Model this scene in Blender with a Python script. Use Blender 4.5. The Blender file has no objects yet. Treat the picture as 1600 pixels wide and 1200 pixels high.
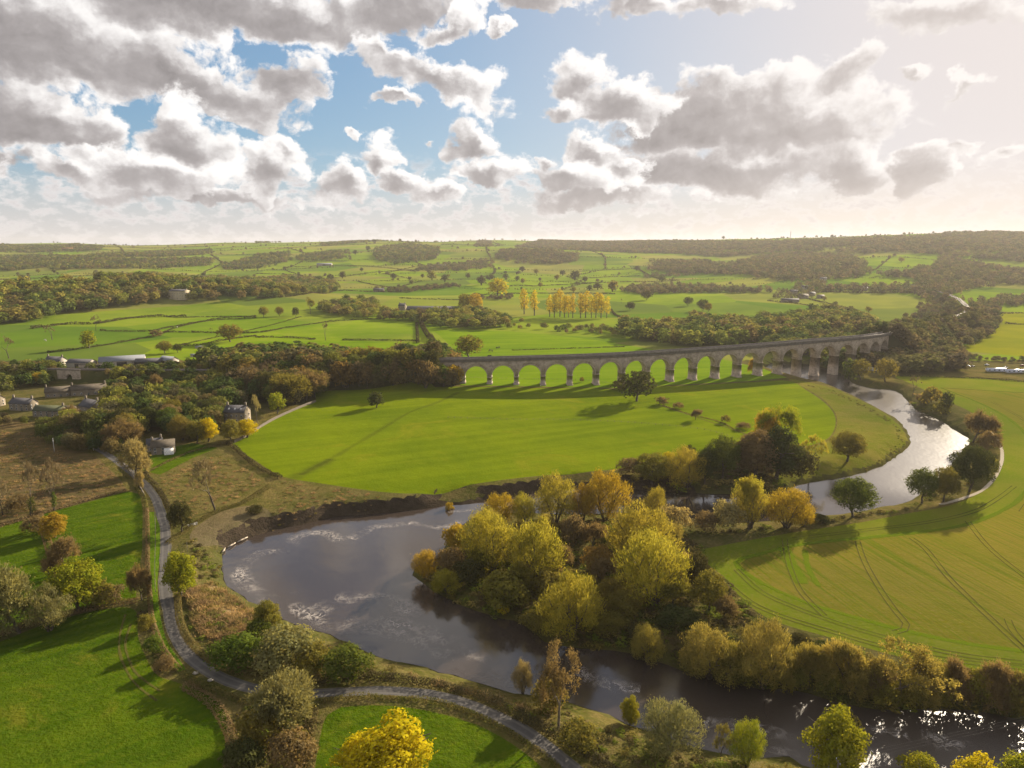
import bpy, math, random
import numpy as np
from mathutils import Vector, geometry

R = math.radians
scene = bpy.context.scene
COL = scene.collection

# ------------------------------------------------------------------ camera
F, H = 1109.0, 115.0                       # focal length in photo pixels, drone height over the meadow (m)
PITCH = math.atan2(215.0, F)
cam_d = bpy.data.cameras.new("camera")
cam = bpy.data.objects.new("camera", cam_d)
COL.objects.link(cam)
cam.location = (0, 0, H)
cam.rotation_euler = (math.pi / 2 - PITCH, 0, 0)
cam_d.sensor_width = 36
cam_d.lens = 36 * F / 1600
cam_d.clip_start = 1
cam_d.clip_end = 40000
scene.camera = cam

# ------------------------------------------------------------------ light
SUN_AZ, SUN_EL = R(41), R(19)              # azimuth measured from +Y towards +X
sun_d = bpy.data.lights.new("sun", 'SUN')
sun_d.energy = 5.0
sun_d.angle = R(0.5)
sun_d.color = (1.0, 0.86, 0.66)
sun = bpy.data.objects.new("sun", sun_d)
COL.objects.link(sun)
SUN_DIR = Vector((math.sin(SUN_AZ) * math.cos(SUN_EL), math.cos(SUN_AZ) * math.cos(SUN_EL), math.sin(SUN_EL)))
sun.rotation_euler = SUN_DIR.to_track_quat('Z', 'Y').to_euler()

scene.view_settings.view_transform = 'Standard'
scene.view_settings.look = 'None'
scene.view_settings.gamma = 1
scene.view_settings.exposure = 1.42

scene.render.engine = 'CYCLES'
cy = scene.cycles
cy.max_bounces = 6
cy.diffuse_bounces = 2
cy.glossy_bounces = 2
cy.transmission_bounces = 3
cy.volume_bounces = 0
cy.transparent_max_bounces = 8
cy.use_denoising = True
cy.sample_clamp_indirect = 6
cy.caustics_reflective = False
cy.caustics_refractive = False


# ------------------------------------------------------------------ node helper
class NT:
    def __init__(self, tree):
        self.t = tree
        self.n = tree.nodes
        self.l = tree.links

    def add(self, typ, ins=None, **props):
        nd = self.n.new(typ)
        for k, v in props.items():
            setattr(nd, k, v)
        for k, v in (ins or {}).items():
            s = nd.inputs[k]
            if hasattr(v, 'is_output'):
                self.l.new(v, s)
            else:
                s.default_value = v
        return nd

    def math(self, op, a, b=0.0, c=None, clamp=False):
        ins = {0: a, 1: b}
        if c is not None:
            ins[2] = c
        return self.add('ShaderNodeMath', ins, operation=op, use_clamp=clamp).outputs[0]

    def vmath(self, op, a, b=(0, 0, 0)):
        nd = self.add('ShaderNodeVectorMath', {0: a}, operation=op)
        if op == 'SCALE':
            if hasattr(b, 'is_output'):
                self.l.new(b, nd.inputs['Scale'])
            else:
                nd.inputs['Scale'].default_value = b
        elif hasattr(b, 'is_output'):
            self.l.new(b, nd.inputs[1])
        else:
            nd.inputs[1].default_value = b
        return nd.outputs['Value'] if op in ('LENGTH', 'DOT_PRODUCT', 'DISTANCE') else nd.outputs[0]

    def mix(self, f, a, b, blend='MIX'):
        nd = self.n.new('ShaderNodeMix')
        nd.data_type = 'RGBA'
        nd.blend_type = blend
        for s, v in ((nd.inputs[0], f), (nd.inputs[6], a), (nd.inputs[7], b)):
            if hasattr(v, 'is_output'):
                self.l.new(v, s)
            else:
                s.default_value = v if not isinstance(v, tuple) or len(v) == 4 else v + (1,)
        return nd.outputs[2]

    def noise(self, vec, scale, detail=4, rough=0.55, dist=0.0):
        nd = self.add('ShaderNodeTexNoise', {'Scale': scale, 'Detail': detail, 'Roughness': rough, 'Distortion': dist})
        self.l.new(vec, nd.inputs['Vector'])
        return nd.outputs[0]

    def ramp(self, f, lo, hi, smooth=True):
        nd = self.add('ShaderNodeMapRange', {1: lo, 2: hi}, interpolation_type='SMOOTHSTEP' if smooth else 'LINEAR')
        self.l.new(f, nd.inputs[0])
        return nd.outputs[0]


def new_mat(name):
    m = bpy.data.materials.new(name)
    m.use_nodes = True
    m.node_tree.nodes.clear()
    nt = NT(m.node_tree)
    out = nt.add('ShaderNodeOutputMaterial')
    return m, nt, out
# ------------------------------------------------------------------ sky with clouds
world = bpy.data.worlds.new("World")
scene.world = world
world.use_nodes = True
world.node_tree.nodes.clear()
W = NT(world.node_tree)
SKY_STRENGTH = 0.08
SKY_TINT = (0.54, 0.74, 1.02)
SKY_ROLL = 0.16


def az_el(px, py):
    """direction (degrees) of a point of the sky"""
    x, y, z = px - 800, F * math.cos(PITCH) + (600 - py) * math.sin(PITCH), -F * math.sin(PITCH) + (600 - py) * math.cos(PITCH)
    return math.degrees(math.atan2(x, y)), math.degrees(math.atan2(z, math.hypot(x, y)))


# clouds: centre and half size as seen in the photograph, tilt in degrees, weight
CLOUDS_DECK = [
    (60, 60, 270, 95, -6, 1.05), (330, 8, 330, 56, 2, 1.2), (620, 8, 120, 46, 10, 0.9), (250, 112, 240, 50, -12, 1.0), (440, 130, 74, 46, 0, 1.0),
    (50, 185, 150, 58, -4, 1.1), (10, 250, 90, 24, 0, 0.7),
    (1110, 175, 190, 62, 10, 1.3), (1310, 125, 74, 38, 20, 0.95), (1240, 205, 150, 80, 10, 1.3), (1320, 262, 72, 44, 0, 1.1), (1130, 265, 220, 40, 0, 1.2), (940, 308, 140, 20, 0, 0.8),
    (1440, 262, 50, 42, 8, 1.1), (330, 308, 170, 16, 0, 0.8),
]
CLOUDS_HEAP = [
    (690, 122, 125, 36, -16, 0.9), (600, 85, 46, 20, -20, 0.7), (620, 160, 42, 11, -5, 0.7),
    (900, 130, 54, 42, 0, 0.95), (965, 165, 90, 40, 0, 1.1), (870, 175, 36, 20, 0, 0.8),
    (735, 228, 46, 38, -30, 1.0), (762, 270, 56, 24, 0, 1.0), (672, 215, 14, 12, 0, 0.55),
    (930, 235, 62, 30, -10, 1.0), (870, 275, 90, 28, -6, 0.9), (840, 252, 30, 20, 0, 0.7), (985, 265, 40, 24, 0, 0.8),
    (285, 220, 78, 66, 30, 0.95), (230, 272, 150, 34, -5, 0.95), (110, 272, 60, 24, 0, 0.8), (445, 245, 36, 34, 0, 0.85), (410, 272, 68, 38, 10, 1.0), (535, 288, 56, 26, 0, 0.9), (592, 250, 38, 32, 0, 0.85), (630, 290, 60, 22, -8, 0.9),
    (690, 308, 40, 15, 0, 0.65), (548, 211, 12, 7, 0, 0.45),
    (1130, 3, 85, 20, -4, 0.9), (1000, 6, 80, 22, 0, 0.85), (850, -5, 110, 20, 0, 0.85), (792, 38, 14, 11, 0, 0.6), (700, 35, 60, 22, 20, 0.8),
    (1500, 12, 150, 34, -6, 0.9), (1498, 145, 44, 12, 30, 0.6), (1425, 118, 30, 9, -6, 0.5), (1590, 235, 36, 11, 14, 0.5), (1490, 228, 28, 15, 10, 0.6),
]

geo = W.add('ShaderNodeTexCoord').outputs['Generated']
sep = W.add('ShaderNodeSeparateXYZ')
W.l.new(geo, sep.inputs[0])
deg = 180 / math.pi
az = W.math('MULTIPLY', W.math('ARCTAN2', sep.outputs[0], sep.outputs[1]), deg)
el = W.math('MULTIPLY', W.math('ARCSINE', sep.outputs[2]), deg)
P = W.add('ShaderNodeCombineXYZ', {0: az, 1: el}).outputs[0]
Pn = W.vmath('MULTIPLY', P, (1.0, 1.25, 1.0))      # billows flatten a little
warp = W.add('ShaderNodeTexNoise', {'Scale': 0.22, 'Detail': 5, 'Roughness': 0.6}, noise_dimensions='2D')
W.l.new(Pn, warp.inputs['Vector'])
wv = W.vmath('SUBTRACT', warp.outputs['Color'], (0.5, 0.5, 0.5))
Pw = W.vmath('ADD', P, W.vmath('MULTIPLY', wv, (4.6, 3.6, 0.0)))
Pv = W.vmath('ADD', Pn, W.vmath('MULTIPLY', wv, (1.6, 1.6, 0.0)))
# overhead and behind the sky carries broken cloud of the same kind
elsewhere = W.math('MAXIMUM', W.ramp(W.math('ABSOLUTE', az), 40, 48), W.ramp(el, 18, 24))
front = W.math('SUBTRACT', 1.0, elsewhere)
sunv = W.vmath('DOT_PRODUCT', geo, tuple(SUN_DIR))
sunv = W.math('MAXIMUM', sunv, 0.0)
glow = W.math('POWER', sunv, 11.0)
wide = W.math('POWER', sunv, 6.0)


def puffs(vec):
    """heaped, rounded billows: cauliflower cells under soft noise"""
    a = W.add('ShaderNodeTexNoise', {'Scale': 0.26, 'Detail': 9, 'Roughness': 0.57}, noise_dimensions='2D')
    W.l.new(vec, a.inputs['Vector'])
    v = W.add('ShaderNodeTexVoronoi', {'Scale': 0.5, 'Detail': 3.0, 'Roughness': 0.55, 'Lacunarity': 2.3, 'Smoothness': 0.35}, voronoi_dimensions='2D', feature='SMOOTH_F1', normalize=True)
    W.l.new(vec, v.inputs['Vector'])
    n = W.math('MULTIPLY', W.math('SUBTRACT', a.outputs[0], 0.5), 1.7)
    return W.math('ADD', n, W.math('MULTIPLY', W.math('SUBTRACT', 0.42, v.outputs['Distance']), 0.75))


def layer(clouds, shift, seed_thr, dark, heap, deep):
    """cover and brightness of one layer of cloud"""
    acc = up = None
    for (px, py, rx, ry, tilt, wt) in clouds:
        a, e = az_el(px, py)
        a2, _ = az_el(px + rx, py)
        _, e2 = az_el(px, py - ry)
        mp = W.add('ShaderNodeMapping', {'Location': (a, e, 0), 'Rotation': (0, 0, R(tilt)), 'Scale': (abs(a2 - a) * 1.1, abs(e2 - e) * 1.1, 1)}, vector_type='TEXTURE')
        W.l.new(Pw, mp.inputs['Vector'])
        d = W.math('MULTIPLY_ADD', W.vmath('LENGTH', mp.outputs[0]), -wt, wt)
        acc = d if acc is None else W.math('SMOOTH_MAX', acc, d, 0.2)
        t = R(tilt)
        off = (0.30 * math.cos(t) + 0.42 * math.sin(t), -0.30 * math.sin(t) + 0.42 * math.cos(t), 0)
        d2 = W.math('MULTIPLY_ADD', W.vmath('DISTANCE', mp.outputs[0], off), -wt, wt)
        up = d2 if up is None else W.math('SMOOTH_MAX', up, d2, 0.2)
    big = W.math('MULTIPLY', W.math('SUBTRACT', up, acc), front)
    acc = W.math('MAXIMUM', acc, -1.2)
    o = W.add('ShaderNodeTexNoise', {'Scale': 0.05, 'Detail': 2}, noise_dimensions='2D')
    W.l.new(W.vmath('ADD', Pn, (shift * 3, shift, 0)), o.inputs['Vector'])
    ov = W.math('MULTIPLY', W.math('SUBTRACT', o.outputs[0], seed_thr), 5.0)
    acc = W.math('ADD', W.math('MULTIPLY', acc, front), W.math('MULTIPLY', ov, elsewhere))
    v0 = W.vmath('ADD', Pv, (shift, shift * 0.7, 0))
    n0 = puffs(v0)
    n1 = puffs(W.vmath('ADD', v0, (0.55, 0.7, 0)))
    dens = W.math('ADD', acc, W.math('MULTIPLY', n0, 0.95))
    cover = W.ramp(dens, 0.05, 0.33)
    thick = W.ramp(W.math('ADD', acc, W.math('MULTIPLY', n0, 0.45)), -0.30, deep)
    relief = W.math('ADD', W.math('MULTIPLY', W.math('SUBTRACT', n0, n1), 0.85), W.math('MULTIPLY', big, heap))
    lit = W.math('ADD', W.math('MULTIPLY_ADD', thick, -dark, 1.0), relief)
    hi = W.ramp(lit, 0.0, 1.02)
    lo = W.ramp(lit, -0.75, 0.12, smooth=False)
    c = W.mix(hi, W.mix(lo, (1.25, 1.14, 1.14), (2.15, 2.0, 1.98)), (5.0, 4.85, 4.75))
    return cover, c


cA, colA = layer(CLOUDS_DECK, 31.0, 0.44, 0.86, 0.75, 0.70)
cB, colB = layer(CLOUDS_HEAP, 0.0, 0.49, 0.62, 1.0, 1.0)

sky = W.add('ShaderNodeTexSky', sky_type='NISHITA')
sky.sun_disc = False
sky.sun_elevation = SUN_EL
sky.sun_rotation = SUN_AZ
sky.altitude = 100
sky.air_density = 1.0
sky.dust_density = 0.6
sky.ozone_density = 2.0
# the bright air around the sun rolls off softly
sc = W.vmath('MULTIPLY', sky.outputs[0], SKY_TINT)
soft = W.vmath('DIVIDE', sc, W.vmath('ADD', W.vmath('MULTIPLY', sc, (SKY_ROLL,) * 3), (1.0, 1.0, 1.0)))
soft = W.mix(W.math('MULTIPLY', wide, 0.95), soft, (3.5, 3.2, 3.25))
# far small clouds and milky air low over the horizon
air = W.mix(wide, (3.35, 3.15, 3.12), (4.5, 3.75, 2.95))
low = W.ramp(el, 6.5, 0.0)
bn = W.add('ShaderNodeTexNoise', {'Scale': 0.8, 'Detail': 7, 'Roughness': 0.6}, noise_dimensions='2D')
W.l.new(W.vmath('MULTIPLY', P, (0.8, 1.5, 1)), bn.inputs['Vector'])
bank = W.math('MULTIPLY', W.ramp(bn.outputs[0], 0.43, 0.66), W.math('MULTIPLY', W.ramp(el, 7.5, 4.5), 0.85))
soft = W.mix(W.math('MULTIPLY', low, 0.72), soft, air)
soft = W.mix(bank, soft, W.mix(W.ramp(bn.outputs[0], 0.50, 0.74), (4.6, 4.4, 4.3), (3.2, 3.0, 3.0)))
col = W.mix(cA, soft, colA)
col = W.mix(cB, col, colB)
# cloud seen through the milky air, and lit from behind towards the sun
col = W.mix(W.math('MULTIPLY', W.ramp(el, 6.0, 0.2), 0.45), col, air)
col = W.mix(W.math('MULTIPLY', glow, 0.62), col, (4.4, 3.95, 3.65))
bg = W.add('ShaderNodeBackground', {'Strength': SKY_STRENGTH})
W.l.new(col, bg.inputs['Color'])
wo = W.add('ShaderNodeOutputWorld')
W.l.new(bg.outputs[0], wo.inputs['Surface'])
world.cycles.sampling_method = 'NONE'
# ------------------------------------------------------------------ mesh helpers
def rng_(seed):
    return np.random.default_rng(seed)


def np_mesh(name, V, faces, smooth=False):
    """faces: list of integer arrays, each (n,3) or (n,4)"""
    me = bpy.data.meshes.new(name)
    V = np.asarray(V, dtype=np.float32)
    me.vertices.add(len(V))
    me.vertices.foreach_set('co', V.ravel())
    faces = [np.asarray(f, dtype=np.int32) for f in faces if len(f)]
    loops = np.concatenate([f.ravel() for f in faces])
    tot = np.concatenate([np.full(len(f), f.shape[1], dtype=np.int32) for f in faces])
    start = np.concatenate([[0], np.cumsum(tot)[:-1]]).astype(np.int32)
    me.loops.add(len(loops))
    me.loops.foreach_set('vertex_index', loops)
    me.polygons.add(len(tot))
    me.polygons.foreach_set('loop_start', start)
    me.polygons.foreach_set('loop_total', tot)
    if smooth:
        me.polygons.foreach_set('use_smooth', np.ones(len(tot), dtype=bool))
    me.update(calc_edges=True)
    me.validate()
    return me


class MB:
    """collects shapes and links them as ONE mesh object"""
    def __init__(self):
        self.V, self.Fq, self.Ft, self.n = [], [], [], 0

    def raw(self, V, Fq=(), Ft=()):
        V = np.asarray(V, dtype=float).reshape(-1, 3)
        if len(Fq):
            self.Fq.append(np.asarray(Fq, dtype=int) + self.n)
        if len(Ft):
            self.Ft.append(np.asarray(Ft, dtype=int) + self.n)
        self.V.append(V)
        self.n += len(V)
        return self

    def box(self, c, s, rz=0.0):
        cx, cy_, cz = c
        hx, hy, hz = s[0] / 2, s[1] / 2, s[2] / 2
        v = np.array([(x, y, z) for z in (-hz, hz) for x, y in ((-hx, -hy), (hx, -hy), (hx, hy), (-hx, hy))])
        co, si = math.cos(rz), math.sin(rz)
        v[:, :2] = v[:, :2] @ np.array([[co, si], [-si, co]])
        return self.raw(v + np.array(c), [(3, 2, 1, 0), (4, 5, 6, 7), (0, 1, 5, 4), (1, 2, 6, 5), (2, 3, 7, 6), (3, 0, 4, 7)])

    def tube(self, pts, radii, n=6, cap=True):
        pts = np.asarray(pts, dtype=float)
        k = len(pts)
        radii = np.broadcast_to(np.asarray(radii, dtype=float), (k,))
        tan = np.gradient(pts, axis=0)
        tan /= np.maximum(np.linalg.norm(tan, axis=1, keepdims=True), 1e-9)
        ref = np.where(np.abs(tan[:, 2:3]) > 0.9, np.array([[1.0, 0, 0]]), np.array([[0, 0, 1.0]]))
        a = np.cross(tan, ref)
        a /= np.maximum(np.linalg.norm(a, axis=1, keepdims=True), 1e-9)
        b = np.cross(tan, a)
        th = np.arange(n) * 2 * math.pi / n
        ring = pts[:, None, :] + radii[:, None, None] * (np.cos(th)[None, :, None] * a[:, None, :] + np.sin(th)[None, :, None] * b[:, None, :])
        i, j = np.meshgrid(np.arange(k - 1), np.arange(n), indexing='ij')
        j2 = (j + 1) % n
        q = np.stack([i * n + j, i * n + j2, (i + 1) * n + j2, (i + 1) * n + j], -1).reshape(-1, 4)
        V = ring.reshape(-1, 3)
        t = []
        if cap:
            V = np.vstack([V, pts[:1], pts[-1:]])
            m = k * n
            t = [(m, (x + 1) % n, x) for x in range(n)] + [(m + 1, (k - 1) * n + x, (k - 1) * n + (x + 1) % n) for x in range(n)]
        return self.raw(V, q, t)

    def prism(self, poly, z0, z1):
        """vertical prism over a convex polygon (list of xy)"""
        n = len(poly)
        V = [(x, y, z0) for x, y in poly] + [(x, y, z1) for x, y in poly] + [(sum(p[0] for p in poly) / n, sum(p[1] for p in poly) / n, z1)]
        return self.raw(V, [(i, (i + 1) % n, n + (i + 1) % n, n + i) for i in range(n)], [(n + i, n + (i + 1) % n, 2 * n) for i in range(n)])

    def mesh(self, name, smooth=False):
        f = []
        if self.Fq:
            f.append(np.concatenate(self.Fq))
        if self.Ft:
            f.append(np.concatenate(self.Ft))
        return np_mesh(name, np.concatenate(self.V), f, smooth)

    def build(self, name, mat, parent=None, smooth=False):
        return link(name, self.mesh(name, smooth), mat, parent)


def link(name, me, mat=None, parent=None):
    o = bpy.data.objects.new(name, me)
    COL.objects.link(o)
    if mat is not None and me is not None:
        if not me.materials:
            me.materials.append(mat)
        elif me.materials[0] != mat:
            o.material_slots[0].link = 'OBJECT'
            o.material_slots[0].material = mat
    if parent is not None:
        o.parent = parent
    return o


def tag(o, label=None, cat=None, group=None, kind=None):
    if label:
        o['label'] = label
    if cat:
        o['category'] = cat
    if group:
        o['group'] = group
    if kind:
        o['kind'] = kind
    return o


def empty(name, loc, rz=0.0):
    o = bpy.data.objects.new(name, None)
    COL.objects.link(o)
    o.empty_display_size = 0.5
    o.location = loc
    o.rotation_euler = (0, 0, rz)
    return o


# ------------------------------------------------------------------ where things stand
def sstep(x, a, b):
    t = np.clip((np.asarray(x, dtype=float) - a) / (b - a), 0, 1)
    return t * t * (3 - 2 * t)


def gauss(x, y, cx, cy_, rx, ry, rot=0.0):
    dx, dy = x - cx, y - cy_
    c, s = math.cos(rot), math.sin(rot)
    return np.exp(-((dx * c + dy * s) / rx) ** 2 - ((-dx * s + dy * c) / ry) ** 2)


def base_z(x, y):
    x = np.asarray(x, dtype=float)
    y = np.asarray(y, dtype=float)
    u = x / np.maximum(y, 200)
    S = sstep(u, 0.05, 0.62)
    ye = y * (1 + 0.38 * S)
    z = np.interp(ye, [0, 1300, 1700, 2000, 2500, 3000, 3500, 4000, 4500, 5000, 5600, 7000, 12000, 20000],
                  [0, 0, 3, 7, 21, 43, 70, 95, 119, 137, 146, 135, 90, 60])
    z = z * (1 + 0.30 * S)
    L = sstep(-u, 0.28, 0.7)
    z = z * (1 - 0.08 * L)
    far = sstep(y, 1300, 2800)
    z = z + far * (7 * np.sin(x / 310 + 1.3) * np.sin(y / 420 + 0.4) + 5 * np.sin(x / 170 + y / 260) + 9 * np.sin(x / 720 + 2.2) * sstep(y, 2500, 4200))
    # a scarp in the middle of the hillside
    z = z + 16 * sstep(y, 2750, 3300) * gauss(x, y, -150, 3500, 900, 700)
    # the wooded knoll on the left
    z = z + 46 * gauss(x, y, -1010, 1330, 300, 190, 0.25) + 26 * gauss(x, y, -640, 1480, 280, 130, 0.12)
    # gentle swells of the valley floor beyond the railway
    z = z + 3.5 * gauss(x, y, -150, 900, 260, 120) + 2.2 * gauss(x, y, -60, 590, 60, 40)
    return z


CP, SP = math.cos(PITCH), math.sin(PITCH)
_T = np.geomspace(70, 9500, 1500)


def G(px, py, z=None):
    """point of the ground (or of a level z) seen at a place of the photograph: [x, y, z]"""
    k = F * CP + (600 - py) * SP
    dx, dz = (px - 800) / k, (-F * SP + (600 - py) * CP) / k
    if z is not None:
        t = (H - z) / -dz
        return np.array([dx * t, t, z])
    f = H + dz * _T - base_z(dx * _T, _T)
    neg = np.nonzero(f <= 0)[0]
    if len(neg) == 0:
        i = int(np.argmin(np.where(_T > 1500, f, 1e9)))
        t = _T[i]
    elif neg[0] == 0:
        t = _T[0]
    else:
        i = neg[0]
        a, b = f[i - 1], f[i]
        t = _T[i - 1] + (_T[i] - _T[i - 1]) * a / (a - b)
    return np.array([dx * t, t, float(base_z(dx * t, t))])


def project(p):
    p = np.asarray(p, dtype=float)
    x, y, z = p[..., 0], p[..., 1], p[..., 2] - H
    d = y * CP - z * SP
    return np.stack([800 + F * x / d, 600 - F * (y * SP + z * CP) / d, d], -1)


def GP(pts, z=None):
    return np.array([G(a, b, z) for a, b in pts])


def smooth_line(P, step, closed=False):
    """Catmull-Rom through the points, resampled"""
    P = np.asarray(P, dtype=float)
    n = len(P)
    out = []
    for i in range(n if closed else n - 1):
        if closed:
            a, b, c, d = P[(i - 1) % n], P[i], P[(i + 1) % n], P[(i + 2) % n]
        else:
            a, b, c, d = P[max(i - 1, 0)], P[i], P[i + 1], P[min(i + 2, n - 1)]
        L = np.linalg.norm((c - b)[:2])
        st = step if np.isscalar(step) else step(b)
        m = max(1, int(L / st))
        t = (np.arange(m) / m)[:, None]
        out.append(0.5 * ((2 * b) + (c - a) * t + (2 * a - 5 * b + 4 * c - d) * t ** 2 + (3 * b - a - 3 * c + d) * t ** 3))
    if not closed:
        out.append(P[-1:])
    return np.concatenate(out)


def inside(poly, pts):
    poly = np.asarray(poly)[:, :2]
    x, y = pts[:, 0], pts[:, 1]
    r = np.zeros(len(pts), dtype=bool)
    j = len(poly) - 1
    for i in range(len(poly)):
        xi, yi, xj, yj = poly[i, 0], poly[i, 1], poly[j, 0], poly[j, 1]
        if yi != yj:
            c = ((yi > y) != (yj > y)) & (x < (xj - xi) * (y - yi) / (yj - yi) + xi)
            r ^= c
        j = i
    return r


def seg_dist(line, pts, closed=False):
    """distance of pts to a polyline, and the index of the nearest segment"""
    A = np.asarray(line)[:, :2]
    B = np.roll(A, -1, 0) if closed else A[1:]
    A = A if closed else A[:-1]
    best = np.full(len(pts), 1e9)
    idx = np.zeros(len(pts), dtype=int)
    D = B - A
    L2 = np.maximum((D ** 2).sum(1), 1e-9)
    for k in range(0, len(pts), 4000):
        p = pts[k:k + 4000, None, :2]
        t = np.clip(((p - A) * D).sum(2) / L2, 0, 1)
        q = np.linalg.norm(p - (A + t[..., None] * D), axis=2)
        idx[k:k + 4000] = q.argmin(1)
        best[k:k + 4000] = q.min(1)
    return best, idx


# ------------------------------------------------------------------ river
WZ = -5.0
BANK_A = [(1900, 1270), (1700, 1238), (1600, 1230), (1440, 1222), (1290, 1207), (1232, 1182), (1187, 1184), (1112, 1176), (1060, 1160), (1000, 1137), (950, 1117), (887, 1097), (807, 1083), (747, 1066), (687, 1049),
          (617, 1033), (575, 1019), (533, 998), (462, 977), (442, 967), (400, 946), (383, 933), (356, 915), (346, 896), (346, 875), (354, 856), (383, 844), (417, 831), (467, 821), (525, 807), (575, 804),
          (654, 796), (708, 790), (747, 786), (790, 777), (870, 766), (920, 763), (980, 764), (1037, 768), (1142, 772), (1225, 767), (1244, 759), (1285, 751), (1330, 744), (1375, 729), (1405, 710), (1422, 695),
          (1420, 680), (1405, 659), (1375, 641), (1337, 622), (1300, 606), (1262, 597), (1232, 588), (1206, 580), (1196, 574)]
BANK_B = [(1900, 1152), (1700, 1138), (1600, 1127), (1544, 1112), (1450, 1107), (1375, 1111), (1300, 1096), (1240, 1079), (1187, 1077), (1139, 1063), (1094, 1058), (1045, 1040), (1000, 1024), (960, 1016), (900, 1013),
          (853, 1003), (820, 977), (780, 966), (730, 950), (690, 930), (655, 908), (645, 890), (680, 873), (700, 847), (718, 823), (750, 806), (800, 801), (870, 803), (940, 803), (1000, 801), (1060, 808),
          (1120, 815), (1160, 818), (1262, 808), (1310, 806), (1360, 797), (1416, 785), (1460, 755), (1487, 725), (1505, 702), (1515, 687), (1491, 672), (1469, 657), (1431, 639), (1412, 620), (1394, 609),
          (1367, 607), (1334, 599), (1322, 588), (1296, 577), (1262, 569), (1226, 566), (1204, 568)]
bankA = smooth_line(GP(BANK_A, WZ), 4.0)
bankB = smooth_line(GP(BANK_B, WZ), 4.0)
_w = rng_(3)
for _b in (bankA, bankB):
    _b[:, :2] += _w.normal(0, 0.35, (len(_b), 2))
river = np.concatenate([bankA, bankB[::-1]])

# how wide the slope from the water up to the meadow is, along each bank (metres)
BANK_W = [((600, 790), 5), ((800, 765), 5.5), ((480, 815), 6), ((1000, 750), 8), ((370, 850), 9), ((350, 890), 16), ((400, 950), 16), ((500, 990), 16), ((620, 1030), 14), ((800, 1085), 13), ((1000, 1140), 11),
          ((1200, 1190), 10), ((1400, 720), 9), ((1420, 690), 9), ((1300, 750), 14), ((1230, 765), 14), ((1350, 630), 9), ((1250, 595), 9), ((700, 900), 40), ((800, 950), 40), ((1000, 1020), 24), ((1200, 1075), 14),
          ((1450, 1105), 12), ((1600, 1120), 12), ((780, 810), 40), ((1000, 805), 30), ((1200, 815), 14), ((1340, 800), 10), ((1420, 780), 12), ((1500, 700), 10), ((1440, 640), 10), ((1350, 600), 10), ((1200, 560), 12)]
_bwp = GP([a for a, _ in BANK_W], WZ)[:, :2]
_bww = np.array([b for _, b in BANK_W], dtype=float)


def carve(P, z):
    """cuts the river bed and its banks into heights z at points P"""
    sel = (P[:, 1] < 1100) & (P[:, 1] > 60) & (np.abs(P[:, 0]) < 520)
    idx = np.nonzero(sel)[0]
    if not len(idx):
        return z
    q = P[idx]
    d, _ = seg_dist(river, q, True)
    ins = inside(river, q)
    d2 = ((q[:, None, :2] - _bwp[None]) ** 2).sum(2)
    wgt = 1 / (d2 + 40) ** 1.5
    wid = (wgt * _bww).sum(1) / wgt.sum(1)
    t = np.clip(d / wid, 0, 1)
    prof = np.where(wid < 9, sstep(t, -0.08, 0.9), t ** 0.75)
    prof = np.where(ins, 0, prof)
    zz = np.where(ins, WZ - 0.25 - 1.5 * np.clip(d / 5, 0, 1), (WZ + 0.02) + (z[idx] - WZ) * prof)
    z = z.copy()
    z[idx] = zz
    return z


# railway: viaduct deck and the line beyond each end (x, y, z of the rail level)
RAIL = np.array([(-900, 720, 8), (-700, 672, 8.5), (-520, 632, 9), (-375, 612, 10), (-250, 598, 12), (-150, 591, 16), (-64, 590, 21.2), (-41, 590, 21.9), (73, 593, 24.8), (183, 622, 26.8), (271, 655, 28.4), (366, 706, 28.4)], dtype=float)
_far = GP([(1440, 506), (1490, 494), (1512, 485), (1507, 475), (1490, 463), (1450, 450)], 22.0)
RAIL = np.vstack([RAIL, _far])
rail = smooth_line(RAIL, 4.0)
_s = np.concatenate([[0], np.cumsum(np.linalg.norm(np.diff(rail[:, :2], axis=0), axis=1))])
VIA0 = _s[np.argmin(np.abs(rail[:, 0] + 64) + np.abs(rail[:, 1] - 590))]
VIA1 = _s[np.argmin(np.linalg.norm(rail[:, :2] - np.array([383, 718]), axis=1))]


def rail_at(s):
    return np.array([np.interp(s, _s, rail[:, k]) for k in range(3)])


def embank(P, z):
    """railway embankments either side of the viaduct"""
    sel = np.nonzero((P[:, 1] > 420) & (P[:, 1] < 2200))[0]
    if not len(sel):
        return z
    d, i = seg_dist(rail, P[sel])
    sv = _s[i]
    top = rail[i, 2] - 0.6
    slope = top - np.maximum(d - 5.5, 0) * 0.85
    off = (sv > VIA0 - 2) & (sv < VIA1 + 2)
    z = z.copy()
    z[sel] = np.where(off, z[sel], np.maximum(z[sel], slope))
    return z


def ground_z(P):
    P = np.asarray(P, dtype=float).reshape(-1, P.shape[-1] if hasattr(P, 'shape') else 2)
    z = base_z(P[:, 0], P[:, 1])
    return embank(P, carve(P, z))


def GZ(x, y):
    return float(ground_z(np.array([[x, y]]))[0])
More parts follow.
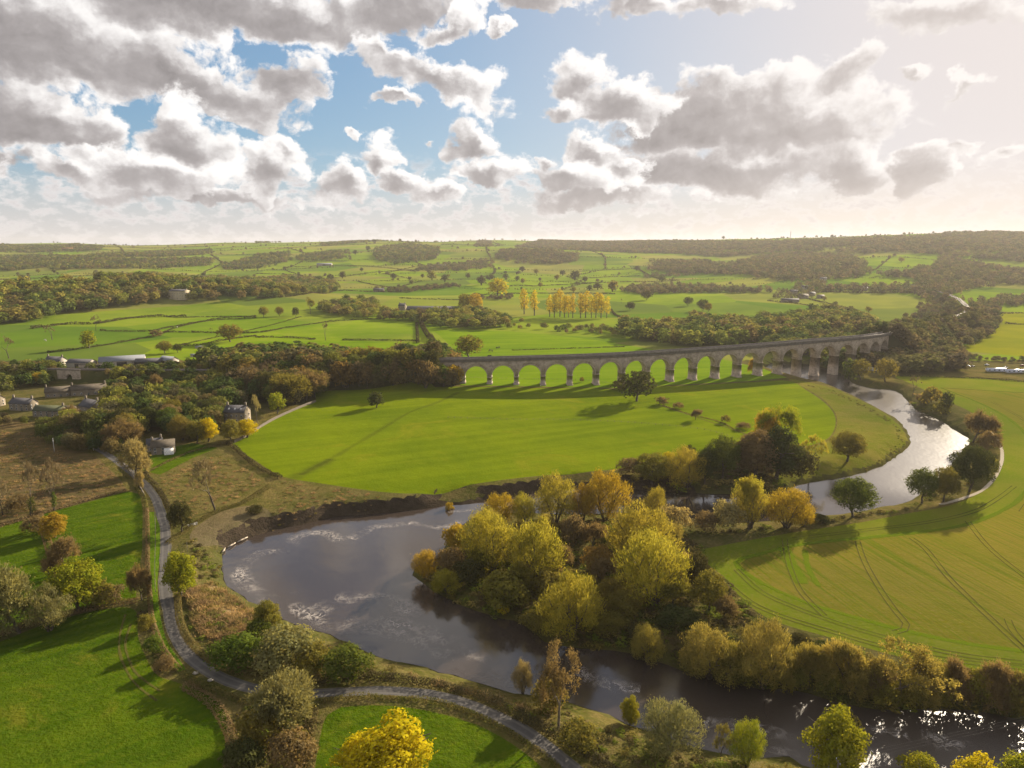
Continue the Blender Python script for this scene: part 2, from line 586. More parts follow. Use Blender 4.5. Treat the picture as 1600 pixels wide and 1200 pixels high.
# ------------------------------------------------------------------ ground materials
def ground_mat(name, cols, scale=0.05, fine=1.2, bump=0.25, stripes=None, patch=0.0, rough=0.9, sheen=0.0, worn=None, swath=None):
    """three colours of the plants or soil mixed by noise; fine grain and small bumps of the sward"""
    m, nt, out = new_mat(name)
    pos = nt.add('ShaderNodeNewGeometry').outputs['Position']
    a = nt.noise(pos, scale, 5, 0.6)
    b = nt.noise(pos, fine, 3, 0.65)
    c = nt.mix(nt.ramp(a, 0.32, 0.68), cols[0], cols[1])
    c = nt.mix(nt.math('MULTIPLY', nt.ramp(b, 0.45, 0.75), 0.75), c, cols[2])
    if stripes:
        ang, per, col, amt = stripes
        rot = nt.add('ShaderNodeMapping', {'Rotation': (0, 0, ang)})
        nt.l.new(pos, rot.inputs['Vector'])
        sc = nt.vmath('MULTIPLY', rot.outputs[0], (1 / per, 0.012, 0))
        st = nt.noise(sc, 1.0, 3, 0.7)
        c = nt.mix(nt.math('MULTIPLY', nt.ramp(st, 0.42, 0.68), amt), c, col)
    if patch:
        vo = nt.add('ShaderNodeTexVoronoi', {'Scale': 0.0042, 'Randomness': 1.0})
        nt.l.new(pos, vo.inputs['Vector'])
        pc = nt.add('ShaderNodeSeparateColor')
        nt.l.new(vo.outputs['Color'], pc.inputs[0])
        c = nt.mix(nt.math('MULTIPLY', nt.ramp(pc.outputs[0], 0.2, 0.9), patch), c, (0.15, 0.145, 0.035))
        c = nt.mix(nt.math('MULTIPLY', nt.ramp(pc.outputs[1], 0.55, 0.9), patch * 0.8), c, (0.045, 0.095, 0.01))
    br = nt.noise(pos, 0.0075, 3, 0.5, 0.5)
    c = nt.mix(1.0, c, nt.mix(nt.ramp(br, 0.32, 0.68), (0.80, 0.84, 0.9), (1.14, 1.08, 1.0)), 'MULTIPLY')
    if swath:
        ang, per, amt = swath
        rot = nt.add('ShaderNodeMapping', {'Rotation': (0, 0, ang)})
        nt.l.new(pos, rot.inputs['Vector'])
        st = nt.noise(nt.vmath('MULTIPLY', rot.outputs[0], (1 / per, 0.006, 0)), 1.0, 2, 0.6)
        c = nt.mix(amt, c, nt.mix(nt.ramp(st, 0.35, 0.65), tuple(v * 0.72 for v in cols[0]), tuple(v * 1.18 for v in cols[2])))
    if worn:
        wn = nt.noise(pos, worn[0], 5, 0.7, 0.8)
        c = nt.mix(nt.math('MULTIPLY', nt.ramp(wn, worn[1], worn[1] + 0.16), worn[3]), c, worn[2])
    bs = nt.add('ShaderNodeBsdfPrincipled', {'Roughness': rough, 'Specular IOR Level': 0.0})
    if sheen:
        bs.inputs['Sheen Weight'].default_value = sheen
        bs.inputs['Sheen Roughness'].default_value = 0.5
        nt.l.new(c, bs.inputs['Sheen Tint'])
    nt.l.new(c, bs.inputs['Base Color'])
    if bump:
        h = nt.math('ADD', nt.noise(pos, 0.9, 4, 0.7), nt.math('MULTIPLY', nt.noise(pos, 0.16, 3, 0.5), 1.6))
        bp = nt.add('ShaderNodeBump', {'Strength': 1.0, 'Distance': bump, 'Height': h})
        nt.l.new(bp.outputs[0], bs.inputs['Normal'])
    nt.l.new(bs.outputs[0], out.inputs['Surface'])
    return m


GR_LUSH = ground_mat('grass_lush', [(0.078, 0.116, 0.002), (0.105, 0.142, 0.0025), (0.125, 0.152, 0.005)], 0.03, 0.9, 0.30, sheen=0.2, worn=(0.022, 0.53, (0.15, 0.148, 0.008), 0.6), swath=(1.15, 7.0, 0.2))
GR_DEEP = ground_mat('grass_deep', [(0.036, 0.072, 0.0025), (0.052, 0.088, 0.003), (0.08, 0.10, 0.006)], 0.06, 0.8, 0.45, sheen=0.12, worn=(0.05, 0.54, (0.125, 0.118, 0.012), 0.6), swath=(0.9, 3.5, 0.25))
GR_FAR = ground_mat('pasture_far', [(0.092, 0.15, 0.005), (0.125, 0.178, 0.009), (0.145, 0.18, 0.02)], 0.008, 0.05, 0.0, patch=0.85, sheen=0.2)
GR_FIELD = ground_mat('pasture_valley', [(0.08, 0.145, 0.003), (0.108, 0.172, 0.005), (0.13, 0.175, 0.01)], 0.02, 0.3, 0.1, sheen=0.2, swath=(1.4, 9.0, 0.3))
CROP = ground_mat('crop_rows', [(0.130, 0.118, 0.012), (0.155, 0.13, 0.018), (0.18, 0.135, 0.034)], 0.02, 0.8, 0.2, stripes=(-0.2, 1.3, (0.085, 0.112, 0.005), 0.95), sheen=0.12, worn=(0.035, 0.58, (0.19, 0.15, 0.04), 0.4))
HEADLAND = ground_mat('crop_headland', [(0.092, 0.125, 0.005), (0.12, 0.132, 0.012), (0.145, 0.14, 0.028)], 0.05, 0.8, 0.2, sheen=0.15)
YELLOWFIELD = ground_mat('stubble_green', [(0.15, 0.17, 0.003), (0.185, 0.19, 0.005), (0.21, 0.19, 0.02)], 0.02, 0.3, 0.1)
ROUGH = ground_mat('rough_grass', [(0.062, 0.066, 0.014), (0.115, 0.095, 0.032), (0.155, 0.115, 0.05)], 0.09, 0.7, 0.6)
MARSH = ground_mat('brown_marsh', [(0.066, 0.055, 0.02), (0.115, 0.08, 0.035), (0.06, 0.08, 0.014)], 0.05, 0.5, 0.7, stripes=(1.35, 3.0, (0.15, 0.10, 0.048), 0.7))
OLIVE = ground_mat('point_bar_grass', [(0.095, 0.115, 0.008), (0.135, 0.125, 0.022), (0.155, 0.135, 0.04)], 0.05, 0.6, 0.5)
DRYGRASS = ground_mat('dry_reed', [(0.19, 0.125, 0.055), (0.25, 0.17, 0.08), (0.12, 0.095, 0.03)], 0.12, 0.9, 0.7)
EARTH = ground_mat('bank_earth', [(0.045, 0.034, 0.024), (0.07, 0.052, 0.036), (0.04, 0.036, 0.016)], 0.25, 1.3, 0.8)
DIRT = ground_mat('bare_dirt', [(0.10, 0.08, 0.042), (0.135, 0.105, 0.058), (0.085, 0.085, 0.025)], 0.12, 1.0, 0.4)
MARGIN = ground_mat('muddy_margin', [(0.06, 0.058, 0.018), (0.085, 0.085, 0.02), (0.10, 0.078, 0.04)], 0.2, 1.3, 0.5)
WOODFLOOR = ground_mat('leaf_litter', [(0.045, 0.05, 0.015), (0.075, 0.064, 0.026), (0.05, 0.066, 0.015)], 0.1, 0.6, 0.5)
VERGE = ground_mat('verge_grass', [(0.06, 0.125, 0.004), (0.095, 0.15, 0.008), (0.13, 0.14, 0.03)], 0.2, 1.3, 0.3)

# ------------------------------------------------------------------ the fields, outlined as they lie
# name, material, outline in the photograph, smooth outline?
MEADOW = [(495, 612), (600, 608), (720, 604), (840, 606), (960, 609), (1035, 635), (1095, 655), (1150, 674), (1168, 688), (1140, 700), (1110, 706), (1050, 718), (960, 733), (870, 741), (800, 748), (730, 758), (665, 770), (600, 769), (500, 755), (440, 744), (400, 720), (366, 697), (372, 686), (430, 653), (492, 627)]
MEADOW2 = [(962, 608), (1080, 602), (1180, 597), (1232, 595), (1262, 611), (1288, 629), (1304, 649), (1303, 672), (1285, 690), (1240, 698), (1170, 688), (1150, 673), (1095, 654), (1036, 634)]
CROPF = [(1401, 587), (1500, 589), (1600, 595), (1760, 604), (1960, 640), (2000, 1120), (1800, 1085), (1600, 1052), (1450, 1036), (1300, 997), (1200, 966), (1150, 927), (1130, 900), (1100, 878), (1090, 862), (1130, 852), (1240, 832), (1340, 817), (1420, 802), (1475, 792), (1520, 776), (1552, 750), (1566, 718), (1562, 690), (1548, 664), (1512, 641), (1478, 626), (1430, 602)]
CROPIN = [(1470, 606), (1600, 614), (1760, 625), (1960, 665), (2000, 1070), (1800, 1040), (1600, 1018), (1480, 1000), (1340, 966), (1240, 934), (1180, 905), (1150, 880), (1180, 868), (1260, 850), (1380, 838), (1500, 822), (1580, 790), (1612, 750), (1616, 705), (1590, 665), (1540, 634)]
FIELDS = [
    ('meadow', GR_LUSH, MEADOW, True), ('meadow', GR_LUSH, MEADOW2, True),
    ('crop_field', CROP, CROPIN, True), ('field_margin', HEADLAND, CROPF, True),
    ('point_bar', OLIVE, [(1232, 592), (1262, 597), (1300, 606), (1337, 622), (1375, 641), (1405, 659), (1420, 680), (1422, 695), (1405, 710), (1375, 729), (1330, 744), (1285, 751), (1244, 759), (1225, 767), (1205, 760), (1215, 735), (1245, 705), (1288, 692), (1305, 674), (1307, 650), (1292, 629), (1265, 610)], True),
    ('pasture', GR_DEEP, [(-260, 1080), (-100, 1040), (0, 1003), (100, 966), (204, 950), (217, 1000), (240, 1050), (262, 1062), (292, 1072), (350, 1106), (348, 1200), (340, 1290), (-200, 1330), (-300, 1200)], True),
    ('pasture', GR_DEEP, [(-260, 900), (-100, 850), (0, 824), (87, 798), (200, 768), (219, 772), (223, 800), (222, 860), (212, 934), (120, 952), (0, 985), (-150, 1010)], False),
    ('pasture', GR_DEEP, [(512, 1117), (560, 1103), (640, 1106), (720, 1124), (780, 1150), (840, 1193), (885, 1245), (900, 1300), (480, 1300), (492, 1200)], True),
    ('verge', VERGE, [(232, 800), (248, 800), (250, 860), (246, 910), (250, 960), (262, 1003), (290, 1046), (278, 1050), (252, 1016), (238, 970), (233, 900)], True),
    ('marsh', MARSH, [(-260, 690), (-60, 672), (0, 655), (60, 660), (100, 700), (150, 712), (190, 752), (198, 766), (87, 796), (0, 822), (-120, 850), (-260, 890)], False),
    ('garden_grass', GR_DEEP, [(222, 735), (240, 706), (300, 692), (340, 700), (300, 716), (250, 742)], False),
    ('reed_bank', DRYGRASS, [(292, 925), (330, 900), (352, 915), (380, 935), (402, 955), (395, 985), (350, 1005), (310, 985)], True),
    ('bare_bank', DIRT, [(300, 830), (345, 800), (400, 790), (425, 805), (410, 822), (350, 838), (305, 850)], True),
    # beyond the viaduct
    ('pasture', GR_FIELD, [(674, 515), (800, 518), (930, 531), (1020, 546), (1090, 552), (1150, 566), (1192, 576), (1230, 590), (1180, 595), (1080, 600), (962, 606), (840, 604), (720, 602), (700, 585), (720, 556)], False),
    ('pasture', GR_FIELD, [(300, 549), (350, 540), (400, 533), (500, 532), (600, 534), (655, 536), (690, 545), (718, 556), (690, 562), (600, 563), (470, 558), (330, 562)], False),
    ('stubble_field', YELLOWFIELD, [(1487, 547), (1530, 533), (1556, 516), (1562, 489), (1640, 487), (1800, 487), (1900, 560), (1600, 557)], False),
]

# ------------------------------------------------------------------ one sheet of ground, split along the field edges
gpts = []
yy = 40.0
while yy < 8600:
    stp = max(4.5, yy * 0.0165)
    us = np.arange(-1.15, 1.151, stp / yy if yy > 200 else stp / 200)
    off = (us[1] - us[0]) * 0.5 * (len(gpts) % 2)
    gpts.append(np.stack([(us + off) * max(yy, 200), np.full(len(us), yy)], -1))
    yy += stp * 0.87
gpts.append(np.stack(np.meshgrid(np.linspace(-230, 230, 24), np.linspace(-200, 30, 14)), -1).reshape(-1, 2))
gpts = np.concatenate(gpts)
# denser along the banks and embankments
_fx, _fy = np.meshgrid(np.arange(-330, 420, 2.6), np.arange(120, 720, 2.6))
fine = np.stack([_fx.ravel(), _fy.ravel()], -1)
fine[:, 0] += np.where(np.arange(len(fine)) // _fx.shape[1] % 2, 1.3, 0)
_in = inside(river, fine)
_bd = np.full(len(fine), 99.0)
_c = np.nonzero((np.abs(project(np.column_stack([fine, np.zeros(len(fine))]))[:, 0] - 800) < 900))[0]
_bd[_c] = seg_dist(river[::2], fine[_c], True)[0]
fine = fine[(_bd < 13) & (~_in | (_bd < 6)) & (_bd > 0.8)]
_rd, _ = seg_dist(rail[::3], gpts)
ex = []
for k in range(0, len(rail), 2):
    nrm = np.array([-(rail[min(k + 1, len(rail) - 1)] - rail[k - 1 if k else 0])[1], (rail[min(k + 1, len(rail) - 1)] - rail[k - 1 if k else 0])[0]])
    nrm = nrm / max(np.linalg.norm(nrm), 1e-6)
    if VIA0 < _s[k] < VIA1 and 2 < k:
        continue
    for o in (-38, -26, -15, -6, 0, 6, 15, 26, 38):
        ex.append(rail[k, :2] + nrm * o)
gpts = np.concatenate([gpts[_rd > 5], fine, np.array(ex)])
# drop sheet points that sit right on an outline
outl = []
for (nm, mt, poly, sm) in FIELDS:
    W3 = GP(poly, None)
    pl = smooth_line(W3, lambda p: max(3.0, p[1] * 0.012), True) if sm else smooth_line(np.repeat(W3, 1, 0), 1e9, True)
    if not sm:
        dens = []
        for i in range(len(W3)):
            a, b = W3[i], W3[(i + 1) % len(W3)]
            mm = max(1, int(np.linalg.norm(b - a) / max(4.0, a[1] * 0.012)))
            dens += [a + (b - a) * t / mm for t in range(mm)]
        pl = np.array(dens)
    outl.append(pl[:, :2])
cverts, cedges, nv = [], [], 0
for pl in [river[:, :2]] + outl:
    cverts.append(pl)
    cedges += [(nv + i, nv + (i + 1) % len(pl)) for i in range(len(pl))]
    nv += len(pl)
gpts = gpts[(gpts[:, 1] > -250)]
_allc = np.concatenate(cverts)
_key = set(map(tuple, np.round(_allc / 2.0).astype(int)))
keep = np.array([tuple(v) not in _key for v in np.round(gpts / 2.0).astype(int)])
gpts = gpts[keep]
allp = np.concatenate(cverts + [gpts])
cv, ce, cf, _o1, _o2, _o3 = geometry.delaunay_2d_cdt([Vector((float(a), float(b))) for a, b in allp], cedges, [], 0, 0.02)
GV = np.array([(v.x, v.y) for v in cv])
GF = np.array([f for f in cf if len(f) == 3], dtype=int)
GZV = ground_z(GV)
cen = GV[GF].mean(1)
tri = GV[GF]
area = (tri[:, 1, 0] - tri[:, 0, 0]) * (tri[:, 2, 1] - tri[:, 0, 1]) - (tri[:, 2, 0] - tri[:, 0, 0]) * (tri[:, 1, 1] - tri[:, 0, 1])
GF[area < 0] = GF[area < 0][:, ::-1]
reg = np.zeros(len(GF), dtype=int)
for i, pl in enumerate(outl):
    m_ = inside(pl, cen) & (reg == 0)
    reg[m_] = i + 1
inr = inside(river, cen)
reg[inr] = 200
cz = GZV[GF].mean(1)
dr = np.full(len(cen), 99.0)
_c = np.nonzero((cen[:, 1] < 760) & (np.abs(cen[:, 0]) < 450))[0]
dr[_c] = seg_dist(river[::2], cen[_c], True)[0]
# steep faces of the bank are bare earth
slope = np.abs(np.cross(np.column_stack([GV[GF[:, 1]] - GV[GF[:, 0]], GZV[GF[:, 1]] - GZV[GF[:, 0]]]), np.column_stack([GV[GF[:, 2]] - GV[GF[:, 0]], GZV[GF[:, 2]] - GZV[GF[:, 0]]])))
slope = np.hypot(slope[:, 0], slope[:, 1]) / np.maximum(np.abs(slope[:, 2]), 1e-6)
cliff = GP([(400, 838), (440, 826), (480, 815), (560, 803), (700, 788), (800, 772), (900, 762), (1037, 764)], WZ)
dcl = seg_dist(cliff, cen)[0]
reg[(reg != 200) & (dr < 14) & (slope > 0.42) & (cz < -0.3) & (dcl < 16)] = 201
reg[(reg != 200) & (reg != 201) & (reg != 15) & (dr < 5.0) & (cz < -3.4)] = 205
farm = (reg == 0) & (cen[:, 1] > 700)
rail_d, rail_i = seg_dist(rail, cen)
reg[(reg == 0) & (rail_d < 60) & (slope > 0.3)] = 202
farm = (reg == 0) & ((cen[:, 1] > 720) | (rail_d < 0))
reg[farm] = 203
reg[(reg == 0) & (cen[:, 1] < 720)] = 204


def submesh(ids, name, mat):
    f = GF[np.isin(reg, ids)]
    if not len(f):
        return None
    used, inv = np.unique(f.ravel(), return_inverse=True)
    me = np_mesh(name, np.column_stack([GV[used], GZV[used]]), [inv.reshape(-1, 3)], True)
    return tag(link(name, me, mat), kind='structure')


for i, (nm, mt, poly, sm) in enumerate(FIELDS):
    submesh([i + 1], nm, mt)
submesh([200, 201], 'river_bank', EARTH)
submesh([202], 'railway_embankment', WOODFLOOR)
submesh([205], 'river_margin', MARGIN)
submesh([203], 'hills', GR_FAR)
submesh([204], 'ground', ROUGH)

# ------------------------------------------------------------------ water
m, nt, out = new_mat('river_water')
pos = nt.add('ShaderNodeNewGeometry').outputs['Position']
h1 = nt.noise(nt.vmath('MULTIPLY', pos, (1.0, 0.7, 1)), 0.55, 4, 0.6)
h2 = nt.noise(pos, 0.07, 3, 0.5, 0.6)
calm = nt.ramp(nt.noise(pos, 0.018, 3, 0.55, 1.0), 0.35, 0.65)
# the shallows downstream (towards the lower right) and below the viaduct run rougher
sp = nt.add('ShaderNodeSeparateXYZ')
nt.l.new(pos, sp.inputs[0])
riff = nt.math('MULTIPLY', nt.ramp(sp.outputs[0], 15, 95), nt.ramp(sp.outputs[1], 215, 165))
riff2 = nt.math('MULTIPLY', nt.ramp(sp.outputs[0], 130, 200), nt.ramp(sp.outputs[1], 300, 350))
amp = nt.math('ADD', nt.math('MULTIPLY_ADD', calm, 0.035, 0.012), nt.math('ADD', nt.math('MULTIPLY', riff, 0.02), nt.math('MULTIPLY', riff2, 0.06)))
h3 = nt.math('MULTIPLY', nt.noise(nt.vmath('MULTIPLY', pos, (0.55, 1.3, 1)), 3.4, 4, 0.65), nt.math('MULTIPLY', riff, 0.085))
hh = nt.math('MULTIPLY', nt.math('ADD', h1, nt.math('MULTIPLY', h2, 1.2)), nt.math('MULTIPLY', amp, nt.math('MULTIPLY_ADD', riff, -0.7, 1.0)))
bp = nt.add('ShaderNodeBump', {'Strength': 1.0, 'Distance': 1.0, 'Height': nt.math('ADD', hh, h3)})
wb = nt.add('ShaderNodeBsdfPrincipled', {'Base Color': (0.042, 0.032, 0.026, 1), 'Roughness': nt.math('ADD', nt.math('MULTIPLY_ADD', riff2, 0.15, 0.09), nt.math('MULTIPLY', riff, 0.26)), 'IOR': 1.45, 'Specular IOR Level': 0.8})
nt.l.new(bp.outputs[0], wb.inputs['Normal'])
nt.l.new(wb.outputs[0], out.inputs['Surface'])
WATER = m
_rv = [Vector((p[0], p[1])) for p in river]
wv_, we_, wf_, *_ = geometry.delaunay_2d_cdt(_rv, [(i, (i + 1) % len(_rv)) for i in range(len(_rv))], [], 1, 0.001)
wme = np_mesh('river', [(v.x, v.y, WZ) for v in wv_], [np.array([f for f in wf_ if len(f) == 3])])
_ro = link('river', wme, WATER)
tag(_ro, kind='structure')
if wme.polygons[0].normal.z < 0:
    wme.flip_normals()
# ------------------------------------------------------------------ viaduct
def stone_mat(name, c1, c2, mortar, course=0.45, stain=0.5):
    m, nt, out = new_mat(name)
    pos = nt.add('ShaderNodeTexCoord').outputs['Object']
    sp = nt.add('ShaderNodeSeparateXYZ')
    nt.l.new(pos, sp.inputs[0])
    uv = nt.add('ShaderNodeCombineXYZ', {0: nt.math('ADD', sp.outputs[0], nt.math('MULTIPLY', sp.outputs[1], 0.83)), 1: sp.outputs[2]}).outputs[0]
    br = nt.add('ShaderNodeTexBrick', {'Color1': c1 + (1,), 'Color2': c2 + (1,), 'Mortar': mortar + (1,), 'Scale': 1.0, 'Mortar Size': 0.03, 'Brick Width': course * 2.3, 'Row Height': course})
    nt.l.new(uv, br.inputs['Vector'])
    n = nt.noise(pos, 0.35, 5, 0.65)
    c = nt.mix(nt.math('MULTIPLY', nt.ramp(n, 0.42, 0.7), stain), br.outputs[0], (0.07, 0.06, 0.05))
    bs = nt.add('ShaderNodeBsdfPrincipled', {'Roughness': 0.9, 'Specular IOR Level': 0.2})
    nt.l.new(c, bs.inputs['Base Color'])
    bp = nt.add('ShaderNodeBump', {'Strength': 0.6, 'Distance': 0.08, 'Height': nt.math('ADD', br.outputs[1], nt.noise(pos, 2.5, 3))})
    nt.l.new(bp.outputs[0], bs.inputs['Normal'])
    nt.l.new(bs.outputs[0], out.inputs['Surface'])
    return m


STONE = stone_mat('viaduct_stone', (0.504, 0.408, 0.312), (0.372, 0.306, 0.234), (0.204, 0.168, 0.132), 0.5, 0.5)
COPING = stone_mat('parapet_stone', (0.221, 0.195, 0.169), (0.169, 0.150, 0.130), (0.104, 0.091, 0.078), 0.4, 0.5)


def plain_mat(name, col, rough=0.7, metal=0.0, var=0.15, scale=1.5, spec=0.3):
    m, nt, out = new_mat(name)
    pos = nt.add('ShaderNodeTexCoord').outputs['Object']
    n = nt.noise(pos, scale, 5, 0.6)
    d = tuple(c * (1 - var * 2.2) for c in col)
    l = tuple(min(1, c * (1 + var)) for c in col)
    c = nt.mix(nt.ramp(n, 0.3, 0.7), d, l)
    bs = nt.add('ShaderNodeBsdfPrincipled', {'Roughness': rough, 'Metallic': metal, 'Specular IOR Level': spec})
    nt.l.new(c, bs.inputs['Base Color'])
    nt.l.new(bs.outputs[0], out.inputs['Surface'])
    return m


BALLAST = plain_mat('ballast', (0.10, 0.085, 0.072), 1.0, 0, 0.3, 3.0, 0.0)
RAILSTEEL = plain_mat('rail_steel', (0.20, 0.17, 0.15), 0.5, 0.5, 0.2)
NB, BW = 21, 8.6                                     # arches, width over the parapets
via = empty('viaduct', (float(rail_at(VIA0)[0]), float(rail_at(VIA0)[1]), 0))
tag(via, 'long curving stone railway viaduct of twenty one arches crossing the meadow and river', 'viaduct')
VO = np.array(via.location)
sP = [VIA0 + (VIA1 - VIA0) * k / NB for k in range(NB + 1)]
PIER = [rail_at(s) for s in sP]
DIRS = []
for s in sP:
    a, b = rail_at(s - 6), rail_at(s + 6)
    d = (b - a)[:2]
    DIRS.append(d / np.linalg.norm(d))


def seclin(k, t, off, z):
    """point on bay k at fraction t along it, off metres left of the centre line"""
    p = rail_at(sP[k] + (sP[k + 1] - sP[k]) * t)
    a, b = rail_at(sP[k] + (sP[k + 1] - sP[k]) * t - 3), rail_at(sP[k] + (sP[k + 1] - sP[k]) * t + 3)
    d = (b - a)[:2] / np.linalg.norm((b - a)[:2])
    return np.array([p[0] - d[1] * off, p[1] + d[0] * off, p[2] + z]) - VO


PT = 3.7                                             # pier thickness at the springing
for k in range(NB):
    span = sP[k + 1] - sP[k]
    Rr = (span - PT) / 2
    mb = MB()
    n = 22
    prof = []
    for i in range(n + 1):
        th = math.pi * (1 - i / n)
        prof.append((0.5 + Rr * math.cos(th) / span, -5.7 - Rr + Rr * math.sin(th) * 1.0))
    prof = [(0.0, prof[0][1])] + prof + [(1.0, prof[0][1])]
    hw = BW / 2 - 0.25
    vs, q = [], []
    for (t, z) in prof:
        t = min(max(t, 0), 1)
        vs += [seclin(k, t, -hw, z), seclin(k, t, hw, z), seclin(k, t, -hw, -1.35), seclin(k, t, hw, -1.35)]
    for i in range(len(prof) - 1):
        a, b = 4 * i, 4 * (i + 1)
        q += [(a, b, b + 2, a + 2), (b + 1, a + 1, a + 3, b + 3), (a + 1, b + 1, b, a), (a + 2, b + 2, b + 3, a + 3)]
    mb.raw(vs, q)
    arch = mb.build('arch', STONE, via)
    # ring of voussoirs standing a little proud of the face
    mb = MB()
    for side in (-1, 1):
        vs, q = [], []
        for i in range(n + 1):
            th = math.pi * (1 - i / n)
            for rr, o in ((Rr - 0.03, 0.1), (Rr + 0.85, 0.1), (Rr - 0.03, -0.1), (Rr + 0.85, -0.1)):
                vs.append(seclin(k, min(max(0.5 + rr * math.cos(th) / span, -0.02), 1.02), side * (hw + o), -5.7 - Rr + rr * math.sin(th)))
        for i in range(n):
            a, b = 4 * i, 4 * (i + 1)
            q += [(a, a + 1, b + 1, b), (a, b, b + 2, a + 2), (a + 1, a + 3, b + 3, b + 1)]
        mb.raw(vs, q)
    mb.build('arch_ring', STONE, arch)
for k in range(NB + 1):
    p, d = PIER[k] - VO, DIRS[k]
    span = sP[1] - sP[0]
    zt = PIER[k][2] - 5.7 - (span - PT) / 2
    gz = GZ(PIER[k][0], PIER[k][1])
    zb = min(gz, WZ if gz < -3 else gz) - 2.0
    abut = 1.0
    mb = MB()

    def ring(z, a, b):
        return [(p[0] + d[0] * sx * a / 2 - d[1] * sy * b / 2, p[1] + d[1] * sx * a / 2 + d[0] * sy * b / 2, z) for sx, sy in ((-1, -1), (1, -1), (1, 1), (-1, 1))]
    hgt = zt - zb
    levels = [(zb, PT + 1.3, BW + 1.5), (zb + 2.8, PT + 1.15, BW + 1.35), (zb + 2.8, PT + 0.03 * hgt, BW + 0.035 * hgt), (zt - 0.9, PT + 0.1, BW - 0.2), (zt - 0.9, PT + 0.7, BW + 0.35), (zt - 0.05, PT + 0.7, BW + 0.35)]
    vs = [v for L in levels for v in ring(*L)]
    q = [(4 * i + j, 4 * i + (j + 1) % 4, 4 * i + 4 + (j + 1) % 4, 4 * i + 4 + j) for i in range(len(levels) - 1) for j in range(4)]
    e = 4 * (len(levels) - 1)
    q.append((e, e + 1, e + 2, e + 3))
    mb.raw(vs, q)
    mb.build('pier', STONE, via)


def strip(s0, s1, prof, step=3.0, origin=VO):
    """sweeps an open profile [(offset, z)...] along the railway"""
    m_ = max(2, int((s1 - s0) / step))
    vs, q = [], []
    n = len(prof)
    for i in range(m_ + 1):
        s = s0 + (s1 - s0) * i / m_
        p = rail_at(s)
        a, b = rail_at(s - 3), rail_at(s + 3)
        d = (b - a)[:2] / np.linalg.norm((b - a)[:2])
        for o, z in prof:
            vs.append(np.array([p[0] - d[1] * o, p[1] + d[0] * o, p[2] + z]) - origin)
    for i in range(m_):
        for j in range(n - 1):
            q.append((i * n + j, i * n + j + 1, (i + 1) * n + j + 1, (i + 1) * n + j))
    return np.array(vs), q


def closed_prof(o0, o1, z0, z1):
    return [(o0, z0), (o0, z1), (o1, z1), (o1, z0), (o0, z0)]


for side in (-1, 1):
    hw = BW / 2
    MB().raw(*strip(VIA0 - 6, VIA1 + 6, closed_prof(side * (hw - 0.45), side * (hw + 0.02), -1.0, 1.25))).build('parapet', COPING, via)
    MB().raw(*strip(VIA0 - 6, VIA1 + 6, closed_prof(side * (hw - 0.5), side * (hw + 0.42), -1.7, -1.0))).build('string_course', COPING, via)
MB().raw(*strip(VIA0 - 6, VIA1 + 6, closed_prof(-hw + 0.46, hw - 0.46, -1.3, -0.32))).build('deck', BALLAST, via)
# the railway itself runs on past both ends
trk = tag(empty('railway', (0, 0, 0)), 'double railway track running over the viaduct and curving away between trees', 'railway')
Z0 = np.zeros(3)
MB().raw(*strip(0, VIA0 - 6, closed_prof(-4.4, 4.4, -0.9, -0.3), 4, Z0)).raw(*strip(VIA1 + 6, _s[-1], closed_prof(-4.4, 4.4, -0.9, -0.3), 4, Z0)).build('ballast', BALLAST, trk)
for o in (-2.62, -1.18, 1.18, 2.62):
    MB().raw(*strip(0, _s[-1], closed_prof(o - 0.05, o + 0.05, -0.3, -0.1), 4, Z0)).build('rail', RAILSTEEL, trk)
# ------------------------------------------------------------------ lane, paths, tracks
HOUSE_SPOTS = []
road_line = smooth_line(GP([(150, 700), (176, 716), (210, 742), (236, 768), (250, 797), (258, 830), (259, 870), (258, 910), (263, 950), (277, 998), (310, 1038), (370, 1069), (450, 1084), (540, 1081), (620, 1080), (700, 1091), (760, 1111), (830, 1150), (890, 1196), (930, 1235), (980, 1300)]), 2.0)


def ribbon(name, line, width, mat, lift=0.05, jitter=0.0, kind='structure', cols=4, seed=1, label=None, cat=None):
    rg = rng_(seed)
    line = np.asarray(line)
    t = np.gradient(line[:, :2], axis=0)
    t /= np.maximum(np.linalg.norm(t, axis=1, keepdims=True), 1e-9)
    nrm = np.stack([-t[:, 1], t[:, 0]], -1)
    wl = width / 2 + jitter * np.interp(np.arange(len(line)), np.arange(0, len(line) + 4, 3), rg.normal(0, 1, len(np.arange(0, len(line) + 4, 3))))
    wr = width / 2 + jitter * np.interp(np.arange(len(line)), np.arange(0, len(line) + 4, 3), rg.normal(0, 1, len(np.arange(0, len(line) + 4, 3))))
    V, n = [], len(line)
    for k in range(cols + 1):
        f = k / cols * 2 - 1
        off = np.where(f < 0, f * wl, f * wr)
        V.append(line[:, :2] + nrm * off[:, None])
    V = np.stack(V, 1).reshape(-1, 2)
    z = np.full(len(V), WZ) if kind == 'water' else ground_z(V)
    i, j = np.meshgrid(np.arange(n - 1), np.arange(cols), indexing='ij')
    c1 = cols + 1
    Q = np.stack([i * c1 + j + 1, i * c1 + j, (i + 1) * c1 + j, (i + 1) * c1 + j + 1], -1).reshape(-1, 4)
    me = np_mesh(name, np.column_stack([V, z + lift]), [Q], True)
    uv = me.attributes.new('across', 'FLOAT', 'POINT')
    uv.data.foreach_set('value', np.tile(np.abs(np.linspace(-1, 1, c1)), n).astype(np.float32))
    if me.polygons[0].normal.z < 0:
        me.flip_normals()
    o = link(name, me, mat)
    return tag(o, label, cat, None, 'stuff' if kind == 'water' else kind)


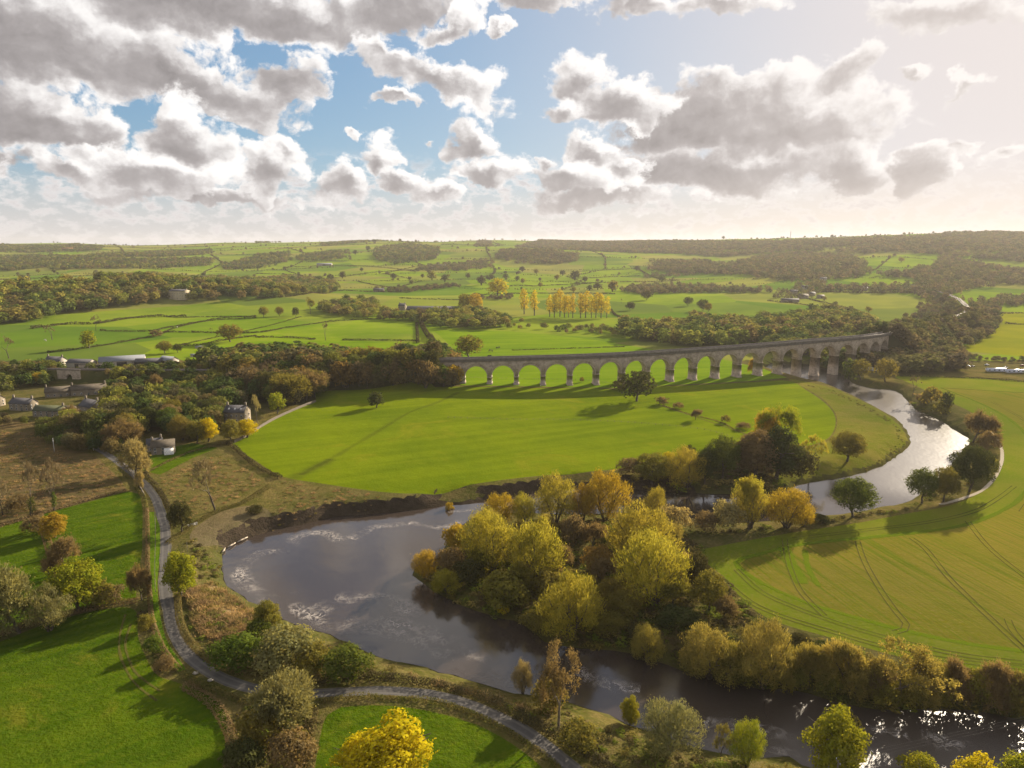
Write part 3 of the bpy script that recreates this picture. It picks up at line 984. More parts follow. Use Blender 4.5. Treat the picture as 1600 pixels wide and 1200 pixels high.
m, nt, out = new_mat('lane_tarmac')
pos = nt.add('ShaderNodeNewGeometry').outputs['Position']
ac = nt.add('ShaderNodeAttribute', attribute_name='across').outputs['Fac']
n1 = nt.noise(pos, 0.35, 5, 0.65)
n2 = nt.noise(pos, 4.0, 3, 0.7)
c = nt.mix(nt.ramp(n1, 0.3, 0.7), (0.06, 0.056, 0.053), (0.09, 0.083, 0.075))
wh = nt.math('MULTIPLY', nt.ramp(nt.math('ABSOLUTE', nt.math('SUBTRACT', ac, 0.52)), 0.26, 0.05), 0.5)
c = nt.mix(wh, c, (0.135, 0.125, 0.11))
edge = nt.math('MULTIPLY', nt.ramp(nt.math('ADD', ac, nt.math('MULTIPLY', nt.math('SUBTRACT', n1, 0.5), 0.8)), 0.86, 1.0), 0.85)
c = nt.mix(edge, c, (0.13, 0.11, 0.05))
c = nt.mix(nt.math('MULTIPLY', nt.ramp(n2, 0.5, 0.8), 0.35), c, (0.10, 0.09, 0.08))
bs = nt.add('ShaderNodeBsdfPrincipled', {'Roughness': 0.85, 'Specular IOR Level': 0.25})
nt.l.new(c, bs.inputs['Base Color'])
nt.l.new(bs.outputs[0], out.inputs['Surface'])
ribbon('road', road_line, 4.0, m, 0.06, 0.12, cols=8)


def soft_mat(name, col, col2, amount=0.8, scale=0.5, thr=(0.35, 0.6)):
    """thin worn or overgrown layer whose edges break up into what lies under it"""
    m, nt, out = new_mat(name)
    pos = nt.add('ShaderNodeNewGeometry').outputs['Position']
    ac = nt.add('ShaderNodeAttribute', attribute_name='across').outputs['Fac']
    n = nt.noise(pos, scale, 5, 0.65)
    a = nt.math('SUBTRACT', nt.math('MULTIPLY_ADD', n, 0.9, 0.55), nt.math('POWER', ac, 1.6))
    a = nt.math('MULTIPLY', nt.ramp(a, *thr), amount)
    d = nt.add('ShaderNodeBsdfDiffuse', {'Color': nt.mix(nt.noise(pos, 1.3, 3), col, col2)})
    tr = nt.add('ShaderNodeBsdfTransparent')
    mx = nt.add('ShaderNodeMixShader', {0: a})
    nt.l.new(tr.outputs[0], mx.inputs[1])
    nt.l.new(d.outputs[0], mx.inputs[2])
    nt.l.new(mx.outputs[0], out.inputs['Surface'])
    return m


TRACKM = soft_mat('wheel_track_soil', (0.075, 0.075, 0.015), (0.11, 0.095, 0.03), 0.75, 0.3, (0.3, 0.55))
LUSHM = soft_mat('strip_grass', (0.095, 0.155, 0.004), (0.13, 0.18, 0.008), 0.6, 0.2, (0.3, 0.7))
PATHM = soft_mat('path_gravel', (0.34, 0.29, 0.22), (0.42, 0.37, 0.29), 0.95, 0.6, (0.3, 0.5))
SMEAR = soft_mat('worn_grass', (0.085, 0.075, 0.02), (0.06, 0.075, 0.012), 0.26, 0.09, (0.4, 1.1))

ribbon('path', smooth_line(GP([(1468, 788), (1480, 786), (1510, 777), (1536, 765), (1555, 745), (1565, 721), (1565, 702), (1556, 684), (1540, 668)]), 2), 2.3, PATHM, 0.07, 0.15)
ribbon('grass_strip', smooth_line(np.vstack([GP(CROPIN), GP(CROPIN[:1])]), 4), 3.4, LUSHM, 0.05, 0.3)
ribbon('grass_strip', smooth_line(GP([(1225, 855), (1236, 880), (1252, 912)]), 3), 7.0, LUSHM, 0.055, 0.6)
ribbon('grass_strip', smooth_line(GP([(1258, 860), (1264, 890), (1278, 916)]), 3), 3.0, LUSHM, 0.055, 0.5)
TRAMS = [[(1226, 842), (1232, 878), (1250, 922), (1288, 962)], [(1340, 846), (1352, 880), (1378, 925), (1402, 958), (1416, 975), (1413, 984), (1398, 988)], [(1424, 841), (1446, 858), (1480, 900), (1522, 942), (1562, 980), (1606, 1020)],
         [(1512, 815), (1540, 850), (1576, 882), (1640, 930)], [(1575, 968), (1583, 986), (1606, 1012)], [(1150, 890), (1190, 925), (1250, 952), (1345, 985), (1480, 1019), (1600, 1036)], [(1130, 905), (1185, 948), (1300, 987), (1440, 1024), (1600, 1044)],
         [(1596, 800), (1620, 760), (1628, 706), (1604, 660), (1550, 628)], [(1240, 842), (1340, 830), (1450, 816), (1530, 796), (1585, 760)]]
for k, tr in enumerate(TRAMS):
    ln = smooth_line(GP(tr), 2.5)
    t = np.gradient(ln[:, :2], axis=0)
    t /= np.linalg.norm(t, axis=1, keepdims=True)
    nr = np.stack([-t[:, 1], t[:, 0]], -1)
    for s in (-1, 1):
        l2 = ln.copy()
        l2[:, :2] += nr * s * 0.95
        ribbon('wheel_track', l2, 0.5, TRACKM, 0.09, 0.08, cols=2, seed=k)
ribbon('worn_track', smooth_line(GP([(716, 613), (690, 626), (640, 645), (600, 668), (560, 692), (520, 715), (470, 742)]), 4), 7.0, SMEAR, 0.05, 0.8)
ribbon('worn_track', smooth_line(GP([(455, 748), (480, 736), (520, 718)]), 4), 16.0, SMEAR, 0.06, 1.0)
for pl in ([(205, 975), (196, 1010), (212, 1050), (250, 1080)], [(196, 960), (186, 1010), (205, 1060), (245, 1095)]):
    ribbon('wheel_track', smooth_line(GP(pl), 2), 0.9, TRACKM, 0.06, 0.15, cols=2)
# foam lines turning on the river
m, nt, out = new_mat('river_foam')
pos = nt.add('ShaderNodeNewGeometry').outputs['Position']
ac = nt.add('ShaderNodeAttribute', attribute_name='across').outputs['Fac']
wv1 = nt.add('ShaderNodeTexNoise', {'Scale': 0.35, 'Detail': 6, 'Roughness': 0.62, 'Distortion': 1.2})
nt.l.new(pos, wv1.inputs['Vector'])
rid = nt.math('SUBTRACT', 1.0, nt.math('MULTIPLY', nt.math('ABSOLUTE', nt.math('SUBTRACT', wv1.outputs[0], 0.5)), 13.0))
big = nt.ramp(nt.noise(pos, 0.09, 3), 0.38, 0.62)
a = nt.math('MULTIPLY', nt.math('MULTIPLY', nt.ramp(rid, 0.1, 0.9), big), nt.ramp(ac, 1.0, 0.3))
a = nt.math('MULTIPLY', a, 0.42)
d = nt.add('ShaderNodeBsdfDiffuse', {'Color': (0.55, 0.50, 0.46, 1)})
tr = nt.add('ShaderNodeBsdfTransparent')
mx = nt.add('ShaderNodeMixShader', {0: a})
nt.l.new(tr.outputs[0], mx.inputs[1])
nt.l.new(d.outputs[0], mx.inputs[2])
nt.l.new(mx.outputs[0], out.inputs['Surface'])
FOAM = m
for k, (pl, w) in enumerate((([(372, 905), (376, 890), (396, 868), (415, 862), (455, 858), (462, 838), (508, 832), (530, 846)], 8), ([(375, 895), (384, 912), (412, 930), (424, 945)], 9), ([(548, 842), (588, 823), (612, 822), (632, 818)], 7), ([(640, 816), (690, 824), (720, 812)], 7),
                             ([(452, 925), (458, 940), (470, 955), (500, 965)], 7), ([(480, 950), (530, 970), (580, 975), (640, 985), (700, 1010)], 16), ([(705, 1010), (735, 1022), (760, 1018), (745, 1032)], 7), ([(620, 980), (680, 1005), (700, 1035)], 10), ([(700, 800), (740, 796)], 6), ([(900, 1050), (950, 1070), (1000, 1080)], 8), ([(520, 940), (600, 940), (660, 960)], 14),
                             ([(1100, 1130), (1200, 1140), (1300, 1170), (1400, 1185)], 7), ([(1440, 1150), (1520, 1170), (1600, 1175)], 8), ([(1330, 1140), (1420, 1150)], 6), ([(1170, 1165), (1250, 1180)], 5))):
    ribbon('foam', smooth_line(GP(pl, WZ), 2.5), w, FOAM, 0.012 + 0.004 * k, 0.6, kind='water', cols=6, seed=k, label='white foam streaks drifting on the dark river', cat='foam')

# ------------------------------------------------------------------ buildings
WALL_ST = stone_mat('house_stone', (0.30, 0.25, 0.18), (0.24, 0.20, 0.15), (0.16, 0.14, 0.11), 0.3, 0.3)
WALL_PALE = plain_mat('pale_render', (0.42, 0.38, 0.32), 0.85)
WALL_CREAM = stone_mat('cream_stone', (0.50, 0.42, 0.29), (0.44, 0.37, 0.26), (0.32, 0.27, 0.20), 0.4, 0.2)
WALL_BRICK = plain_mat('red_brick', (0.30, 0.13, 0.085), 0.9)
WALL_DARK = plain_mat('dark_boarding', (0.07, 0.06, 0.05), 0.9)


def roof_mat(name, c1, c2):
    m, nt, out = new_mat(name)
    pos = nt.add('ShaderNodeTexCoord').outputs['Object']
    br = nt.add('ShaderNodeTexBrick', {'Color1': c1 + (1,), 'Color2': c2 + (1,), 'Mortar': tuple(x * 0.5 for x in c1) + (1,), 'Scale': 1.0, 'Mortar Size': 0.03, 'Brick Width': 0.5, 'Row Height': 0.34})
    nt.l.new(pos, br.inputs['Vector'])
    n = nt.noise(pos, 0.5, 4)
    c = nt.mix(nt.math('MULTIPLY', nt.ramp(n, 0.4, 0.7), 0.5), br.outputs[0], tuple(x * 0.6 for x in c1))
    bs = nt.add('ShaderNodeBsdfPrincipled', {'Roughness': 0.8, 'Specular IOR Level': 0.12})
    nt.l.new(c, bs.inputs['Base Color'])
    nt.l.new(bs.outputs[0], out.inputs['Surface'])
    return m


R_SLATE = roof_mat('slate_roof', (0.075, 0.075, 0.085), (0.095, 0.09, 0.095))
R_STONE = roof_mat('stone_slate_roof', (0.10, 0.085, 0.065), (0.13, 0.108, 0.082))
R_MOSS = roof_mat('mossy_roof', (0.075, 0.085, 0.05), (0.095, 0.10, 0.055))
R_RED = roof_mat('red_tile_roof', (0.22, 0.10, 0.065), (0.26, 0.125, 0.08))
R_SHEET = plain_mat('sheet_roof', (0.17, 0.18, 0.20), 0.8, 0.0, 0.1, 1.5, 0.1)
GLASS = plain_mat('window_glass', (0.02, 0.025, 0.03), 0.08, 0, 0.1, 1.0, 0.6)
FRAME = plain_mat('white_paint', (0.70, 0.69, 0.66), 0.5)
POT = plain_mat('chimney_stone', (0.20, 0.17, 0.13), 0.9)
DOORM = plain_mat('door_paint', (0.08, 0.10, 0.09), 0.5)
WOODP = plain_mat('weathered_wood', (0.16, 0.13, 0.10), 0.9)


def house(px, py, L, W, he, hr, rz, wall, roof, label, cat='house', name='house', chim=(-1, 1), wins=(3, 2), lean=None, shed=False, sky=0, offs=(0, 0), z=None, facade=False):
    p = G(px, py)
    x, y = p[0] + offs[0], p[1] + offs[1]
    gz = GZ(x, y)
    o = tag(empty(name, (x, y, gz), R(rz)), label, cat)
    HOUSE_SPOTS.append((x, y, max(L, W) * 0.5 + 1.0))
    a = math.radians(rz)
    if y > 900:
        for k in range(-3, 4):
            for dy in (8, 22, 38):
                HOUSE_SPOTS.append((x + k * L / 6, y - W * 0.5 - dy, 11))
    HOUSE_SPOTS.append((x + 5, y - W * 0.5 - 7, W * 0.5 + 2.0))
    HOUSE_SPOTS.append((x + 2, y - W * 0.5 - 14, W * 0.35 + 1.0))
    hl, hw = L / 2, W / 2
    mb = MB()
    V = []
    for sx in (-1, 1):
        V += [(sx * hl, -hw, -1.5), (sx * hl, hw, -1.5), (sx * hl, hw, he), (sx * hl, 0, hr), (sx * hl, -hw, he)]
    mb.raw(V, [(0, 4, 9, 5), (1, 6, 7, 2), (0, 1, 2, 4), (5, 9, 7, 6)], [(2, 3, 4), (7, 9, 8)])
    wl = mb.build('wall', wall, o)
    mb = MB()
    t, ov = (0.22 if not shed else 0.12), 0.35
    for s in (-1, 1):
        sl = (hr - he) / hw
        e = (s * (hw + ov), he - ov * sl + 0.03)
        V = []
        for sx in (-1, 1):
            V += [(sx * (hl + ov), e[0], e[1]), (sx * (hl + ov), 0, hr + 0.03), (sx * (hl + ov), e[0], e[1] + t), (sx * (hl + ov), 0, hr + 0.03 + t)]
        mb.raw(V, [(0, 1, 5, 4), (2, 6, 7, 3), (0, 4, 6, 2), (0, 2, 3, 1), (4, 5, 7, 6), (1, 3, 7, 5)])
    rf = mb.build('roof', roof, o)
    for c in chim:
        mb = MB().box((c * (hl - 0.7), 0, hr + 0.65), (1.0, 1.1, 2.3)).box((c * (hl - 0.7), 0, hr + 1.9), (1.2, 1.3, 0.2))
        for q in (-0.25, 0.25):
            mb.tube([(c * (hl - 0.7), q, hr + 2.0), (c * (hl - 0.7), q, hr + 2.5)], 0.14, 8)
        mb.build('chimney', POT, rf)
    nx, nf = wins
    if not shed:
        for s in (-1,):
            for f in range(nf):
                for i in range(nx):
                    if f == 0 and i == nx // 2:
                        MB().box((-hl + L * (i + 0.5) / nx, s * (hw + 0.02), 1.0), (1.0, 0.1, 2.1)).build('door', DOORM, o)
                        continue
                    wx, wz = -hl + L * (i + 0.5) / nx, 1.5 + f * (he - 1.0) / max(nf, 1)
                    w = MB().box((wx, s * (hw + 0.01), wz), (1.25, 0.08, 1.5)).build('window', FRAME, o)
                    MB().box((wx - 0.28, s * (hw + 0.04), wz), (0.48, 0.05, 1.3)).box((wx + 0.28, s * (hw + 0.04), wz), (0.48, 0.05, 1.3)).build('pane', GLASS, w)
        for f in range(nf):
            for q in (-0.25, 0.25):
                wz = 1.5 + f * (he - 1.0) / max(nf, 1)
                w = MB().box((hl + 0.01, q * W, wz), (0.08, 1.1, 1.4)).build('window', FRAME, o)
                MB().box((hl + 0.04, q * W, wz), (0.05, 0.9, 1.2)).build('pane', GLASS, w)
        for i in range(sky):
            xx = -hl + L * (i + 0.7) / (sky + 0.4)
            yy = -hw * 0.55
            zz = he + (hr - he) * 0.45 + t + 0.08
            an = math.atan2(hr - he, hw)
            V = [(xx + a_, yy + b_ * math.cos(an), zz + b_ * math.sin(an)) for a_, b_ in ((-0.5, -0.7), (0.5, -0.7), (0.5, 0.7), (-0.5, 0.7))]
            V += [(v[0], v[1], v[2] + 0.06) for v in V]
            MB().raw(V, [(4, 5, 6, 7), (0, 1, 5, 4), (1, 2, 6, 5), (2, 3, 7, 6), (3, 0, 4, 7)]).build('skylight', FRAME, rf)
    else:
        MB().box((0, -hw - 0.03, he * 0.42), (L * 0.22, 0.1, he * 0.84)).build('door', WALL_DARK, o)
    if lean:
        lw, lh = lean
        mb = MB()
        V = []
        for sx in (hl * 0.1, hl * 0.9):
            V += [(sx, -hw, -1), (sx, -hw - lw, -1), (sx, -hw - lw, lh), (sx, -hw, lh + 1)]
        mb.raw(V, [(1, 5, 6, 2), (2, 6, 7, 3), (0, 1, 2, 3), (4, 7, 6, 5)])
        mb.build('porch', FRAME, o)
    return o


house(146, 650, 15, 10.5, 7.6, 11.6, -30, WALL_ST, R_SLATE, 'tall gabled stone house with dark roof on the right of the village', wins=(3, 2))
house(38, 640, 17, 8, 5.2, 8.4, -12, WALL_ST, R_SLATE, 'stone row house with dark slate roof near the left edge', wins=(4, 2))
house(-12, 634, 15, 8, 5.2, 8.0, -8, WALL_ST, R_STONE, 'stone house cut by the left edge of the frame', wins=(3, 2))
house(80, 650, 21, 7.5, 4.4, 7.4, -6, WALL_ST, R_MOSS, 'long low stone house with mossy green roof in the village', wins=(5, 2), chim=(1,))
house(112, 649, 9, 7, 4.2, 6.6, -12, WALL_ST, R_STONE, 'small stone house joining the mossy roofed house and the tall gabled one', wins=(2, 1), chim=())
house(140, 616, 24, 8, 4.6, 8.0, 22, WALL_ST, R_STONE, 'long house with pale sunlit roof at the back of the village', wins=(5, 1))
house(92, 619, 17, 8, 4.2, 7.6, 24, WALL_ST, R_STONE, 'house with tan stone roof left of the long pale roofed one', wins=(4, 1), chim=(-1,))
house(172, 640, 10, 7, 3.4, 5.8, -40, WALL_ST, R_STONE, 'small outbuilding among gardens right of the tall gabled house', wins=(2, 1), chim=())
house(256, 707, 12, 7.5, 4.4, 7.4, 22, WALL_ST, R_STONE, 'stone cottage with white porch beside the lane at the wood edge', wins=(3, 2), chim=(-1,), lean=(2.5, 2.4))
house(243, 703, 8, 7, 4.0, 6.8, 22, WALL_ST, R_SLATE, 'slate roofed wing left of the stone cottage with white porch', wins=(2, 1), chim=(1,))
house(372, 664, 13.5, 10, 9.6, 13.2, -4, WALL_ST, R_SLATE, 'tall stone house with slate roof and two chimneys beside the meadow wall', wins=(4, 3), sky=3)
house(318, 668, 10, 8, 4.6, 8.0, 68, WALL_BRICK, R_RED, 'red brick house half hidden in the village wood', wins=(2, 2), chim=(1,))
# farm behind the railway
house(192, 569, 40, 20, 4.6, 8.4, 24, WALL_PALE, R_SHEET, 'large farm shed with pale grey sheet roof behind the railway', 'barn', 'barn', (), shed=True)
house(234, 570, 24, 14, 4.0, 6.6, 14, WALL_DARK, R_SLATE, 'dark farm shed right of the large pale shed', 'barn', 'barn', (), shed=True)
house(264, 569, 16, 11, 4.6, 8.0, -24, WALL_PALE, R_SHEET, 'white gabled farm building at the right of the farm', 'barn', 'barn', (), shed=True)
house(128, 573, 24, 12, 4.6, 7.6, -8, WALL_PALE, R_SLATE, 'dark roofed farm range with white gable left of the large shed', 'barn', 'barn', (), shed=True)
house(88, 572, 18, 10, 5.6, 9.4, -14, WALL_PALE, R_SLATE, 'white gabled farmhouse at the left of the farm', wins=(3, 2))
house(304, 557, 7, 4, 2.0, 2.8, 10, WALL_PALE, R_SHEET, 'small white farm hut above the green field', 'shed', 'shed', (), shed=True)
house(312, 544, 9, 3, 1.9, 2.5, 16, WALL_PALE, R_SHEET, 'white low hut on the field track', 'shed', 'shed', (), shed=True)
# mid distance
house(677, 488, 92, 26, 6.0, 11.0, -4, WALL_DARK, R_SLATE, 'very long dark roofed cattle barn in the middle pastures', 'barn', 'barn', (), shed=True)
house(629, 485, 12, 10, 9.0, 13.0, -20, WALL_ST, R_SLATE, 'tall narrow stone farmhouse left of the long barn', wins=(2, 2))
house(281, 467, 32, 20, 15, 18, -10, WALL_CREAM, R_SLATE, 'pale cream manor house among autumn woods', wins=(6, 3))
house(1255, 466, 20, 10, 5.5, 9.5, 14, WALL_ST, R_STONE, 'stone farmhouse in the middle of the hamlet on the right', wins=(3, 2))
house(1240, 459, 16, 9, 5.5, 9.0, -20, WALL_ST, R_SLATE, 'slate roofed house at the back of the hamlet', wins=(3, 2))
house(1268, 462, 16, 9, 5.2, 8.6, 24, WALL_ST, R_SLATE, 'stone house at the right of the hamlet', wins=(3, 2))
house(1282, 466, 14, 9, 4.6, 7.6, 12, WALL_ST, R_STONE, 'low stone barn at the right end of the hamlet', 'barn', 'barn', (), shed=True)
house(1257, 452, 15, 9, 5.5, 9, -6, WALL_PALE, R_SLATE, 'white fronted house above the hamlet', wins=(3, 2))
house(1234, 472, 34, 10, 4.6, 7.6, -6, WALL_ST, R_SLATE, 'long low farm range at the left of the hamlet', 'barn', 'barn', (), shed=True)
house(1349, 454, 16, 10, 6, 10, 10, WALL_PALE, R_SHEET, 'white house behind the bright field on the right', wins=(3, 2))
house(1286, 439, 16, 10, 6, 10, -10, WALL_PALE, R_SLATE, 'white house in the hazy wood above the hamlet', wins=(3, 2))
house(1428, 451, 16, 9, 5, 8.6, 10, WALL_PALE, R_SLATE, 'pale house at the right end of the bright field', wins=(3, 2))
house(691, 418, 30, 12, 7, 11, 0, WALL_PALE, R_SLATE, 'white farmhouse at the foot of the scarp wood', wins=(4, 2))
house(675, 419, 26, 12, 5, 8, 8, WALL_ST, R_SLATE, 'grey barn left of the white farmhouse under the scarp', 'barn', 'barn', (), shed=True)
house(507, 415, 60, 16, 6, 10, 3, WALL_PALE, R_SHEET, 'long pale building on the left hillside', 'barn', 'barn', (), shed=True)
house(106, 391, 60, 20, 8, 14, 0, WALL_BRICK, R_RED, 'reddish farm building high on the left hillside', 'barn', 'barn', (), shed=True)
house(592, 456, 26, 10, 5, 9, 4, WALL_ST, R_SLATE, 'grey building in the hedgerow above the barn', wins=(3, 1))

# railway bridge arch through the bank behind the village
bp_ = np.array([G(115, 597)[0], 0, 0])
i_ = int(np.argmin(np.abs(rail[:, 0] - bp_[0])))
pb = rail[i_]
tb = (rail[i_ + 2] - rail[i_ - 2])[:2]
an = math.atan2(tb[1], tb[0])
o = tag(empty('railway_bridge', (pb[0], pb[1], 0), an), 'stone railway bridge with one dark arch in the bank behind the village', 'bridge')
hb = pb[2] + 0.9
mb = MB()
V, Q = [], []
yF = -13.0
prof = [(-2.6, 0)] + [(-2.6 + 0 * t, z_) for t, z_ in ((0, 5.2),)] + [(2.6 * math.cos(math.pi * (1 - t)), 5.2 + 2.6 * math.sin(math.pi * t)) for t in np.linspace(0, 1, 13)[1:-1]] + [(2.6, 5.2), (2.6, 0)]
for x_, z_ in prof:
    V += [(x_, yF, z_ - 0.5), (x_, -yF, z_ - 0.5)]
n_ = len(prof)
for k in range(n_ - 1):
    Q.append((2 * k, 2 * k + 2, 2 * k + 3, 2 * k + 1))
mb.raw(V, Q)
mb.build('arch_soffit', STONE, o)
for s in (yF, -yF):
    mb = MB()
    V = [(-11, s, -1), (-11, s, hb)] + [(x_, s, hb) for x_, _ in prof] + [(11, s, hb), (11, s, -1)]
    top = [(x_, s, hb) for x_, _ in prof]
    bot = [(x_, s, z_ - 0.5) for x_, z_ in prof]
    k0 = len(prof)
    VV = top + bot + [(-11, s, hb), (-11, s, -1), (11, s, hb), (11, s, -1)]
    qq = [(k, k + 1, k0 + k + 1, k0 + k) for k in range(k0 - 1)] + [(2 * k0, 0, k0, 2 * k0 + 1), (k0 - 1, 2 * k0 + 2, 2 * k0 + 3, 2 * k0 - 1)]
    mb.raw(VV, qq)
    mb.build('face_wall', STONE, o)
MB().box((0, yF - 0.1, hb + 0.5), (22, 0.6, 1.0)).build('parapet', COPING, o)
MB().box((0, -yF + 0.1, hb + 0.5), (22, 0.6, 1.0)).build('parapet', COPING, o)
HOUSE_SPOTS.append((pb[0], pb[1] - 18, 9))
HOUSE_SPOTS.append((pb[0] + 2, pb[1] - 30, 7))

# mast on the skyline
p = G(1235, 371)
o = tag(empty('radio_mast', tuple(p)), 'thin mast standing up on the right skyline', 'mast')
mb = MB()
for sx, sy in ((-1, -1), (1, -1), (1, 1), (-1, 1)):
    mb.tube([(sx * 3, sy * 3, -2), (sx * 0.7, sy * 0.7, 38)], 0.35, 5)
mb.build('legs', WALL_DARK, o)
mb = MB()
for k in range(7):
    z_ = 3 + k * 5
    r_ = 3 - 2.3 * z_ / 38
    mb.box((0, 0, z_), (2 * r_, 2 * r_, 0.4))
mb.build('bracing', WALL_DARK, o)
MB().tube([(0, 0, 37), (0, 0, 46)], 0.5, 6).build('antenna', WALL_DARK, o)

# ------------------------------------------------------------------ walls, fences, poles
def stone_wall(px, h, w, label, mat):
    ln = smooth_line(GP(px), 3.0)
    rg = rng_(len(px))
    V, Q = [], []
    t = np.gradient(ln[:, :2], axis=0)
    t /= np.linalg.norm(t, axis=1, keepdims=True)
    nr = np.stack([-t[:, 1], t[:, 0]], -1)
    z = ground_z(ln[:, :2])
    for k in range(len(ln)):
        hh = h + rg.normal(0, 0.05)
        for o_, zz in ((-w * 0.6, -0.4), (-w * 0.42, hh), (w * 0.42, hh), (w * 0.6, -0.4)):
            V.append((ln[k, 0] + nr[k, 0] * o_, ln[k, 1] + nr[k, 1] * o_, z[k] + zz))
    for k in range(len(ln) - 1):
        for j in range(3):
            Q.append((4 * k + j, 4 * k + j + 1, 4 * k + 5 + j, 4 * k + 4 + j))
    V = np.array(V)
    c0 = V.mean(0)
    o = MB().raw(V - c0, Q).build('stone_wall', mat)
    o.location = c0
    return tag(o, label, 'wall')


DRYST = stone_mat('dry_stone', (0.185, 0.155, 0.115), (0.15, 0.125, 0.095), (0.08, 0.068, 0.052), 0.28, 0.3)
stone_wall([(366, 692), (385, 682), (412, 665), (436, 652), (465, 639), (493, 628)], 1.6, 0.7, 'pale dry stone wall along the left edge of the meadow', DRYST)
stone_wall([(194, 728), (204, 740), (216, 758), (226, 776)], 1.2, 0.6, 'short stone wall beside the lane at the pale tree', DRYST)


def fence(px, label, step=4.0, h=1.15, rails=3, mat=None, pr=0.07):
    ln = smooth_line(GP(px), 0.5)
    s = np.concatenate([[0], np.cumsum(np.linalg.norm(np.diff(ln[:, :2], axis=0), axis=1))])
    n = max(2, int(s[-1] / step))
    P = np.array([[np.interp(s[-1] * k / n, s, ln[:, i]) for i in range(3)] for k in range(n + 1)])
    P[:, 2] = ground_z(P[:, :2])
    o = tag(empty('fence', tuple(P[0])), label, 'fence')
    me = None
    rg = rng_(n)
    for k in range(n + 1):
        if me is None:
            po = MB().box((0, 0, h / 2 - 0.15), (pr * 2, pr * 2, h + 0.3)).box((0, 0, h + 0.03), (pr * 1.6, pr * 1.6, 0.06)).build('post', mat or WOODP, o)
            me = po.data
        else:
            po = link('post', me, None, o)
        po.location = P[k] - P[0]
        po.rotation_euler = (rg.normal(0, 0.03), rg.normal(0, 0.03), rg.uniform(0, 3))
    mb = MB()
    for r_ in range(rails):
        mb.tube(P - P[0] + np.array([0, 0, h * (0.3 + 0.65 * r_ / max(1, rails - 1))]), 0.018, 3, cap=False)
    mb.build('wire', mat or WOODP, o)
    return o


fence([(242, 800), (243, 840), (242, 885), (243, 925)], 'post and wire fence along the green verge left of the lane', 2.6)
fence([(700, 653), (800, 656), (900, 657), (1000, 662), (1100, 672), (1160, 690)], 'thin post and wire fence crossing the meadow from left to right', 4.5)
fence([(292, 852), (296, 885), (298, 925)], 'fence between the lane tree and the rough bank', 2.6)
fence([(720, 590), (800, 592), (900, 594), (960, 600)], 'fence under the left arches of the viaduct', 4.0)
fence([(770, 1130), (820, 1158), (870, 1195)], 'wooden post fence along the bottom of the lane', 2.4, 1.2)

# power pole at the bottom with wires running off to the right
p = G(1304, 1248)
gz_ = GZ(p[0], p[1])
o = tag(empty('power_pole', (p[0], p[1], gz_)), 'wooden power pole with a crossarm at the bottom edge before the ivy clad tree', 'pole')
MB().tube([(0, 0, -0.5), (0, 0, 9.2)], [0.16, 0.11], 8).build('mast', WOODP, o)
arm = MB().box((0, 0, 8.8), (0.14, 2.0, 0.14)).build('crossarm', WOODP, o)
for q in (-0.85, 0.0, 0.85):
    MB().tube([(0, q, 8.88), (0, q, 9.0), (0, q, 9.05), (0, q, 9.2)], [0.05, 0.09, 0.05, 0.07], 8).build('insulator', FRAME, arm)
mb = MB()
e2 = np.array([215.0, 172.0, 10.0]) - np.array([p[0], p[1], gz_])
e1 = np.array([30.0, 92.0, 9.0]) - np.array([p[0], p[1], gz_])
for q in (-0.85, 0.0, 0.85):
    for e in (e2,):
        pts = []
        for t in np.linspace(0, 1, 24):
            a_ = np.array([0, q, 9.2])
            b_ = e + np.array([0, q, 0])
            pp = a_ + (b_ - a_) * t
            pp[2] -= 3.2 * t * (1 - t)
            pts.append(pp)
        mb.tube(pts, 0.009, 4, cap=False)
mb.build('wire', plain_mat('wire_metal', (0.22, 0.21, 0.20), 0.6), o)
p = G(85, 706)
o = tag(empty('telegraph_pole', tuple(p)), 'pale telegraph pole standing on the marsh edge below the village', 'pole')
MB().tube([(0, 0, -0.4), (0, 0, 8.0)], [0.16, 0.11], 7).build('mast', FRAME, o)
MB().box((0, 0, 7.5), (1.6, 0.12, 0.12)).build('crossarm', WOODP, o)
p = G(146, 704)
o = tag(empty('telegraph_pole', tuple(p)), 'thin telegraph pole by the lane under the village wood', 'pole')
MB().tube([(0, 0, -0.4), (0, 0, 7.5)], [0.13, 0.10], 7).build('mast', FRAME, o)
MB().box((0, 0, 7.1), (1.4, 0.12, 0.12)).build('crossarm', WOODP, o)

# gate, stones, driftwood
p = G(301, 822)
o = tag(empty('gate', tuple(p), R(35)), 'white field gate at the right of the lane above the bend', 'gate')
mb = MB()
for z_ in (0.3, 0.6, 0.9, 1.2):
    mb.box((0, 0, z_), (3.4, 0.06, 0.12))
mb.build('bars', FRAME, o)
for s in (-1.75, 1.75):
    MB().box((s, 0, 0.6), (0.18, 0.18, 1.6)).build('post', FRAME, o)


def stone(px, py, r, label, seed):
    rg = rng_(seed)
    th, ph = np.meshgrid(np.linspace(0, 2 * math.pi, 9)[:-1], np.linspace(0, math.pi, 7))
    d = np.stack([np.cos(th) * np.sin(ph), np.sin(th) * np.sin(ph), np.cos(ph)], -1).reshape(-1, 3)
    k = 1 + 0.25 * rg.normal(0, 1, len(d))
    V = d * k[:, None] * np.array([r * 1.3, r, r * 0.7])
    Q = [(i * 8 + j, i * 8 + (j + 1) % 8, (i + 1) * 8 + (j + 1) % 8, (i + 1) * 8 + j) for i in range(6) for j in range(8)]
    o = MB().raw(V, Q).build('stone', WALL_PALE, None, True)
    p = G(px, py)
    o.location = (p[0], p[1], GZ(p[0], p[1]) + r * 0.3)
    tag(o, label, 'stone')


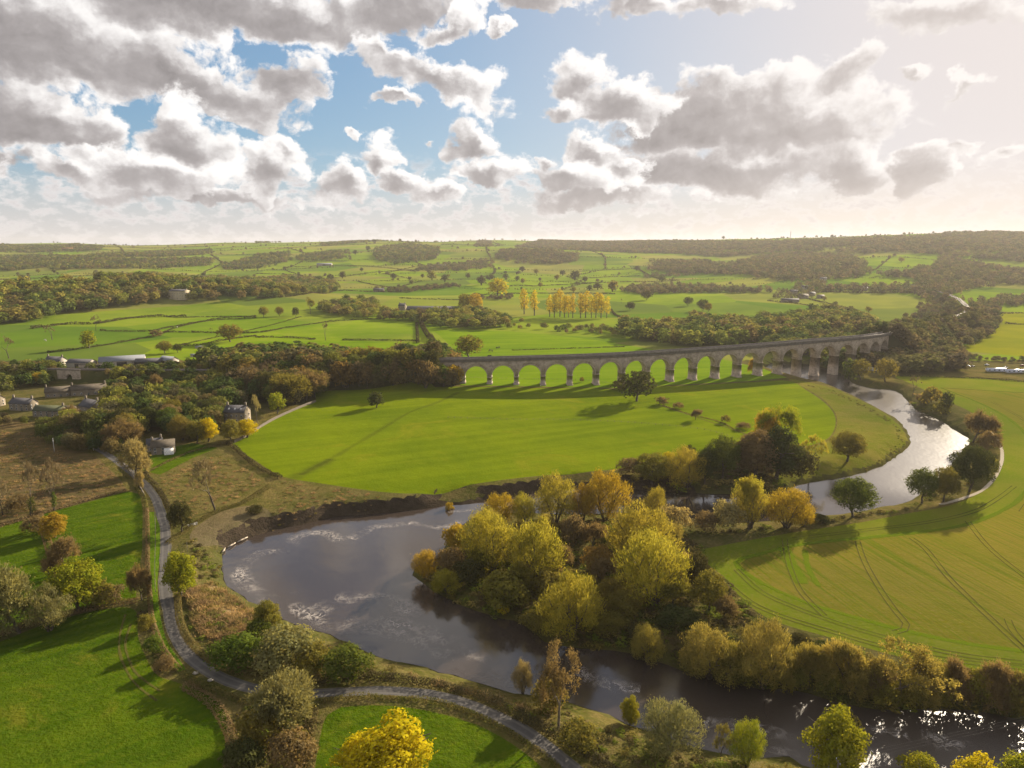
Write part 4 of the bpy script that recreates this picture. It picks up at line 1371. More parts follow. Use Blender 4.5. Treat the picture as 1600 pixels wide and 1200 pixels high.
stone(305, 1053, 0.55, 'white stone on the lane verge at the tight bend, left of two', 4)
stone(328, 1064, 0.6, 'white stone on the lane verge at the tight bend, right of two', 5)
for k, (x0, y0, x1, y1, lab) in enumerate(((347, 863, 352, 856, 'bleached driftwood log at the river bend, lowest of three'), (356, 855, 368, 848, 'bleached driftwood log at the river bend, middle of three'), (371, 847, 387, 839, 'bleached driftwood log at the river bend, uppermost of three'))):
    a_, b_ = G(x0, y0, WZ + 0.6), G(x1, y1, WZ + 0.6)
    mid = (a_ + b_) / 2
    pts = [a_ - mid, (a_ - mid) * 0.3 + np.array([0.3, 0.2, 0.15]), (b_ - mid) * 0.4, b_ - mid]
    o = MB().tube(pts, [0.22, 0.32, 0.3, 0.16], 7).tube([pts[2], pts[2] + np.array([0.6, -0.5, 0.8])], [0.14, 0.06], 5).build('driftwood_log', plain_mat('bleached_wood', (0.45, 0.38, 0.30), 0.9))
    o.location = mid
    tag(o, lab, 'log')

# caravans and cars by the far field edge
BLUEW = plain_mat('caravan_panel', (0.62, 0.66, 0.78), 0.35, 0, 0.06)
TYRE = plain_mat('tyre_rubber', (0.02, 0.02, 0.02), 0.9)


def caravan(px, py, L, label, rz):
    p = G(px, py)
    o = tag(empty('static_caravan', tuple(p), R(rz)), label, 'caravan')
    MB().box((0, 0, 1.75), (L, 3.2, 2.5)).build('body', BLUEW, o)
    V = []
    for sx in (-1, 1):
        V += [(sx * (L / 2 + 0.15), -1.75, 3.02), (sx * (L / 2 + 0.15), 0, 3.6), (sx * (L / 2 + 0.15), 1.75, 3.02), (sx * (L / 2 + 0.15), 0, 3.02)]
    MB().raw(V, [(0, 4, 5, 1), (1, 5, 6, 2), (0, 2, 6, 4)], [(0, 1, 2), (4, 6, 5)]).build('roof', BLUEW, o)
    for k in range(4):
        MB().box((-L / 2 + L * (k + 0.5) / 4, -1.63, 1.95), (1.5, 0.06, 0.9)).build('window', GLASS, o)
    for sx in (-0.3, 0.3):
        MB().tube([(sx * L, -1.45, 0.35), (sx * L, -1.25, 0.35)], 0.36, 12).build('wheel', TYRE, o)
    HOUSE_SPOTS.append((p[0], p[1], L * 0.5 + 3))


caravan(1355, 580, 17, 'long pale blue static caravan left of two beyond the crop field hedge', -6)
caravan(1396 + 10, 581, 0.1, '', 0) if False else None
caravan(1586, 583, 16, 'long pale blue static caravan at the right edge beyond the crop field hedge', -4)
caravan(1556, 581, 17, 'long pale blue static caravan in the middle of the row beyond the crop field hedge', -5)


def car(px, py, rz, mat, label):
    p = G(px, py)
    o = tag(empty('parked_car', tuple(p), R(rz)), label, 'car')
    sec = [(-2.1, 0.55, 0.75), (-2.05, 0.95, 0.8), (-1.0, 1.0, 0.86), (0.9, 1.0, 0.86), (1.9, 0.85, 0.8), (2.1, 0.6, 0.72)]
    V, Q = [], []
    for x_, zt, hw in sec:
        V += [(x_, -hw, 0.3), (x_, -hw, zt), (x_, hw, zt), (x_, hw, 0.3)]
    for k in range(len(sec) - 1):
        for j in range(4):
            Q.append((4 * k + j, 4 * k + (j + 1) % 4, 4 * k + 4 + (j + 1) % 4, 4 * k + 4 + j))
    Q += [(0, 1, 2, 3), (20, 23, 22, 21)]
    MB().raw(V, Q).build('body', mat, o)
    V = [(-1.6, -0.78, 0.98), (1.0, -0.78, 0.98), (1.0, 0.78, 0.98), (-1.6, 0.78, 0.98), (-1.2, -0.62, 1.48), (0.3, -0.62, 1.48), (0.3, 0.62, 1.48), (-1.2, 0.62, 1.48)]
    MB().raw(V, [(4, 5, 6, 7), (0, 1, 5, 4), (1, 2, 6, 5), (2, 3, 7, 6), (3, 0, 4, 7)]).build('window', GLASS, o)
    MB().box((-0.45, 0, 1.5), (1.4, 1.2, 0.05)).build('roof', mat, o)
    for x_ in (-1.3, 1.3):
        for y_ in (-0.78, 0.78):
            MB().tube([(x_, y_ - 0.1, 0.33), (x_, y_ + 0.1, 0.33)], 0.33, 12).build('wheel', TYRE, o)


WHITEP = plain_mat('white_car_paint', (0.7, 0.7, 0.7), 0.25, 0, 0.03, 1, 0.5)
DARKP = plain_mat('dark_car_paint', (0.05, 0.055, 0.07), 0.25, 0, 0.05, 1, 0.5)
REDP = plain_mat('red_car_paint', (0.30, 0.04, 0.03), 0.25, 0, 0.05, 1, 0.5)
car(1497, 565, 20, WHITEP, 'white car at the left of the caravan yard')
car(1513, 573, -15, WHITEP, 'white car beside the dark one at the caravan yard')
car(1519, 573, -15, DARKP, 'dark car at the caravan yard')
car(1542, 571, 10, WHITEP, 'white car behind the caravans')
car(1571, 575, 0, WHITEP, 'white car between the caravans and the right edge')
car(1597, 572, 5, REDP, 'red car at the right edge by the caravans')

# cattle and sheep
def animal(px, py, rz, s, mat, label, cat, name):
    p = G(px, py)
    pts = [(0.0, 0, 1.05), (0.55, 0, 1.08), (-0.55, 0, 1.10), (0.95, 0, 1.28), (1.3, 0, 1.15), (-0.85, 0, 0.95)]
    eds = [(0, 1), (0, 2), (1, 3), (3, 4), (2, 5)]
    rad = [0.38, 0.36, 0.36, 0.2, 0.13, 0.05]
    for x_, b in ((0.55, 1), (-0.6, 2)):
        for y_ in (-0.2, 0.2):
            i = len(pts)
            pts += [(x_, y_, 0.62), (x_ - 0.05, y_, 0.3), (x_, y_, 0.0)]
            rad += [0.13, 0.08, 0.07]
            eds += [(b, i), (i, i + 1), (i + 1, i + 2)]
    me = bpy.data.meshes.new(name)
    me.from_pydata([(a * s, b * s, c * s) for a, b, c in pts], eds, [])
    o = link(name, me, mat)
    md = o.modifiers.new('skin', 'SKIN')
    for v, r_ in zip(me.skin_vertices[0].data, rad):
        v.radius = (r_ * s, r_ * s)
    me.skin_vertices[0].data[0].use_root = True
    sb = o.modifiers.new('subsurf', 'SUBSURF')
    sb.levels = sb.render_levels = 1
    o.location = tuple(p)
    o.rotation_euler = (0, 0, R(rz))
    tag(o, label, cat, {'cow': 'cattle behind the viaduct', 'sheep': 'sheep in the left pastures'}[cat])


COWM = plain_mat('dark_hide', (0.03, 0.025, 0.02), 0.8)
WOOL = plain_mat('wool', (0.6, 0.57, 0.5), 0.95)
for k, (px, py) in enumerate(((765, 549), (769, 549.5), (777, 545), (780, 544), (763, 558), (766, 558))):
    animal(px, py, 40 + 70 * k, 1.5, COWM, 'dark cow standing in the meadow just behind the viaduct', 'cow', 'cow')
for k, (px, py) in enumerate(((70, 532), (277, 512), (72, 533))):
    animal(px, py, 20 + 80 * k, 1.2, WOOL, 'white sheep grazing in the left pastures', 'sheep', 'sheep')
# ------------------------------------------------------------------ leaves and bark
def leaf_mat(name, c1, c2, c3, trans=0.42):
    """three leaf colours: clump by clump inside a crown, and one tree from the next"""
    m, nt, out = new_mat(name)
    tc = nt.add('ShaderNodeTexCoord').outputs['Object']
    rnd = nt.add('ShaderNodeObjectInfo').outputs['Random']
    at = nt.add('ShaderNodeAttribute', attribute_name='tint').outputs['Fac']
    r = nt.math('FRACT', nt.math('ADD', rnd, at))
    n = nt.noise(nt.vmath('ADD', tc, nt.vmath('SCALE', (1, 1, 1), nt.math('MULTIPLY', rnd, 40.0))), 0.45, 3, 0.6)
    f = nt.ramp(n, 0.36, 0.66)
    c = nt.mix(f, c1, c2)
    c = nt.mix(nt.math('MULTIPLY', nt.ramp(r, 0.25, 1.0, False), 0.75), c, c3)
    d = nt.add('ShaderNodeBsdfDiffuse', {'Color': c})
    t = nt.add('ShaderNodeBsdfTranslucent', {'Color': nt.mix(1.0, c, (1.25, 1.12, 0.7), 'MULTIPLY')})
    mx = nt.add('ShaderNodeMixShader', {0: trans})
    nt.l.new(d.outputs[0], mx.inputs[1])
    nt.l.new(t.outputs[0], mx.inputs[2])
    nt.l.new(mx.outputs[0], out.inputs['Surface'])
    return m


def mix_leaf_mat(name, stops, trans=0.35):
    """leaf colours of a whole wood: every tree takes its own from the list by its tint"""
    m, nt, out = new_mat(name)
    pos = nt.add('ShaderNodeNewGeometry').outputs['Position']
    at = nt.add('ShaderNodeAttribute', attribute_name='tint').outputs['Fac']
    cr = nt.add('ShaderNodeValToRGB')
    cr.color_ramp.interpolation = 'CONSTANT'
    el_ = cr.color_ramp.elements
    for i, c in enumerate(stops):
        e = el_[i] if i < 2 else el_.new(i / len(stops))
        e.position = i / len(stops)
        e.color = c + (1,)
    nt.l.new(at, cr.inputs[0])
    n = nt.noise(pos, 0.12, 4, 0.65)
    c = nt.mix(1.0, cr.outputs[0], nt.mix(nt.ramp(n, 0.3, 0.7), (0.72, 0.74, 0.8), (1.3, 1.22, 1.1)), 'MULTIPLY')
    d = nt.add('ShaderNodeBsdfDiffuse', {'Color': c})
    t = nt.add('ShaderNodeBsdfTranslucent', {'Color': c})
    mx = nt.add('ShaderNodeMixShader', {0: trans})
    nt.l.new(d.outputs[0], mx.inputs[1])
    nt.l.new(t.outputs[0], mx.inputs[2])
    nt.l.new(mx.outputs[0], out.inputs['Surface'])
    return m


L_GOLD = leaf_mat('leaf_gold_willow', (0.225, 0.215, 0.026), (0.36, 0.325, 0.045), (0.30, 0.245, 0.04), 0.5)
L_TAN = leaf_mat('leaf_tan_willow', (0.213, 0.183, 0.049), (0.329, 0.262, 0.067), (0.244, 0.213, 0.043), 0.42)
L_YEL = leaf_mat('leaf_yellow', (0.40, 0.33, 0.010), (0.58, 0.46, 0.014), (0.33, 0.31, 0.014))
L_AMBER = leaf_mat('leaf_amber', (0.29, 0.215, 0.022), (0.40, 0.30, 0.03), (0.30, 0.20, 0.028), 0.45)
L_OLIVE = leaf_mat('leaf_olive', (0.131, 0.131, 0.024), (0.213, 0.193, 0.036), (0.179, 0.138, 0.039))
L_GREEN = leaf_mat('leaf_green', (0.063, 0.098, 0.016), (0.109, 0.149, 0.023), (0.098, 0.103, 0.023))
L_BRIGHT = leaf_mat('leaf_yellow_green', (0.16, 0.20, 0.015), (0.26, 0.27, 0.02), (0.24, 0.21, 0.02))
L_DARK = leaf_mat('leaf_dark', (0.046, 0.060, 0.018), (0.079, 0.090, 0.026), (0.079, 0.066, 0.026), 0.3)
L_RUST = leaf_mat('leaf_rust', (0.180, 0.120, 0.034), (0.252, 0.168, 0.046), (0.156, 0.108, 0.036))
L_BROWN = leaf_mat('leaf_brown', (0.161, 0.119, 0.054), (0.235, 0.168, 0.074), (0.134, 0.105, 0.054))
L_PALE = leaf_mat('leaf_pale_buff', (0.25, 0.20, 0.085), (0.34, 0.27, 0.11), (0.26, 0.24, 0.10))
L_GREYG = leaf_mat('leaf_grey_green', (0.16, 0.165, 0.065), (0.235, 0.225, 0.085), (0.19, 0.16, 0.07))
L_TWIG = leaf_mat('twigs', (0.17, 0.14, 0.075), (0.25, 0.20, 0.10), (0.21, 0.155, 0.09), 0.15)
L_WOODS = mix_leaf_mat('leaf_wood_mix', [(0.090, 0.112, 0.027), (0.163, 0.168, 0.037), (0.067, 0.097, 0.027), (0.163, 0.131, 0.049), (0.134, 0.149, 0.034), (0.213, 0.217, 0.037), (0.118, 0.109, 0.051), (0.078, 0.112, 0.027)])
L_AUTUMN = mix_leaf_mat('leaf_autumn_mix', [(0.229, 0.195, 0.047), (0.183, 0.189, 0.039), (0.275, 0.247, 0.049), (0.114, 0.150, 0.031), (0.194, 0.150, 0.055), (0.252, 0.260, 0.042), (0.149, 0.143, 0.047), (0.086, 0.117, 0.026), (0.166, 0.195, 0.034)])
L_DUSKW = mix_leaf_mat('leaf_far_wood_mix', [(0.115, 0.113, 0.046), (0.161, 0.144, 0.052), (0.092, 0.103, 0.039), (0.178, 0.138, 0.060), (0.138, 0.136, 0.044), (0.115, 0.094, 0.055)])
L_POP = leaf_mat('leaf_poplar', (0.40, 0.33, 0.02), (0.52, 0.43, 0.03), (0.40, 0.30, 0.025), 0.5)
L_SCRUB = mix_leaf_mat('leaf_scrub_mix', [(0.117, 0.130, 0.026), (0.195, 0.163, 0.039), (0.104, 0.085, 0.039), (0.260, 0.215, 0.065), (0.156, 0.195, 0.026), (0.130, 0.104, 0.046)])
L_REED = mix_leaf_mat('leaf_reed_mix', [(0.30, 0.20, 0.09), (0.38, 0.27, 0.12), (0.24, 0.18, 0.07), (0.20, 0.17, 0.05), (0.33, 0.22, 0.10)])
BARK = plain_mat('bark', (0.10, 0.08, 0.06), 0.9, 0, 0.25, 1.0)
BARKPALE = plain_mat('bark_pale', (0.17, 0.14, 0.10), 0.9, 0, 0.25, 1.0)


def cards(P, N, size, aspect, rng, up=None):
    """leaf-shaped four-cornered faces at P, facing about N; up pulls their long axis towards a direction"""
    n = len(P)
    N = N + rng.normal(0, 0.45, (n, 3))
    N /= np.linalg.norm(N, axis=1, keepdims=True)
    ref = rng.normal(0, 1, (n, 3))
    if up is not None:
        ref = ref * 0.35 + up
    A = ref - (ref * N).sum(1, keepdims=True) * N
    A /= np.maximum(np.linalg.norm(A, axis=1, keepdims=True), 1e-6)
    B = np.cross(N, A)
    L = (size * rng.uniform(0.65, 1.35, n))[:, None]
    Wd = L * aspect
    c = N * L * 0.12
    V = np.stack([P - A * L * 0.5, P - B * Wd * 0.5 + c, P + A * L * 0.5, P + B * Wd * 0.5 + c], 1).reshape(-1, 3)
    return V, np.arange(4 * n).reshape(-1, 4)


def lobe_points(lobes, n, rng, depth=0.35, low=-0.75):
    """points spread through the shells of ellipsoid lobes (cx,cy,cz,rx,ry,rz)"""
    lobes = np.asarray(lobes, dtype=float)
    ar = (lobes[:, 3] * lobes[:, 5]) ** 1.0
    li = rng.choice(len(lobes), n, p=ar / ar.sum())
    D = rng.normal(0, 1, (n, 3))
    D /= np.linalg.norm(D, axis=1, keepdims=True)
    D[:, 2] = np.where(D[:, 2] < low, -D[:, 2], D[:, 2])
    r = 1 - depth * rng.random(n) ** 1.6
    r *= 1 + 0.14 * rng.normal(0, 1, n)
    P = lobes[li, :3] + D * lobes[li, 3:] * r[:, None]
    # drop points that fall deep inside another lobe
    q = (((P[:, None] - lobes[None, :, :3]) / lobes[None, :, 3:]) ** 2).sum(2)
    ok = q.min(1) > 0.30
    return P[ok], D[ok]


def dome_lobes(rng, n, w, h, z0, lob=0.36, flat=1.0, top=0.0):
    """lobes round a broad crown of half width w, between heights z0 and h"""
    out = []
    zc, rz = (z0 + h) / 2, (h - z0) / 2
    for i in range(n):
        a = i * 2.399 + rng.uniform(-0.3, 0.3)
        t = (i + 0.5) / n
        cz = 1 - 1.75 * t
        rr = math.sqrt(max(0, 1 - cz * cz)) ** 0.9
        s = lob * rng.uniform(0.75, 1.25)
        k = (1 - s * 0.85)
        out.append((math.cos(a) * w * rr * k * rng.uniform(0.62, 1.2), math.sin(a) * w * rr * k * rng.uniform(0.62, 1.2), zc + cz * rz * k * flat, w * s, w * s, min(w, rz) * s * rng.uniform(0.85, 1.1)))
    out.append((0, 0, zc, w * 0.55, w * 0.55, rz * 0.6))
    return out


def limb_tree(mb, rng, base, h, r0, spread, levels, forks=3, lean=(0, 0), twig=None, upb=0.55):
    """recursive tapering limbs; collects twig ends"""
    ends = []

    def grow(p, d, L, r, lev):
        k = 4
        pts = [np.array(p)]
        dd = np.array(d)
        for i in range(k):
            dd = dd + rng.normal(0, 0.13, 3) + np.array([0, 0, 0.05 * upb])
            dd /= np.linalg.norm(dd)
            pts.append(pts[-1] + dd * L / k)
        rad = np.linspace(r, r * (0.62 if lev else 0.72), k + 1)
        mb.tube(pts, rad, 6 if lev < 2 else 3, cap=False)
        if lev >= levels:
            ends.append((pts[-1], dd, L))
            return
        nf = forks + (1 if rng.random() < 0.4 else 0)
        for f in range(nf):
            a = f * 2 * math.pi / nf + rng.uniform(-0.5, 0.5)
            side = np.array([math.cos(a), math.sin(a), 0.0])
            side = side - dd * (side @ dd)
            side /= max(np.linalg.norm(side), 1e-6)
            nd = dd * rng.uniform(0.6, 1.0) + side * spread * rng.uniform(0.7, 1.3) + np.array([0, 0, 0.25 * upb])
            nd /= np.linalg.norm(nd)
            st = pts[-1] if f < 2 else pts[rng.integers(2, k)]
            grow(st, nd, L * rng.uniform(0.62, 0.82), rad[-1] * rng.uniform(0.62, 0.8), lev + 1)
    grow(base, np.array([lean[0], lean[1], 1.0]), h, r0, 0)
    return ends


LIB = {}


def reg_plant(kind, trunk, crown, height, half):
    LIB.setdefault(kind, []).append((trunk, crown, height, half))


def crown_mesh(name, V, Q, mat=None):
    me = np_mesh(name, V, [Q])
    return me


def make_broad(seed, kind, n, size, h=14.0, w=6.6, z0=2.2, nl=17, aspect=0.8, lob=0.36, trunk_h=4.5, tr=0.42, depth=0.4, whole=False):
    rng = rng_(seed)
    lobes = dome_lobes(rng, nl, w, h, z0, lob)
    P, N = lobe_points(lobes, n, rng, depth)
    V, Q = cards(P, N, size, aspect, rng)
    mb = MB()
    limb_tree(mb, rng, (0, 0, -0.3), trunk_h, tr, 0.85, 2, 3)
    if whole:
        mb2 = MB().raw(V, Q)
        for k in range(5):
            a = k * 1.257
            mb2.tube([(0, 0, -0.3), (math.cos(a) * w * 0.3, math.sin(a) * w * 0.3, h * 0.45), (math.cos(a) * w * 0.6, math.sin(a) * w * 0.6, h * 0.75)], [0.4, 0.3, 0.2], 4, cap=False)
        V, Q = np.concatenate(mb2.V), np.concatenate(mb2.Fq)
    reg_plant(kind, mb.mesh('trunk', True), crown_mesh('crown', V, Q), h, w)


def make_willow(seed, kind, n, h=11.0, w=6.0, size=0.95, z0=0.5, aspect=0.24, stems=6, nl=20, depth=0.6):
    rng = rng_(seed)
    lobes = dome_lobes(rng, nl, w, h * 0.95, z0, 0.33)
    for k in range(5):
        a, rr = rng.uniform(0, 6.283), w * rng.uniform(0.2, 0.75)
        s_ = w * rng.uniform(0.16, 0.26)
        lobes.append((math.cos(a) * rr, math.sin(a) * rr, h * (0.98 - 0.38 * (rr / w) ** 2) * rng.uniform(0.9, 1.0), s_, s_, s_ * 1.3))
    P, N = lobe_points(lobes, n, rng, depth, -0.9)
    loose = rng.random(len(P)) < 0.13
    P[loose] *= 1 + 0.10 * rng.random((loose.sum(), 1))
    out = P - np.array([0, 0, h * 0.15])
    up = out / np.linalg.norm(out, axis=1, keepdims=True) + np.array([0, 0, 0.7])
    V, Q = cards(P, N, size, aspect, rng, up)
    mb = MB()
    for s in range(stems):
        a = s * 2 * math.pi / stems + rng.uniform(-0.4, 0.4)
        d = np.array([math.cos(a), math.sin(a)])
        L = h * rng.uniform(0.6, 0.85)
        pts = [(d[0] * (0.3 + w * 0.62 * t ** 1.2), d[1] * (0.3 + w * 0.62 * t ** 1.2), -0.3 + L * t) for t in np.linspace(0, 1, 7)]
        pts = np.array(pts) + rng.normal(0, 0.12, (7, 3))
        mb.tube(pts, np.linspace(0.24, 0.06, 7), 5, cap=False)
        for b in range(3):
            i = rng.integers(2, 5)
            e = pts[i] + np.array([rng.normal(0, 1.4), rng.normal(0, 1.4), L * 0.3])
            mb.tube([pts[i], (pts[i] + e) / 2 + rng.normal(0, 0.15, 3), e], [0.10, 0.07, 0.03], 4, cap=False)
    reg_plant(kind, mb.mesh('trunk', True), crown_mesh('crown', V, Q), h, w)


def make_bush(seed, kind, n, h=4.0, w=2.9, size=0.42, aspect=0.7, nl=9):
    rng = rng_(seed)
    lobes = dome_lobes(rng, nl, w, h, -0.3, 0.45)
    P, N = lobe_points(lobes, n, rng, 0.45, -0.5)
    P[:, 2] = np.maximum(P[:, 2], 0.05)
    V, Q = cards(P, N, size, aspect, rng)
    reg_plant(kind, None, crown_mesh('bush', V, Q), h, w)


def make_bare(seed, kind, h=13.0, levels=5, twigs=7, leaves=0, spread=0.75, tr=0.34, forks=2, tw=0.045, leafsize=0.35):
    rng = rng_(seed)
    mb = MB()
    ends = limb_tree(mb, rng, (0, 0, -0.3), h * 0.27, tr, spread, levels, forks, (rng.uniform(-.1, .1), rng.uniform(-.1, .1)), upb=0.75)
    P, A, Ls = [], [], []
    for p, d, L in ends:
        for t in range(twigs):
            dd = d + rng.normal(0, 0.45, 3) + np.array([0, 0, 0.15])
            dd /= np.linalg.norm(dd)
            l = rng.uniform(0.7, 1.5)
            P.append(p + dd * l * 0.45)
            A.append(dd)
            Ls.append(l)
    P, A = np.array(P), np.array(A)
    zm = P[:, 2].max()
    N = rng.normal(0, 1, P.shape)
    N -= (N * A).sum(1, keepdims=True) * A
    V, Q = cards(P, N * 3, np.array(Ls), tw, rng, A * 6)
    if leaves:
        i = rng.integers(0, len(P), leaves)
        V2, Q2 = cards(P[i] + rng.normal(0, 0.35, (leaves, 3)), rng.normal(0, 1, (leaves, 3)), leafsize, 0.75, rng)
        Q = np.vstack([Q, Q2 + len(V)])
        V = np.vstack([V, V2])
    reg_plant(kind, mb.mesh('trunk', True), crown_mesh('twigs' if not leaves else 'crown', V, Q), float(zm), float(np.abs(P[:, :2]).max()))


def make_poplar(seed, kind, n, h=20.0, w=2.9, size=0.9):
    rng = rng_(seed)
    lobes = []
    for i in range(9):
        t = i / 8
        r = w * (0.55 + 0.55 * math.sin(math.pi * min(1, t * 0.8 + 0.15))) * 0.75
        lobes.append((rng.uniform(-.5, .5) * w * 0.5, rng.uniform(-.5, .5) * w * 0.5, h * (0.27 + 0.66 * t), r, r, h * 0.085))
    P, N = lobe_points(lobes, n, rng, 0.6)
    V, Q = cards(P, N, size, 0.7, rng, np.array([0, 0, 0.6]))
    mb = MB()
    mb.tube([(0, 0, -0.3), (0.1, 0, h * 0.3), (0, 0.1, h * 0.65), (0, 0, h * 0.9)], [0.34, 0.26, 0.16, 0.05], 7, cap=False)
    for k in range(8):
        a, z = rng.uniform(0, 6.28), h * rng.uniform(0.14, 0.5)
        mb.tube([(0, 0, z), (math.cos(a) * w * 0.5, math.sin(a) * w * 0.5, z + h * 0.12)], [0.09, 0.03], 4, cap=False)
    reg_plant(kind, mb.mesh('trunk', True), crown_mesh('crown', V, Q), h, w)


for i in range(3):
    make_broad(100 + i, 'broad', 8000, 0.48, z0=1.4, nl=22, lob=0.32)
    make_broad(110 + i, 'broad_mid', 1500, 0.95, trunk_h=4.2, z0=1.0, nl=20, lob=0.33)
    make_willow(120 + i, 'willow', 16000, size=0.62, aspect=0.19, depth=0.8)
    make_willow(130 + i, 'willow_mid', 1300, size=1.5, aspect=0.42)
    make_bush(140 + i, 'bush', 3400, size=0.3)
    make_bush(150 + i, 'bush_mid', 320, size=0.85)
    make_bare(160 + i, 'bare', twigs=20, tw=0.085, forks=2)
    make_bare(170 + i, 'sparse', leaves=3600, leafsize=0.3, twigs=12, tw=0.06)
    make_bare(176 + i, 'thorn', h=8.0, levels=4, forks=3, twigs=26, leaves=3600, leafsize=0.24, spread=1.0, tr=0.22, tw=0.06)
    make_bare(180 + i, 'bare_mid', levels=4, twigs=16, forks=2, tw=0.16)
for i in range(4):
    make_poplar(190 + i, 'poplar', 1000, w=2.6 + 0.35 * i, size=0.8)
for i in range(2):
    make_broad(200 + i, 'dense', 7500, 0.42, h=12, w=4.6, z0=-0.6, nl=18, lob=0.36, depth=0.35)
    make_broad(210 + i, 'dense_mid', 900, 1.0, h=12, w=4.6, z0=-0.6, nl=14, lob=0.4)
for i in range(4):
    make_broad(220 + i, 'far', 300, 1.75, h=13, w=5.6, z0=0.3, nl=9, lob=0.42, depth=0.16, whole=True)
    make_broad(230 + i, 'farlow', 80, 2.9, h=13, w=6.2, z0=-1, nl=5, lob=0.5, depth=0.15)

_pick = rng_(77)
ALLPLANTS = []


JOINED = {}


def join_mesh(cr, tr):
    """crown and trunk in one mesh, for trees too far off to show their parts"""
    vs, fs, n = [], [], 0
    nq = len(cr.polygons)
    for me in (cr, tr):
        a = np.empty(len(me.vertices) * 3, dtype=np.float32)
        me.vertices.foreach_get('co', a)
        vs.append(a.reshape(-1, 3))
        fs.append(np.array([p.vertices[:] for p in me.polygons if len(p.vertices) == 4]).reshape(-1, 4) + n)
        n += len(me.vertices)
    me = np_mesh('tree', np.concatenate(vs), [np.concatenate(fs)])
    me.materials.append(L_OLIVE)
    me.materials.append(BARK)
    idx = np.zeros(len(me.polygons), dtype=np.int32)
    idx[len(fs[0]):] = 1
    me.polygons.foreach_set('material_index', idx)
    return me


def plant(kind, loc, height, leaf, label, cat='tree', group=None, bark=None, width=1.0, name=None, parts=True, var=None):
    lib = LIB[kind]
    tr, cr, h0, w0 = lib[int(_pick.integers(len(lib))) if var is None else var % len(lib)]
    s = height / h0
    rz = float(_pick.uniform(0, 6.283))
    nm = name or {'bush': 'bush', 'bush_mid': 'bush'}.get(kind, 'tree')
    if tr is None or kind == 'far':
        o = link(nm, cr, leaf)
    elif not parts:
        key = (kind, lib.index((tr, cr, h0, w0)))
        if key not in JOINED:
            JOINED[key] = join_mesh(cr, tr)
        o = link(nm, JOINED[key], leaf)
    else:
        o = empty(nm, (0, 0, 0))
        link('trunk', tr, bark or BARK, o)
        link('twigs' if kind.startswith('bare') else 'crown', cr, leaf, o)
    o.location = (float(loc[0]), float(loc[1]), float(loc[2]))
    o.rotation_euler = (0, 0, rz)
    u = float(_pick.uniform(0.86, 1.14))
    o.scale = (s * width * u, s * width / u, s)
    tag(o, label, cat, group)
    return o


def merged(name, mat, items, label, cat, seed=5):
    """many plants as ONE mesh: items = (kind, x, y, z, height, width, tint)"""
    rng = rng_(seed)
    Vs, Qs, Ts, n = [], [], [], 0
    cache = {}
    for (kind, x, y, z, h, w, t) in items:
        v = int(rng.integers(len(LIB[kind])))
        if (kind, v) not in cache:
            me = LIB[kind][v][1]
            a = np.empty(len(me.vertices) * 3, dtype=np.float32)
            me.vertices.foreach_get('co', a)
            cache[(kind, v)] = (a.reshape(-1, 3), np.arange(len(me.vertices)).reshape(-1, 4))
        a, q = cache[(kind, v)]
        s = h / LIB[kind][v][2]
        th = rng.uniform(0, 6.283)
        c_, s_ = math.cos(th), math.sin(th)
        b = np.empty_like(a)
        b[:, 0] = (a[:, 0] * c_ - a[:, 1] * s_) * s * w + x
        b[:, 1] = (a[:, 0] * s_ + a[:, 1] * c_) * s * w + y
        b[:, 2] = a[:, 2] * s + z
        Vs.append(b)
        Qs.append(q + n)
        Ts.append(np.full(len(a), t, dtype=np.float32))
        n += len(a)
    me = np_mesh(name, np.concatenate(Vs), [np.concatenate(Qs)])
    at = me.attributes.new('tint', 'FLOAT', 'POINT')
    at.data.foreach_set('value', np.concatenate(Ts))
    o = link(name, me, mat)
    return tag(o, label, cat, None, 'stuff')


def tree_px(px, py, hpx, kind, leaf, label, wpx=None, cat=None, group=None, z=None, bark=None, name=None, parts=None, dz=0.0):
    """a plant whose foot is seen at (px,py) and which is hpx tall there"""
    p = G(px, py, z)
    gz = GZ(p[0], p[1])
    if z is None:
        for _ in range(3):
            p = G(px, py, gz)
            gz = GZ(p[0], p[1])
    d = math.hypot(p[1], H)
    h = hpx / F * math.hypot(p[1] * CP + (H - gz) * SP, 0) * 1.04
    if d > 470 and kind + '_mid' in LIB:
        kind += '_mid'
    lib = LIB[kind][0]
    wd = 1.0
    if wpx:
        wd = (wpx / 2 / F * d) / (lib[3] * h / lib[2])
    cat = cat or ('shrub' if kind.startswith('bush') else 'tree')
    if parts is None:
        parts = d < 1000
    return plant(kind, (p[0], p[1], gz - 0.1 + dz), h, leaf, label, cat, group, bark, wd, name, parts)
# ------------------------------------------------------------------ trees and shrubs that can be told apart
T = tree_px
# the wooded spit inside the river bend
T(664, 904, 46, 'willow', L_AMBER, 'small amber willow at the far left tip of the wooded spit', 46)
T(698, 926, 36, 'willow', L_GOLD, 'low olive gold willow beside the amber one at the tip of the spit', 52)
T(712, 862, 44, 'bush', L_AMBER, 'orange tinged shrub on the upstream edge of the spit behind the tip', 40)
T(768, 892, 92, 'willow', L_GOLD, 'big rounded gold willow on the left half of the spit', 96)
T(836, 904, 92, 'willow', L_GOLD, 'big domed gold willow in the middle of the spit, right of another alike', 98)
T(787, 952, 56, 'bush', L_OLIVE, 'dark olive thicket at the water under the two big gold willows', 84)
T(735, 915, 42, 'bush', L_DARK, 'dark leafless looking bush at the shaded left foot of the spit', 50)
T(893, 998, 98, 'willow', L_GOLD, 'gold willow leaning over the water on the near side of the spit', 108)
T(1022, 942, 108, 'willow', L_GOLD, 'largest gold willow on the right of the spit with bare stems below', 118)
T(1002, 882, 86, 'willow', L_GOLD, 'broad gold willow behind the largest one on the spit', 116)
